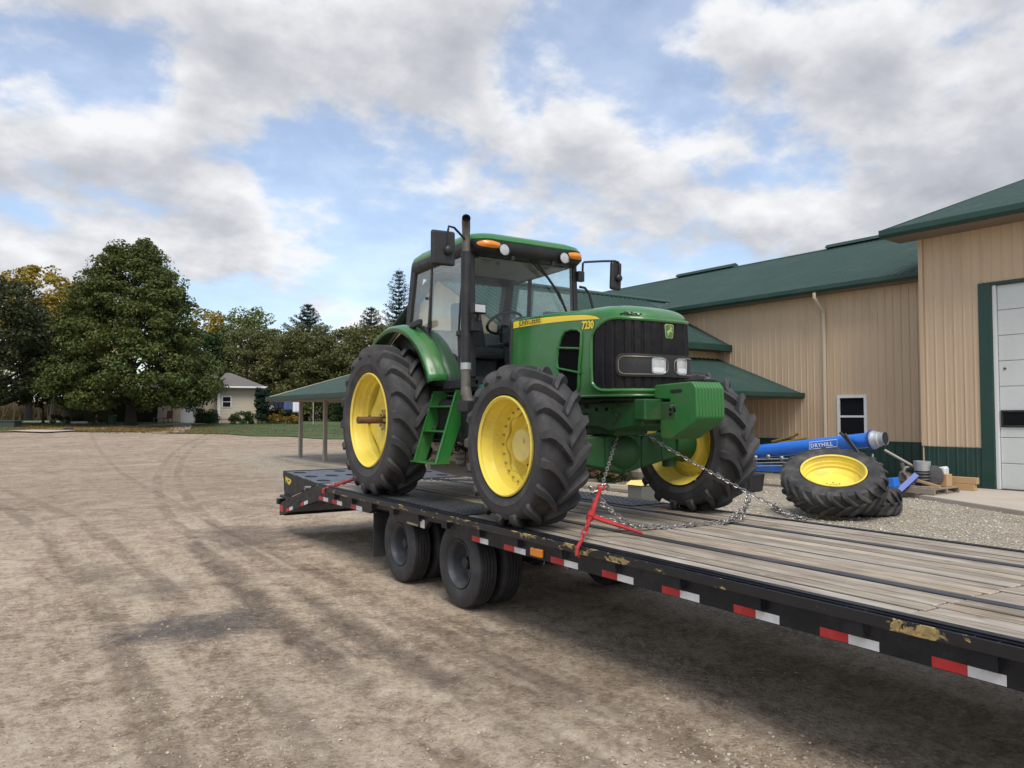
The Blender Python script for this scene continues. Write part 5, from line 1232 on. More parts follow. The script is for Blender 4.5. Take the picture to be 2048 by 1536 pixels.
MB().bb(-0.58, 0.58, -1.95, -0.62, 2.64, 2.66).build('headliner', G['trim_in'], TR, None)
# fenders
for s in (-1, 1):
    Rf, yc, zc = 1.145, RY, 0.875
    q = MB(); xi, xo = 0.655, 0.905
    angs = list(np.linspace(157, 25, 30))
    def fnd(a, w_):
        r = Rf-(0.0 if w_ < 4 else 0.06 if w_ == 5 else 0.012)
        x = (xi, xi+0.05, xi+0.12, xo-0.03, xo, xo)[w_]
        dr = (0.02, 0.035, 0.03, 0.012, 0, 0)[w_]
        return (s*x, yc+(r+dr)*math.cos(rad(a)), zc+(r+dr)*math.sin(rad(a)))
    q.grid(fnd, angs, [0, 1, 2, 3, 4, 5]); 
    q.build('fender', G['green'], TR, 50, solid=0.012)
    q = MB(); q.tube([(s*0.665, yc+(Rf+0.03)*math.cos(rad(a)), zc+(Rf+0.03)*math.sin(rad(a))) for a in np.linspace(157, 105, 14)], 0.028, 6); q.build('fender_seal', G['hose'], TR)
    # solid inner wheel arch
    q = MB(); q.prism('x', [(yc+1.14*math.cos(rad(a)), zc+1.14*math.sin(rad(a))) for a in np.linspace(160, 20, 16)]+[(0.5, 1.2), (-1.2, 1.2)], min(s*0.62, s*0.645), max(s*0.62, s*0.645)); q.build('wheel_arch', G['black'], TR, None)
q = MB(); q.box((-0.80, -0.86, 2.02), (0.06, 0.26, 0.075), rotm(rx=-6)); q.build('turn_signal', G['plastic'], TR, None, bevel=0.015)
# exhaust stack
ex_x, ex_y = -0.80, -2.055
MB().cyl((ex_x, ex_y, 1.45), (ex_x, ex_y, 2.665), 0.054, n=22).build('exhaust_shield', G['plastic'], TR)
MB().tube([(ex_x, ex_y, 2.64), (ex_x, ex_y, 2.86), (ex_x-0.006, ex_y-0.012, 2.92), (ex_x-0.03, ex_y-0.05, 2.975), (ex_x-0.06, ex_y-0.11, 2.995)], [0.042, 0.042, 0.044, 0.045, 0.045], 18, cap=False).build('exhaust_pipe', G['burnt'], TR)
MB().tube([(ex_x-0.004, ex_y-0.01, 2.91), (ex_x-0.03, ex_y-0.05, 2.974), (ex_x-0.046, ex_y-0.082, 2.985)], [0.036, 0.041, 0.043], 16).build('exhaust_bore', G['void'], TR)
MB().cyl((ex_x, ex_y, 1.20), (ex_x, ex_y, 1.46), 0.050, n=20).build('exhaust_pipe', G['burnt'], TR)
MB().cyl((ex_x, ex_y, 1.425), (ex_x, ex_y, 1.495), 0.056, n=20).build('exhaust_clamp', G['galv'], TR)
MB().tube([(ex_x, ex_y, 1.24), (ex_x+0.002, ex_y-0.005, 1.18), (ex_x+0.01, ex_y-0.015, 1.12), (ex_x+0.03, ex_y-0.03, 1.07)], [0.052, 0.060, 0.056, 0.062], 16).build('exhaust_elbow', G['burnt'], TR)
MB().bb(ex_x-0.05, ex_x+0.16, ex_y-0.12, ex_y+0.10, 0.98, 1.10).build('exhaust_bracket', G['black'], TR, None, bevel=0.01)
# work light on the stack side
q = MB(); q.box((-0.735, -2.20, 2.05), (0.15, 0.08, 0.105)); wl = q.build('work_lamp', G['plastic'], TR, None, bevel=0.012)
MB().box((-0.735, -2.242, 2.05), (0.122, 0.006, 0.078)).build('lamp_lens', G['lens'], wl, None, bevel=0.002)
q = MB(); q.cyl((-0.735, -2.19, 2.0), (-0.73, -2.15, 1.92), 0.02, n=8); q.bb(-0.79, -0.67, -2.17, -2.06, 1.82, 1.94); q.build('lamp_bracket', G['black'], TR, None, bevel=0.015)
# mirrors
q = MB(); q.box((-1.115, -2.13, 2.655), (0.265, 0.05, 0.36), rotm(rz=-4)); mi = q.build('mirror', G['plastic'], TR, None, bevel=0.03, seg=3)
MB().ball((-1.07, -2.175, 2.63), 0.05, 12, 8, (1, 0.6, 1)).build('mirror_clamp', G['black'], mi)
MB().tube([(-0.70, -2.02, 2.72), (-0.88, -2.10, 2.82), (-1.00, -2.16, 2.875), (-1.065, -2.165, 2.88), (-1.075, -2.165, 2.83), (-1.075, -2.165, 2.64)], 0.012, 8).build('mirror_arm', G['black'], TR)
q = MB(); q.box((1.215, -2.10, 2.60), (0.17, 0.06, 0.34), rotm(rz=6, ry=3)); mi = q.build('mirror', G['plastic'], TR, None, bevel=0.03, seg=3)
MB().ball((1.23, -2.15, 2.57), 0.045, 12, 8, (1, 0.6, 1)).build('mirror_clamp', G['black'], mi)
MB().tube([(0.78, -2.02, 2.60), (0.78, -2.03, 2.72), (0.80, -2.03, 2.735), (1.05, -2.08, 2.765), (1.19, -2.12, 2.775), (1.235, -2.13, 2.765), (1.245, -2.135, 2.70), (1.245, -2.135, 2.58)], 0.013, 8).build('mirror_arm', G['black'], TR)
MB().bb(0.70, 0.79, -2.05, -1.99, 2.50, 2.62).build('mirror_arm', G['black'], TR, None, bevel=0.008)
MB().tube([(0.735, -2.02, 2.44), (0.80, -2.04, 2.43), (0.85, -2.06, 2.36), (0.90, -2.10, 2.10), (0.92, -2.10, 1.95), (0.75, -2.08, 1.5)], 0.016, 8).build('grab_rail', G['black'], TR)
# steps
def step_plate(y):
    return MB().hexa([(-1.01, y-0.006, 0.44), (-0.87, y-0.006, 0.44), (-0.87, y+0.006, 0.44), (-1.01, y+0.006, 0.44), (-0.775, y-0.006, 1.22), (-0.58, y-0.006, 1.22), (-0.58, y+0.006, 1.22), (-0.775, y+0.006, 1.22)])
for y in (-1.27, -1.80): step_plate(y).build('step_side', G['green'], TR, None)
for y in (-1.27, -1.80): MB().hexa([(-1.02, y-0.016, 0.44), (-1.005, y-0.016, 0.44), (-1.005, y+0.016, 0.44), (-1.02, y+0.016, 0.44), (-0.785, y-0.016, 1.19), (-0.77, y-0.016, 1.19), (-0.77, y+0.016, 1.19), (-0.785, y+0.016, 1.19)]).build('step_edge', G['green'], TR, None, bevel=0.003)
for (z, xo, xi2) in ((0.445, -1.04, -0.86), (0.78, -0.915, -0.76), (1.05, -0.835, -0.68)):
    MB().bb(xo, xi2, -1.83 if z < 0.5 else -1.795, -1.22 if z < 0.5 else -1.275, z-0.018, z).build('step', G['green'], TR, None, bevel=0.004)
MB().hexa([(-0.90, -1.62, 0.46), (-0.88, -1.62, 0.46), (-0.88, -1.55, 0.46), (-0.90, -1.55, 0.46), (-0.64, -1.62, 1.16), (-0.62, -1.62, 1.16), (-0.62, -1.55, 1.16), (-0.64, -1.55, 1.16)]).build('step_brace', G['green'], TR, None)
MB().hexa([(-0.80, -1.795, 1.04), (-0.66, -1.795, 1.04), (-0.66, -1.275, 1.04), (-0.80, -1.275, 1.04), (-0.79, -1.795, 1.21), (-0.70, -1.795, 1.21), (-0.70, -1.275, 1.21), (-0.79, -1.275, 1.21)]) 

# ================================================================== CHAINS AND BINDERS
def link_mesh(L=0.056, wd=0.036, r=0.0060):
    q = MB(); h = wd/2-r; a = L/2-wd/2; P = []
    for k in range(5): t = rad(-90+45*k); P.append((a+h*math.cos(t), h*math.sin(t), 0))
    for k in range(5): t = rad(90+45*k); P.append((-a+h*math.cos(t), h*math.sin(t), 0))
    q.tube(P, r, 5, closed=True); return q.mesh('link', G['chain'], 60)
LINK = link_mesh()
def chain(label, pts, group=None, pitch=0.0425):
    P = [Vector(p) for p in pts]; base = P[0].copy()
    c = thing('chain', label, 'chain', base, 0, group)
    seg = [(P[i+1]-P[i]).length for i in range(len(P)-1)]; tot = sum(seg); n = int(tot/pitch)
    def at(d):
        i = 0
        while i < len(seg)-1 and d > seg[i]: d -= seg[i]; i += 1
        return P[i].lerp(P[i+1], min(1, d/seg[i]))
    for k in range(n):
        a, b_ = at(k*pitch), at((k+1)*pitch); t = (b_-a).normalized(); m_ = (a+b_)/2
        up = Vector((0, 0, 1)) if abs(t.z) < 0.95 else Vector((1, 0, 0)); s_ = t.cross(up).normalized(); u2 = s_.cross(t)
        ang = rad(18+(90 if k % 2 else 0))+random.uniform(-0.15, 0.15); y = s_*math.cos(ang)+u2*math.sin(ang); z = t.cross(y)
        M_ = Matrix(((t.x, y.x, z.x), (t.y, y.y, z.y), (t.z, y.z, z.z)))
        ob = place('link', LINK, c); ob.rotation_euler = M_.to_euler(); ob.location = m_-base
    return c
def cat(a, b_, sag, n=14):
    a, b_ = Vector(a), Vector(b_); return [a.lerp(b_, k/n)-Vector((0, 0, sag*4*(k/n)*(1-k/n))) for k in range(n+1)]
def dip(*pts):
    # smooth polyline through points (Catmull-Rom)
    P = [Vector(p) for p in pts]; out_ = []
    for i in range(len(P)-1):
        p0, p1, p2, p3 = P[max(i-1, 0)], P[i], P[i+1], P[min(i+2, len(P)-1)]
        for k in range(8):
            t = k/8; out_.append(0.5*((2*p1)+(p2-p0)*t+(2*p0-5*p1+4*p2-p3)*t*t+(3*p1-3*p2+p0-p3)*t**3))
    return out_+[P[-1]]
AT1 = (4.786, 5.52, 1.745); AT2 = (5.02, 5.50, 1.69)
BT = (4.14, 5.01, 1.265)                       # top hook of the front binder
chain('steel chain running steeply from the tractor nose down to the red binder', cat(AT1, BT, 0.012))
FARP = (6.03, 4.47, 0.90)
chain('long steel chain slanting from the tractor nose to the far trailer rail', cat(AT2, FARP, 0.02))
mid = Vector(AT2).lerp(Vector(FARP), 0.685)
chain('slack steel chain looped across the deck planks from the red binder', dip((4.10, 4.98, 1.20), (4.16, 4.93, 1.08), (4.28, 4.83, 0.96), (4.45, 4.76, 0.918), (4.85, 4.74, 0.913), (5.25, 4.70, 0.918), (5.43, 4.685, 0.935), (5.52, 4.70, 1.02), tuple(mid-Vector((0, 0, 0.10))), tuple(mid)))
chain('short loose end of chain hanging on the far rail beside the spare tyres', dip(tuple(Vector(AT2).lerp(Vector(FARP), 0.86)), (5.90, 4.60, 0.98), (5.96, 4.58, 0.925), (6.04, 4.50, 0.915), (6.05, 4.36, 0.91)))
chain('steel chain pulled tight across the deck behind the tractor step', cat((4.0, 9.86, 1.04), (5.98, 8.86, 0.955), 0.03))
def binder(label, top, hook, handle_dir, hl=0.34, mid_t=0.42):
    a, b_ = Vector(top), Vector(hook); o = b_.copy(); d = (a-b_).normalized(); Lb = (a-b_).length
    c = thing('ratchet_binder', label, 'load binder', o, 0)
    f = lambda t: (d*Lb*t)
    up = Vector((0, 0, 1)); sd = d.cross(up).normalized()
    MB().cyl(f(0.40), f(0.72), 0.021, n=14).build('barrel', G['red'], c)
    MB().cyl(f(0.70), f(0.92), 0.016, n=10).build('screw', G['red'], c)
    MB().cyl(f(0.28), f(0.42), 0.016, n=10).build('screw', G['red'], c)
    q = MB(); q.tube([f(0.90)+sd*0.0, f(0.94)+sd*0.024, f(0.99)+sd*0.026, f(1.02), f(0.99)-sd*0.026, f(0.94)-sd*0.024], 0.010, 6, closed=True); q.build('eye', G['red'], c)
    q = MB(); q.tube([f(1.0)+sd*0.0, f(1.02)+sd*0.035, f(0.98)+sd*0.062, f(0.93)+sd*0.05], 0.010, 6); q.tube([f(0.9), f(0.88)-sd*0.04, f(0.84)-sd*0.06, f(0.82)-sd*0.035], 0.011, 6); q.build('grab_hook', G['steel'], c)
    for k in range(3):
        q = MB(); p0 = f(0.30-k*0.085); e = sd if k % 2 else d.cross(sd)
        q.tube([p0+d*0.045*math.cos(t)+e*0.021*math.sin(t) for t in np.linspace(0, 2*math.pi, 13)[:-1]], 0.0075, 6, closed=True); q.build('link', G['red'], c)
    q = MB(); q.tube([f(0.09), f(0.04)+Vector((-0.01, 0, 0)), f(0.0)+Vector((-0.022, 0, -0.01)), f(0.0)+Vector((-0.025, 0, -0.055)), f(0.0)+Vector((0.005, 0, -0.075))], [0.012, 0.015, 0.017, 0.015, 0.009], 8); q.build('hook', G['red'], c)
    h = Vector(handle_dir).normalized(); p = f(0.47)
    q = MB(); q.cyl(f(0.43), f(0.51), 0.031, n=16); q.build('ratchet', G['red'], c)
    nrm = h.cross(d).normalized(); P = []
    for (t, wv) in ((0.02, 0.022), (0.10, 0.025), (0.18, 0.019), (hl, 0.009)):
        ctr_ = p+h*t; e = d*wv; k2 = nrm*0.010
        P.append([ctr_-e-k2, ctr_+e-k2, ctr_+e+k2, ctr_-e+k2])
    q = MB(); V = [v for r_ in P for v in r_]; F = [(i*4+j, i*4+(j+1) % 4, (i+1)*4+(j+1) % 4, (i+1)*4+j) for i in range(3) for j in range(4)]+[(3, 2, 1, 0), (12, 13, 14, 15)]
    q.add(V, F); q.build('handle', G['red'], c, None, bevel=0.004)
    return c
binder('red ratchet binder with its handle laid out over the front deck planks', BT, (3.505, 4.50, 0.885), (0.72, -0.55, -0.30), 0.42)
binder('red ratchet binder hooked to the rail beside the tractor rear wheel', (4.02, 9.85, 1.03), (3.505, 9.98, 0.875), (0.85, 0.25, 0.30), 0.26)

# ================================================================== YARD OBJECTS BY THE SHED
def spare(label, l, d, z, tiltx, rz, group):
    c = thing('spare_wheel', label, 'wheel', far(l, d, 0), FROT, group)
    base = Matrix.Rotation(rad(rz), 4, 'Z') @ Matrix.Rotation(rad(tiltx), 4, 'X') @ Matrix.Rotation(rad(-90), 4, 'Y')
    def put(name, me, par):
        ob = place(name, me, par); ob.matrix_local = Matrix.Translation((0, 0, z)) @ base; return ob
    put('tyre', OLDT, c); r_ = put('rim', OLDR, c); k = place('disc', OLDD, r_); return c
oq = ag_tyre(0.915, 0.562, 0.46, 22, 0.045, 0.26); OLDT = oq.mesh('tyre', G['rubber_old'], 42)
OLDR = rear_rim()
dq = MB(); dq.lathe([(-0.02, 0.488), (-0.03, 0.47), (-0.10, 0.40), (-0.13, 0.25), (-0.135, 0.115), (-0.15, 0.11)], (0, 0, 0), 56); OLDD = dq.mesh('disc', G['yellow'], 30)
bolt_me = bolts(0.155, 8, -0.137, -0.131, 0.016, None).mesh('bolt_hole', G['black'], None)
s1 = spare('big tractor tyre with bare yellow rim leaning on another tyre by the gravel', 5.88, 14.15, 0.65, 26.5, -21, 'spare tractor tyres')
for ch in s1.children:
    if ch.name.startswith('rim'): place('bolt_holes', bolt_me, ch)['kind'] = 'stuff'
spare('tractor tyre lying flat on the gravel underneath the leaning tyre', 6.47, 14.85, 0.235, 0.0, 40, 'spare tractor tyres')

# blue slurry pump
po = (17.3, 12.0, 0.0)
PU = thing('slurry_pump', 'long blue slurry pump with silver coupling lying behind the spare tyres', 'pump', shed(*po), BROT)
def pb(): return MB(po)
pz = lambda y: 1.275-(y-9.75)*0.125
pipe = pb().cyl((17.3, 9.78, pz(9.78)), (17.3, 16.0, pz(16.0)), 0.178, n=32).build('pipe', G['blue'], PU)
q = pb(); q.tube([(17.3, 9.80, pz(9.80)), (17.3, 9.76, pz(9.76))], [0.235, 0.235], 28); q.build('flange', G['navy'], PU)
q = pb()
for k in range(12):
    a = 2*math.pi*k/12; q.cyl((17.3+0.208*math.cos(a), 9.82, pz(9.8)+0.208*math.sin(a)), (17.3+0.208*math.cos(a), 9.73, pz(9.73)+0.208*math.sin(a)), 0.014, n=6)
q.build('bolts', G['steel'], PU, None)['kind'] = 'stuff'
q = pb(); q.tube([(17.3, y, pz(y)) for y in (9.755, 9.74, 9.70, 9.66, 9.60, 9.58, 9.50, 9.48, 9.46)], [0.22, 0.22, 0.21, 0.18, 0.175, 0.145, 0.145, 0.153, 0.15], 28, cap=False); q.build('coupling', G['galv'], PU)
q = pb(); q.tube([(17.3, 9.60, pz(9.6)), (17.3, 9.47, pz(9.47))], [0.132, 0.132], 24); q.build('bore', G['black'], PU)
q = pb(); q.hexa([(17.2, 10.3, 0.42), (17.42, 10.3, 0.42), (17.42, 15.6, 0.30), (17.2, 15.6, 0.30), (17.2, 10.3, 0.60), (17.42, 10.3, 0.60), (17.42, 15.6, 0.48), (17.2, 15.6, 0.48)]); q.build('frame_beam', G['blue'], PU, None, bevel=0.01)
q = pb(); q.hexa([(17.15, 13.3, 0.30), (17.45, 13.3, 0.30), (17.45, 13.45, 0.30), (17.15, 13.45, 0.30), (17.15, 12.9, 0.9), (17.45, 12.9, 0.9), (17.45, 13.05, 0.9), (17.15, 13.05, 0.9)]); q.build('support', G['blue'], PU, None, bevel=0.01)
q = pb(); q.hexa([(17.15, 10.2, 0.05), (17.45, 10.2, 0.05), (17.45, 10.5, 0.05), (17.15, 10.5, 0.05), (17.2, 10.3, 1.05), (17.4, 10.3, 1.05), (17.4, 10.5, 1.05), (17.2, 10.5, 1.05)]); q.build('support', G['blue'], PU, None, bevel=0.01)
for (y0_, z0_, y1_, z1_) in ((11.0, 0.80, 13.8, 0.62), (11.2, 0.70, 13.8, 0.52), (11.2, 0.62, 13.8, 0.44)):
    pb().cyl((17.08, y0_, z0_), (17.08, y1_, z1_), 0.014, n=8).build('control_rod', G['galv'], PU)
for k, (y, z) in enumerate(((12.1, 0.74), (12.5, 0.76), (12.9, 0.72))):
    pb().ball((17.12, y, z), 0.075, 10, 8).build('fitting', G['steel'], PU)
pb().tube([(17.08, 10.45, 1.43), (17.06, 10.30, 1.30), (17.04, 10.0, 0.98), (17.04, 9.82, 0.72), (17.06, 9.78, 0.62)], 0.035, 8).build('hose', G['hose'], PU)
pb().tube([(17.04, 10.30, 1.40), (17.02, 10.15, 1.22), (17.00, 9.9, 0.92), (17.02, 9.72, 0.66)], 0.03, 8).build('hose', G['hose'], PU)
pb().cyl((17.2, 9.72, 0.95), (17.2, 9.72, 0.10), 0.022, n=8).build('stand', G['galv'], PU)
pb().bb(17.05, 17.5, 13.4, 14.2, 0.03, 0.36).build('skid_box', G['plastic'], PU, None, bevel=0.02)
lo_ = Vector((17.3-0.182-po[0], 11.27-po[1], pz(11.27)-0.045))
lettering('lettering', 'DRYHILL', 0.135, G['print_w'], PU, lo_, (0, -1, 0.125), (0, 0.125, 1), bold=0.003, spacing=1.12, sx=1.05)
def pp(dy, dz): return (17.3-0.1815, 11.27-dy, pz(11.27)-0.045+dy*0.125+dz)
q = pb(); Wd, Hd = 0.71, 0.155; c4 = [pp(-0.035, -0.035), pp(Wd, -0.035), pp(Wd, Hd-0.02), pp(-0.035, Hd-0.02)]
q.tube(c4, 0.007, 4, closed=True); q.build('lettering_frame', G['print_w'], PU, None)
# yellow bars lying behind the pump
for k, pth in enumerate(([(20.6, 14.9, 1.02), (20.7, 14.2, 1.20), (20.6, 13.95, 1.30)], [(20.5, 14.6, 0.98), (20.6, 13.7, 1.16), (20.5, 13.45, 1.08)])):
    o_ = shed(*pth[0])
    q = MB(); q.tube([Vector(shed(*p))-Vector(o_) for p in pth], 0.04, 6); ob = q.build('yellow_bar', surf('ochre_paint', (0.30, 0.23, 0.05), (0.24, 0.18, 0.05), 6.0, 0.6), None)
    ob.location = o_; tag(ob, ('straight ochre bar propped at the wall behind the blue pump', 'bent ochre bar propped at the wall behind the blue pump')[k], 'bar', 'ochre bars')
# dark crate beside the pump foot
kr = thing('plastic_crate', 'black ribbed plastic crate on the gravel left of the spare tyres', 'crate', shed(15.6, 12.2, 0), BROT+0.15)
MB().hexa([(-0.30, -0.42, 0), (0.30, -0.42, 0), (0.30, 0.42, 0), (-0.30, 0.42, 0), (-0.34, -0.47, 0.42), (0.34, -0.47, 0.42), (0.34, 0.47, 0.42), (-0.34, 0.47, 0.42)]).build('body', G['plastic'], kr, None, bevel=0.02)
for z in (0.12, 0.20, 0.28): MB().bb(-0.355, -0.32, -0.40, 0.42, z, z+0.02).build('rib', G['plastic'], kr, None)
MB().bb(-0.352, -0.345, -0.30, -0.26, 0.26, 0.36).build('sticker', G['sticker'], kr, None)
# pallet with its load
pl = thing('pallet', 'worn wooden pallet with machine parts on the concrete apron', 'pallet', shed(17.9, 9.0, 0.09), BROT)
for k in range(6): MB().bb(-0.58, 0.58, -0.60+k*0.205, -0.60+k*0.205+0.15, 0.115, 0.137).build('board', G['oldwood'], pl, None)
for x in (-0.56, 0.0, 0.56): MB().bb(x-0.03, x+0.03, -0.60, 0.58, 0.022, 0.114).build('stringer', G['oldwood'], pl, None)
for y in (-0.58, 0.0, 0.5): MB().bb(-0.58, 0.58, y, y+0.1, 0.0, 0.021).build('board', G['oldwood'], pl, None)
PZ = 0.09+0.138
mo = thing('machine_motor', 'grey machine motor with an open round drum on top, standing on the pallet', 'motor', shed(18.05, 9.02, PZ), BROT)
MB().cyl((0, 0, 0.34), (0, 0, 0.56), 0.165, 0.185, n=24, cap=False).build('drum', G['galv'], mo)
MB().cyl((0, 0, 0.35), (0, 0, 0.37), 0.16, n=24).build('drum_floor', G['black'], mo)
MB().cyl((0, 0, 0.0), (0, 0, 0.34), 0.15, n=18).build('housing', G['black'], mo)
q = MB()
for z in (0.06, 0.13, 0.20, 0.27): q.lathe([(z, 0.15), (z+0.01, 0.175), (z+0.03, 0.175), (z+0.04, 0.15)], (0, 0, 0), 20, 'z')
q.build('fins', G['steel'], mo)
q = MB(); q.cyl((0.02, -0.24, 0.25), (0.06, -0.24, 0.25), 0.22, n=22); q.build('pulley', G['steel'], mo)
MB().tube([(-0.1, 0.2, 0.10), (-0.15, 0.36, 0.28), (0.0, 0.4, 0.38), (0.1, 0.25, 0.40)], 0.05, 8).build('manifold', G['burnt'], mo)
MB().box((0.0, 0.40, 0.16), (0.3, 0.28, 0.26), rotm(rz=20, rx=15)).build('gear_case', G['burnt'], mo, None, bevel=0.05)
MB().cyl((0.0, 0.42, 0.28), (-0.02, 0.46, 0.5), 0.05, n=10).build('filler_pipe', G['burnt'], mo)
bl = thing('jack_leg', 'dark blue steel jack leg leaning against the pallet front', 'jack', shed(17.15, 9.05, 0.09), BROT)
MB().cyl((-0.06, 0.04, 0.02), (0.38, -0.16, 0.40), 0.085, n=4).build('tube', G['navy'], bl, None)
MB().box((-0.10, 0.06, 0.04), (0.16, 0.16, 0.07), rotm(rz=20)).build('foot', G['navy'], bl, None, bevel=0.01)
b2 = thing('blue_casting', 'bright blue steel elbow casting lying between the spare tyres and the pallet', 'pump part', shed(17.05, 9.60, 0.09), BROT)
MB().cyl((0, 0.15, 0.10), (0, -0.42, 0.26), 0.10, n=18).build('pipe', G['blue'], b2)
MB().box((0, -0.42, 0.24), (0.24, 0.20, 0.22), rotm(rx=-12)).build('foot_plate', G['blue'], b2, None, bevel=0.015)
MB().box((0, 0.18, 0.40), (0.20, 0.34, 0.32)).build('housing', G['blue'], b2, None, bevel=0.03)
MB().box((0, 0.18, 0.60), (0.26, 0.40, 0.06)).build('flange', G['blue'], b2, None, bevel=0.01)
st = MB(); st.cyl((0, 0, 0), (-0.1, 0.75, 0.42), 0.028, 0.032, n=10); ob = st.build('wooden_stick', G['postwood'], None); ob.location = shed(18.1, 9.12, PZ+0.36); ob.rotation_euler = (0, 0, BROT); tag(ob, 'pale wooden stick poking out of the machine parts on the pallet', 'stick')
jg = thing('plastic_jug', 'white plastic jug with a handle and yellow label beside the pallet', 'jug', shed(18.75, 8.98, 0.09), BROT+0.1)
q = MB(); q.prism('x', [(-0.17, 0), (0.17, 0), (0.18, 0.05), (0.18, 0.40), (0.14, 0.46), (0.06, 0.49), (-0.02, 0.54), (-0.15, 0.56), (-0.18, 0.50), (-0.18, 0.05)], -0.13, 0.13); q.build('body', G['jug'], jg, None, bevel=0.03, seg=3)
MB().prism('x', [(-0.13, 0.445), (-0.12, 0.475), (-0.02, 0.47), (0.0, 0.44)], -0.134, -0.1305).build('handle_gap', G['black'], jg, None)
MB().cyl((0, 0.11, 0.44), (0, 0.11, 0.53), 0.045, n=14).build('cap', G['jug'], jg)
MB().bb(-0.133, -0.1305, 0.0, 0.165, 0.12, 0.36).build('label', G['label_y'], jg, None)
for k, (dz, dx, ln) in enumerate(((0.0, 0.0, 0.78), (0.155, 0.02, 0.92))):
    q = MB(); q.box((0, 0, 0.075), (0.16, ln, 0.148)); ob = q.build('timber_block', G['lumber'], None, None, bevel=0.006); ob.location = shed(19.15+dx, 8.75+0.03*k, 0.09+dz); ob.rotation_euler = (0, 0, BROT+0.05*k)
    tag(ob, ('lower of two timber blocks stacked on the apron by the green jamb', 'upper of two timber blocks stacked on the apron by the green jamb')[k], 'timber', 'timber blocks')
ob = MB().box((0, 0, 0.14), (0.24, 0.26, 0.28)).build('wooden_box', G['lumber'], None, None, bevel=0.008); ob.location = shed(18.25, 8.64, PZ); tag(ob, 'small tan wooden box at the corner of the pallet beside the jug', 'box')
ob = MB().box((0, 0, 0.0), (0.06, 0.75, 0.05), rotm(rx=12)).build('wood_scrap', G['lumber'], None, None); ob.location = shed(17.55, 8.75, PZ+0.12); tag(ob, 'light timber offcut lying slanted over the pallet boards', 'timber')

# ---- things by the porch, seen under the tractor
def leaves(name, centers, radii, n_each, size, mat, parent=None, up=0.35, flat=0.8, asp=0.62, seed=1, jit=0.0):
    rg = np.random.default_rng(seed); C = np.repeat(np.array(centers, float), n_each, axis=0); Rr = np.repeat(np.array(radii, float).reshape(len(centers), -1), n_each, axis=0)
    n = len(C); d = rg.normal(size=(n, 3)); d /= np.linalg.norm(d, axis=1)[:, None]; rr = rg.uniform(0.25, 1, (n, 1))**0.5
    P = C+d*rr*Rr*np.array([1, 1, flat])
    nrm = d*0.8+rg.normal(size=(n, 3))*0.7; nrm[:, 2] += up; nrm /= np.linalg.norm(nrm, axis=1)[:, None]
    t = rg.normal(size=(n, 3)); t -= nrm*np.sum(t*nrm, axis=1)[:, None]; t /= np.linalg.norm(t, axis=1)[:, None]; bt = np.cross(nrm, t)
    s = size*rg.uniform(0.6, 1.35, (n, 1)); a = t*s*0.5; b_ = bt*s*0.5*asp; dr = nrm*s*0.12
    V = np.stack([P-a-dr, P-b_, P+a-dr, P+b_], axis=1).reshape(-1, 3)
    F = np.arange(4*n).reshape(n, 4)
    me = bpy.data.meshes.new(name); me.vertices.add(4*n); me.vertices.foreach_set('co', V.ravel()); me.loops.add(4*n); me.loops.foreach_set('vertex_index', F.ravel().astype(np.int32))
    me.polygons.add(n); me.polygons.foreach_set('loop_start', np.arange(0, 4*n, 4, dtype=np.int32)); me.update(calc_edges=True); me.validate()
    me.materials.append(mat); return place(name, me, parent)
hy = thing('hydrangea_bush', 'low bush with faded pink flower heads behind the tractor axle', 'bush', shed(14.6, 15.9, 0), 0)
leaves('foliage', [(random.uniform(-0.45, 0.45), random.uniform(-0.35, 0.35), random.uniform(0.1, 0.32)) for _ in range(22)], [0.17]*22, 60, 0.07, L_['shrub'], hy, seed=4)
hc = [(random.uniform(-0.75, 0.75), random.uniform(-0.55, 0.45), random.uniform(0.22, 0.72)) for _ in range(48)]
leaves('blooms', hc, [0.095]*48, 70, 0.035, L_['bloom'], hy, seed=5)
MB().tube([(0, 0, 0), (0.05, 0, 0.3), (0.1, 0.05, 0.4)], 0.015, 5).build('stem', G['trunk'], hy)
def simple(name, label, cat_, loc, mb, mat, rz=BROT, bevel=0.006, smooth=None, group=None):
    ob = mb.build(name, mat, None, smooth, bevel=bevel); ob.location = loc; ob.rotation_euler = (0, 0, rz); return tag(ob, label, cat_, group)
simple('gutter_pipe', 'white square gutter pipe lying on the gravel in front of the bush', 'pipe', shed(13.2, 14.6, 0.03), MB().box((0, 0, 0.05), (0.10, 2.1, 0.09)), G['cream'], BROT+0.12)
simple('edging_timber', 'dark weathered edging timber lying along the porch bed', 'timber', shed(12.9, 15.0, 0.0), MB().box((0, 0, 0.03), (0.12, 3.4, 0.07)), G['oldwood'], BROT+0.10)
simple('tan_stone', 'tan flat landscaping rock behind the faded bush', 'rock', shed(15.6, 15.6, 0.0), MB().ball((0, 0, 0.35), 0.36, 10, 7, (1.1, 1.1, 0.9), lambda d: 1+0.25*mnoise.noise((d[0]*2, d[1]*2, d[2]*2))), G['canvas'], 0, None, 20)
gb = thing('tool_box', 'grey metal box with a yellow lid behind the far front wheel', 'box', shed(12.05, 12.0, 0), BROT)
MB().bb(-0.25, 0.25, -0.22, 0.22, 0, 0.33).build('body', surf('grey_box_paint', (0.10, 0.10, 0.09), (0.14, 0.14, 0.12), 5, 0.6), gb, None, bevel=0.01)
MB().prism('y', [(-0.30, 0.345), (0.30, 0.345), (0.27, 0.42), (-0.15, 0.43)], -0.24, 0.24).build('lid', G['pale_yellow'], gb, None, bevel=0.01)
bagq = MB().ball((0, 0, 0), 0.5, 16, 10, (0.78, 0.42, 0.26), lambda d: 1+0.12*mnoise.noise((d[0]*2.2, d[1]*2.2, d[2]*2.2))+0.10*abs(d[0])**4); BAG = bagq.mesh('sandbag', G['canvas'], 60)
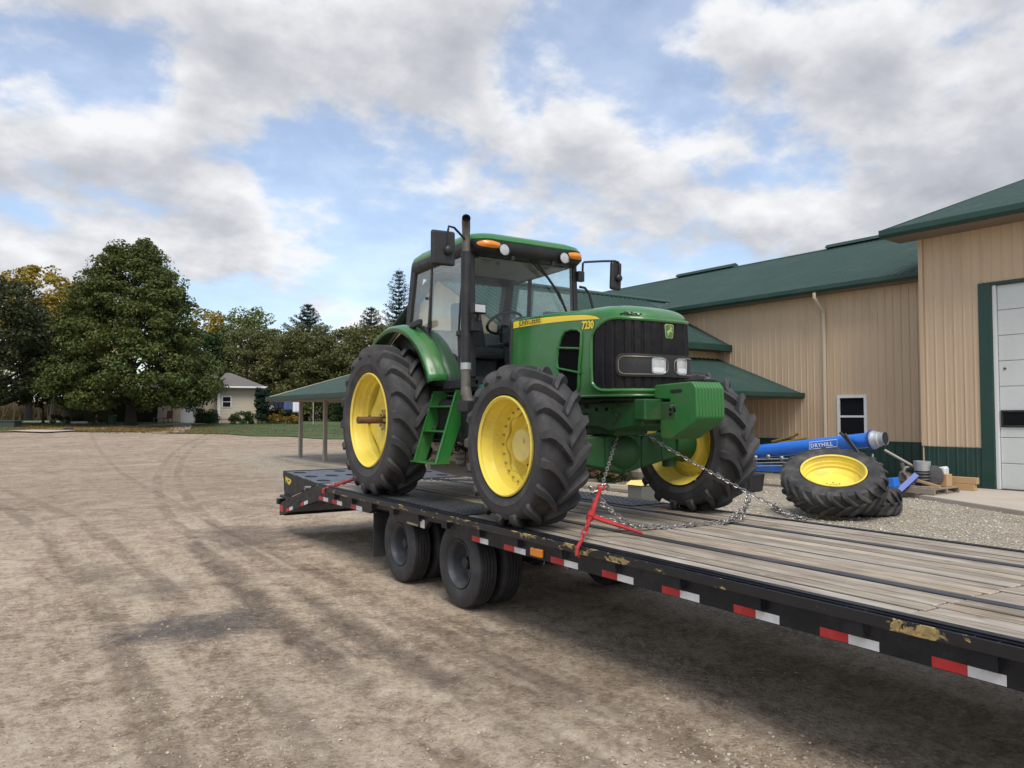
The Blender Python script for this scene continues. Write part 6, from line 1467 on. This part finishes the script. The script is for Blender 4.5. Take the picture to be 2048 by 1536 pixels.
for k, (dx, dy, z, rz, lb) in enumerate(((0.0, 0.0, 0.21, 0.5, 'bottom pale sandbag of the three piled at the porch'), (-0.06, 0.04, 0.42, 0.4, 'middle pale sandbag of the three piled at the porch'), (-0.02, -0.05, 0.64, 0.75, 'top pale sandbag of the three piled at the porch'))):
    x, y, z_ = shed(14.2+dx, 22.8+dy, z); ob = place('sandbag', BAG, None, loc=(x, y, z_), rot=(0.05*k, 0.04, rz)); tag(ob, lb, 'sandbag', 'sandbags at the porch')
vn = thing('climbing_plant', 'dark climbing plant hanging over the sandbags on the porch', 'plant', shed(14.0, 22.4, 0.1), 0)
leaves('foliage', [(random.uniform(-0.6, 0.7), random.uniform(-0.3, 0.3), random.uniform(0.5, 1.3)) for _ in range(20)], [0.18]*20, 40, 0.09, L_['spruce'], vn, seed=9)
MB().tube([(0, 0, 0), (0.02, 0, 0.6), (0.1, 0.05, 1.2)], 0.02, 5).build('stem', G['trunk'], vn)

# ================================================================== FAR YARD: house, trees, washing line
# house, local x to the side, y away
HL, HD = -21.9, 63.0
hx, hy_, hz = far(HL, HD)
HS = thing('house', 'cream clapboard house with grey shingle roof and white door behind the maple', 'house', (hx, hy_, hz-0.05), FROT+rad(18))
def lap(name, x0, x1, z0, z1, y, par, ndir=-1):
    q = MB(); n = int((z1-z0)/0.115)
    for k in range(n):
        za = z0+k*0.115; q.hexa([(x0, y-0.022, za), (x1, y-0.022, za), (x1, y, za), (x0, y, za), (x0, y-0.004, za+0.115), (x1, y-0.004, za+0.115), (x1, y, za+0.115), (x0, y, za+0.115)])
    k = q.build(name, G['vinyl'], par, None); k['kind'] = 'stuff'; return k
# right-hand block: x from -1.95 to 1.05 ; left block set back with the door
wl_ = MB().bb(-1.95, 1.05, 0, 7, 0.42, 3.02).build('wall', G['vinyl'], HS, None)
lap('siding', -1.95, 1.05, 0.45, 3.0, 0, wl_)
MB().bb(-1.95, 1.05, 0.02, 7, 0, 0.45).build('foundation', G['concrete'], HS, None)
w2 = MB().bb(-6.6, -1.95, 1.2, 7, 0.2, 3.02).build('wall', G['vinyl'], HS, None)
lap('siding', -6.6, -1.95, 0.22, 3.0, 1.2, w2)
MB().bb(-6.6, -1.95, 1.22, 7, 0, 0.22).build('foundation', G['concrete'], HS, None)
for x in (-1.95, 0.98): MB().bb(x-0.03, x+0.09, -0.04, 0.02, 0.42, 3.0).build('corner_board', G['white'], HS, None)
MB().tube([(-2.02, -0.25, 3.0), (-2.02, -0.07, 2.8), (-2.02, -0.07, 0.2)], 0.05, 6).build('downspout', G['white'], HS)
f_ = MB(); f_.bb(-1.72, -0.98, -0.06, -0.02, 1.35, 2.28); wn = f_.build('window', G['white'], HS, None, bevel=0.01)
for (a, b_) in ((1.42, 1.79), (1.85, 2.21)): MB().bb(-1.64, -1.06, -0.072, -0.06, a, b_).build('pane', G['dkglass'], wn, None)
dd = MB().bb(-4.75, -3.85, 1.14, 1.19, 0.1, 2.18).build('door', G['white'], HS, None, bevel=0.01)
MB().bb(-4.52, -4.08, 1.125, 1.14, 1.55, 1.98).build('pane', G['dkglass'], dd, None)
for (a, b_) in ((0.3, 0.7), (0.8, 1.2)): MB().bb(-4.6, -4.0, 1.128, 1.14, a, b_).build('door_panel', G['white'], dd, None, bevel=0.008)
for x in (-4.83, -3.77): MB().bb(x-0.06, x+0.06, 1.12, 1.2, 0.1, 2.26).build('door_trim', G['white'], HS, None)
MB().bb(-5.0, -3.6, 0.2, 1.2, 0, 0.12).build('door_step', G['concrete'], HS, None)
rf = MB(); rf.add([(-2.4, -0.55, 3.05), (1.75, -0.55, 3.05), (1.75, 7.5, 3.05), (-2.4, 7.5, 3.05), (-1.6, 3.4, 4.35), (-1.2, 3.4, 4.35)], [(0, 1, 5, 4), (1, 2, 5), (2, 3, 4, 5), (3, 0, 4)]); rr_ = rf.build('roof', G['shingle'], HS, None)
rf = MB(); rf.add([(-7.2, 0.7, 3.05), (-2.2, 0.7, 3.05), (-2.2, 7.5, 3.05), (-7.2, 7.5, 3.05), (-7.2, 4.1, 4.5), (-2.2, 4.1, 4.5)], [(0, 1, 5, 4), (1, 2, 5), (2, 3, 4, 5), (3, 0, 4)]); rf.build('roof', G['shingle'], HS, None)
MB().bb(-2.45, 1.8, -0.63, -0.53, 2.93, 3.07).build('gutter', G['white'], HS, None, bevel=0.02)
MB().bb(-2.4, 1.75, -0.53, 0.0, 2.99, 3.02).build('soffit', G['white'], HS, None)
MB().bb(-7.2, -2.45, 0.62, 0.72, 2.93, 3.07).build('gutter', G['white'], HS, None)
MB().bb(-7.2, -2.0, 0.72, 1.2, 2.99, 3.02).build('soffit', G['white'], HS, None)
# open dark carport left of the house behind the trunk
cx_, cy_, cz_ = far(-33.5, 65.0)
CP = thing('carport', 'dark open carport half hidden behind the maple trunk', 'carport', (cx_, cy_, cz_-0.05), FROT+rad(24))
MB().bb(-4.2, 4.2, 2.8, 3.0, 0, 2.7).build('wall', surf('dark_boards', (0.03, 0.028, 0.024), (0.045, 0.042, 0.036), 2, 0.8), CP, None)
MB().add([(-4.5, -2.5, 2.75), (4.5, -2.5, 2.75), (4.5, 3.2, 2.75), (-4.5, 3.2, 2.75), (-4.5, 0.4, 3.8), (4.5, 0.4, 3.8)], [(0, 1, 5, 4), (1, 2, 5), (2, 3, 4, 5), (3, 0, 4), (0, 3, 2, 1)]).build('roof', G['shingle'], CP, None)
for x in (-4.1, -1.2, 1.5, 4.1): MB().bb(x-0.07, x+0.07, -2.3, -2.16, 0, 2.75).build('post', G['oldwood'], CP, None)

# ---- trees
def crown_pts(n, rg, H0, H1, prof, inner=0.45):
    P = []
    while len(P) < n:
        t = rg.uniform(0, 1); r = prof(t); a = rg.uniform(0, 2*math.pi); q = inner+(1-inner)*rg.uniform(0, 1)**0.6
        if rg.uniform() > (r+0.12): continue
        P.append((r*q*math.cos(a), r*q*math.sin(a), H0+(H1-H0)*t))
    return P
def tree(name, label, loc, H0, H1, R, prof, mat, nclump, nleaf, lsize, trunk_r, seed, cl_r=0.9, group='broadleaf trees round the house', holes=0.0, cat_='tree', limbs=24, lean=(0, 0)):
    rg = np.random.default_rng(seed); t = thing(name, label, cat_, loc, 0, group)
    C = crown_pts(nclump, rg, H0, H1, prof); C = [(x*R, y*R, z) for x, y, z in C]
    rad_ = [cl_r*rg.uniform(0.55, 1.25) for _ in C]
    leaves('crown', C, rad_, nleaf, lsize, mat, t, up=0.55, flat=0.62, seed=seed)
    q = MB(); top = H0+(H1-H0)*0.82; n = 9
    q.tube([(lean[0]*k/n+0.12*math.sin(k*1.3+seed)*(k > 2), lean[1]*k/n+0.12*math.cos(k*1.7+seed)*(k > 2), -0.2+(top+0.2)*k/n) for k in range(n+1)], [trunk_r*(1.35 if k == 0 else 1.05-0.95*k/n) for k in range(n+1)], 10)
    order = sorted(C, key=lambda c: c[2])
    for k in range(limbs):
        c = order[int(rg.uniform(0, len(order)*0.9))]; z0 = max(H0*0.75, c[2]*0.72-0.4); f = min(z0/top, 0.95); r0 = trunk_r*(1.0-0.9*f)*0.5
        p0 = Vector((lean[0]*f, lean[1]*f, z0)); p2 = Vector(c); p1 = p0.lerp(p2, 0.5)+Vector((0, 0, -0.12*(p2-p0).length*0.5))
        q.tube([p0, p1, p2], [r0, r0*0.6, r0*0.22], 6)
    q.build('trunk', G['trunk'], t, 60); return t
def egg(t): return (math.sin(math.pi*min(1, (t*0.93+0.10))**0.62))**0.75 if t < 0.995 else 0.05
def cone_egg(t):  # widest low, narrowing to a blunt double top
    return 0.97*(max(0.0, 1-t)**0.60)*(0.66+0.34*min(1, t/0.14)) + 0.06*math.sin(t*11+1)*(1-t)+0.04
def wide(t): return max(0.05, math.sin(math.pi*(0.16+0.82*t))**0.55)
tree('maple_tree', 'tall dark green maple with pointed crown standing on the lawn before the house', far(-27.2, 55.0), 1.45, 13.4, 6.5, cone_egg, L_['maple'], 640, 150, 0.215, 0.36, 11, 0.85, limbs=34)
tree('shade_tree', 'broad dark shade tree cut off by the left edge of the picture', far(-36.0, 52.5), 1.9, 10.2, 5.2, wide, L_['dark'], 320, 130, 0.21, 0.42, 12, 0.9, limbs=30)
tree('small_tree', 'small dark slender tree between the shade tree and the maple', far(-36.5, 60.0), 1.4, 5.6, 1.9, wide, L_['dark'], 70, 80, 0.22, 0.10, 13, 0.6, limbs=8)
tree('autumn_tree', 'tree with yellow autumn crown rising behind the dark shade tree', far(-54.0, 86.0), 4.0, 17.0, 7.5, wide, L_['yellow'], 190, 90, 0.40, 0.4, 14, 1.3)
tree('autumn_tree', 'yellow tree whose crown peeps out left of the tall maple top', far(-46.5, 84.0), 3.0, 15.2, 4.5, wide, L_['yellow'], 110, 80, 0.38, 0.35, 15, 1.2)
tree('autumn_tree', 'sparse orange-yellow tree peeping out right of the tall maple', far(-35.2, 88.0), 3.0, 13.0, 3.2, wide, L_['yellow'], 80, 80, 0.36, 0.3, 16, 1.1)
tree('shade_tree', 'dark green tree filling the gap between maple and brown grove', far(-31.6, 78.0), 1.5, 9.2, 3.0, wide, L_['shrub'], 110, 90, 0.32, 0.3, 17, 1.0)
tree('pale_tree', 'pale green loose-leaved tree behind the house roof', far(-30.3, 88.0), 3.0, 12.6, 4.2, wide, L_['pale'], 120, 90, 0.34, 0.3, 18, 1.1)
grove = [(-27.6, 80, 10.0, 3.9, 21, 'leftmost brown-green tree of the grove behind the house'), (-24.6, 82, 10.4, 3.9, 22, 'brown-green grove tree just right of the house ridge'),
         (-21.4, 80, 10.6, 3.9, 23, 'reddish brown grove tree over the washing line'), (-18.4, 81, 10.3, 3.8, 24, 'brown-green grove tree below the first spruce'),
         (-15.4, 79, 10.2, 3.8, 25, 'brown-green grove tree between the two nearer spruces'), (-12.6, 80, 10.6, 3.8, 26, 'rightmost brown-green grove tree beside the tractor fender'),
         (-9.5, 82, 10.5, 3.2, 27, 'brown-green grove tree hidden mostly by the tractor cab')]
for (l, d, h_, r_, sd, lb) in grove:
    tree('grove_tree', lb, far(l, d), 0.4, h_-0.6, r_, wide, L_['brown'], 170, 120, 0.24, 0.22, sd, 1.0, group='brown-green trees of the grove behind the house', limbs=8)
for (l, d, h_, r_, sd, lb) in ((-13.4, 73, 4.6, 2.4, 31, 'green understorey bush right of the flower bed'), (-11.2, 72, 4.2, 2.2, 32, 'green understorey bush behind the shelter posts'), (-16.0, 75, 4.4, 2.0, 33, 'green understorey bush behind the washing line')):
    tree('understorey_bush', lb, far(l, d), 0.2, h_, r_, wide, L_['shrub'], 50, 90, 0.26, 0.08, sd, 0.75, group='bushes under the grove', cat_='bush', limbs=5)
# spruces
def spruce(label, loc, H, R, seed, dens=1.0):
    rg = np.random.default_rng(seed); t = thing('spruce_tree', label, 'tree', loc, 0, 'spruces above the grove')
    q = MB(); q.cyl((0, 0, -0.2), (0, 0, H), 0.22, 0.02, n=8); C = []; Rr = []
    z = 0.16*H
    while z < H*0.985:
        f = 1-(z-0.16*H)/(0.84*H); L = R*(f**0.85)*rg.uniform(0.85, 1.12)+0.12; n = max(4, int(9*dens*f+3)); a0 = rg.uniform(0, 6.28)
        for k in range(n):
            a = a0+2*math.pi*k/n+rg.uniform(-0.25, 0.25); Lk = L*rg.uniform(0.72, 1.15)
            tip = Vector((Lk*math.cos(a), Lk*math.sin(a), z+Lk*(0.10+0.30*(1-f))))
            q.tube([(0, 0, z), tuple(Vector((0, 0, z)).lerp(tip, 0.55)-Vector((0, 0, 0.10*Lk))), tuple(tip)], [0.045*f+0.012, 0.02, 0.006], 4)
            m = max(2, int(Lk/0.28))
            for j in range(m):
                fr = (j+1)/m; p = Vector((0, 0, z)).lerp(tip, fr)-Vector((0, 0, 0.10*Lk*math.sin(math.pi*fr))); C.append(tuple(p)); Rr.append(0.20+0.10*fr)
        z += 0.38+0.28*f
    leaves('crown', C, Rr, int(16*dens), 0.24, L_['spruce'], t, up=0.1, flat=0.6, asp=0.28, seed=seed)
    q.build('trunk', G['trunk'], t, 60); return t
spruce('broad dark spruce rising behind the grove left of the tractor', far(-24.5, 92), 14.0, 6.2, 41, 1.8)
spruce('dark spruce just left of the tall sparse one', far(-16.7, 91), 13.6, 5.0, 42, 1.6)
spruce('tall sparse spruce half hidden by the tractor cab pillar', far(-12.4, 84), 16.8, 3.6, 43, 1.1)
# clipped cedar, foundation shrubs
def shrub(name, label, loc, w_, h_, mat, seed, n=22, group='shrubs at the house'):
    t = thing(name, label, 'shrub', loc, 0, group); rg = np.random.default_rng(seed)
    C = [(w_*0.42*rg.uniform(-1, 1), w_*0.42*rg.uniform(-1, 1), h_*rg.uniform(0.15, 0.85)) for _ in range(n)]
    leaves('foliage', C, [min(w_, h_)*0.24]*n, 110, 0.10, mat, t, seed=seed)
    MB().cyl((0, 0, -0.1), (0, 0, h_*0.5), 0.05, 0.02, n=6).build('stem', G['trunk'], t); return t
shrub('cedar', 'tall clipped cedar column at the right corner of the house', far(-20.1, 62.0), 0.95, 3.4, L_['spruce'], 51, 130)
shrub('round_shrub', 'round green shrub left of the house window', far(-24.2, 61.0), 1.9, 1.25, L_['shrub'], 52, 34)
shrub('round_shrub', 'low spreading shrub at the right end of the house wall', far(-21.3, 61.0), 2.0, 1.05, L_['shrub'], 53, 34)
shrub('round_shrub', 'pale rounded shrub between the carport and the maple trunk', far(-31.2, 58.5), 1.6, 1.2, L_['brown'], 54)
shrub('round_shrub', 'dark spreading shrub in front of the carport', far(-33.5, 58.0), 2.4, 0.8, L_['dark'], 55)
fb = thing('flower_bed', 'bed of orange and yellow flowers under the washing line', 'flowers', far(-18.9, 63.0), 0)
leaves('blooms', [(random.uniform(-1.3, 1.3), random.uniform(-0.4, 0.4), random.uniform(0.2, 0.75)) for _ in range(22)], [0.22]*22, 60, 0.10, L_['flower'], fb, seed=56)
leaves('foliage', [(random.uniform(-1.4, 1.5), random.uniform(-0.4, 0.5), random.uniform(0.1, 0.5)) for _ in range(20)], [0.25]*20, 60, 0.10, L_['shrub'], fb, seed=57)
# washing line
wl = thing('washing_line', 'washing line strung behind the shelter', 'washing line', far(-18.6, 62.0), FROT)
for x in (-1.9, 2.6): MB().cyl((x, 0, 0), (x, 0, 2.25), 0.04, n=8).build('pole', G['postwood'], wl)
MB().tube([(-1.9, 0, 2.2), (0.3, 0, 2.14), (2.6, 0, 2.2)], 0.008, 5).build('line', G['galv'], wl)
def cloth(name, label, x, w_, h_, mat, seed, legs=False):
    q = MB(); rg = random.Random(seed)
    def fn(u, v):
        taper = 1.0; xx = (u-0.5)*w_; dz = 0.0
        return (xx, 0.05*math.sin(u*9+seed)*(0.3+0.7*(1-v))+0.012, -h_*(1-v))
    q.grid(fn, list(np.linspace(0, 1, 12)), list(np.linspace(0, 1, 8)))
    p = far(-18.6+x, 62.0); ob = q.build(name, mat, None, 60, solid=0.01); ob.location = (p[0], p[1], p[2]+2.13); ob.rotation_euler = (0, 0, FROT); return tag(ob, label, 'laundry', 'laundry on the line')
cloth('dark_shirt', 'first dark navy shirt on the washing line', -0.42, 0.40, 0.92, G['navycloth'], 1)
cloth('dark_shirt', 'second dark navy shirt on the line next to the jeans', 0.0, 0.36, 0.86, G['navycloth'], 2)
cloth('jeans', 'faded blue jeans left hand pair on the washing line', 0.40, 0.34, 1.0, G['jeans'], 3)
cloth('jeans', 'faded blue jeans right hand pair next to the white towel', 0.76, 0.32, 0.98, G['jeans'], 4)
cloth('white_towel', 'white towel hanging at the right end of the washing line', 1.25, 0.58, 1.15, G['sheet'], 5)
# poles, bin, garden chair and other small things on the lawn
p = far(-35.0, 58.5); q = MB(); q.cyl((0, 0, -0.1), (0.12, 0, 2.6), 0.12, 0.10, n=10); ob = q.build('wooden_pole', G['postwood'], None); ob.location = p; tag(ob, 'grey leaning wooden pole left of the maple', 'pole')
bn = thing('rubbish_bin', 'green lidded bin at the end of the walk', 'bin', far(-29.8, 57.5), FROT)
MB().cyl((0, 0, 0), (0, 0, 0.62), 0.24, 0.29, n=16).build('body', surf('bin_green', (0.015, 0.07, 0.045), (0.02, 0.08, 0.05), 5, 0.5), bn)
MB().lathe([(0.62, 0.31), (0.66, 0.31), (0.70, 0.2), (0.71, 0.0)], (0, 0, 0), 16, 'z').build('lid', G['dkgreen'], bn)
ub = thing('utility_box', 'low grey-green utility box on the lawn at the left', 'utility box', far(-32.9, 49.8), FROT)
MB().bb(-1.0, 1.0, -0.4, 0.4, 0, 0.42).build('cabinet', surf('utility_green', (0.035, 0.05, 0.042), (0.045, 0.06, 0.05), 4, 0.6), ub, None, bevel=0.02)
MB().bb(-1.05, 1.05, -0.45, 0.45, 0.42, 0.47).build('lid', surf('utility_green_lid', (0.04, 0.055, 0.046), (0.05, 0.065, 0.055), 4, 0.6), ub, None, bevel=0.01)
simple('drain_cover', 'dark drain mouth at the edge of the concrete walk', 'drain', far(-27.6, 48.0), MB().ball((0, 0, 0.05), 0.4, 14, 6, (1.0, 0.7, 0.35)), G['black'], FROT, None, 40)
simple('parking_curb', 'short dark timber kerb at the lawn edge below the maple', 'kerb', far(-21.2, 46.4), MB().box((0, 0, 0.06), (0.9, 0.16, 0.14)), G['oldwood'], FROT)
simple('white_pipe', 'white pipe lying on the grass beside the walk', 'pipe', far(-32.0, 57.0), MB().cyl((-0.6, 0, 0.12), (0.6, 0, 0.14), 0.09, n=10), G['white'], FROT, None, 40)
def chair(label, l, d, mat):
    c = thing('garden_chair', label, 'chair', far(l, d), FROT+random.uniform(-0.6, 0.6), 'garden chairs by the house')
    MB().box((0, 0, 0.42), (0.5, 0.5, 0.05)).build('seat', mat, c, None); MB().box((0, 0.24, 0.72), (0.5, 0.05, 0.6), rotm(rx=-10)).build('backrest', mat, c, None)
    for x in (-0.22, 0.22):
        for y in (-0.22, 0.22): MB().cyl((x, y, 0), (x, y, 0.42), 0.02, n=6).build('leg', mat, c)
chair('pale garden chair nearest the maple trunk', -28.0, 61.0, G['canvas']); chair('dark red garden chair beside the pale one', -27.5, 61.6, surf('dull_red', (0.2, 0.06, 0.05), (0.16, 0.05, 0.04), 5, 0.7))
simple('dark_planter', 'dark wide planter box against the house left wall', 'planter', far(-27.2+2.6, 62.2), MB().box((0, 0, 0.4), (1.7, 0.6, 0.8)), surf('planter_brown', (0.03, 0.022, 0.018), (0.045, 0.035, 0.03), 3, 0.8), FROT, 0.02)
# dry corn standing beyond the lane, fallen leaves on the lawn, grass tufts
def blades(name, label, cat_, n, sampler, hgt, wid, mat, seed):
    rg = np.random.default_rng(seed); P = np.array([sampler(rg) for _ in range(n)]); a = rg.uniform(0, math.pi, n); h_ = hgt*rg.uniform(0.6, 1.2, n); w_ = wid*rg.uniform(0.7, 1.3, n)
    dx, dy = np.cos(a)*w_/2, np.sin(a)*w_/2; lx, ly = rg.normal(0, 0.25, n)*h_, rg.normal(0, 0.25, n)*h_
    V = np.empty((n, 3, 3)); V[:, 0] = P-np.stack([dx, dy, np.zeros(n)], 1); V[:, 1] = P+np.stack([dx, dy, np.zeros(n)], 1); V[:, 2] = P+np.stack([lx, ly, h_], 1)
    me = bpy.data.meshes.new(name); me.from_pydata(V.reshape(-1, 3).tolist(), [], np.arange(3*n).reshape(n, 3).tolist()); me.materials.append(mat); return tag(place(name, me), label, cat_, kind='stuff')
blades('cornfield', 'dry tan cornfield beyond the lane at the far left', 'crop', 9000, lambda rg: far(rg.uniform(-95, -50), 92+rg.uniform(0, 10)), 2.6, 0.22, L_['corn'], 61)
blades('grass_tufts', 'short grass blades standing in the lawn', 'grass', 26000, lambda rg: (lambda u, d: far(u, d))(rg.uniform(-45, -8), 46.5+rg.uniform(0, 16)), 0.09, 0.035, L_['grass'], 62)
def leafpt(rg):
    l, d, z = -26.5+rg.normal(0, 4.2), 49.5+abs(rg.normal(0, 3.2))-2.2, 0; x, y, z = far(l, d); return (x, y, z+0.06)
blades('fallen_leaves', 'brown fallen leaves strewn on the lawn below the maple', 'leaves', 5200, leafpt, 0.05, 0.13, L_['fallen'], 63)
blades('weeds', 'thin weeds growing along the foot of the tan shed wall', 'weeds', 1500, lambda rg: (lambda a, b_: shed(21.25+a, b_, 0.0))(rg.normal(0, 0.12), rg.uniform(10.4, 17.4)), 0.16, 0.03, L_['grass'], 64)
# a thin wire strung across the far sky
a, b_ = Vector(far(-42, 96, 0)), Vector(far(-8, 90, 0)); q = MB(); q.tube([tuple(a.lerp(b_, k/12)+Vector((0, 0, 12.6-0.6*4*(k/12)*(1-k/12)))) for k in range(13)], 0.02, 4)
tag(q.build('overhead_wire', G['hose'], None), 'thin overhead wire crossing the sky above the grove', 'wire')
bpy.context.view_layer.update()
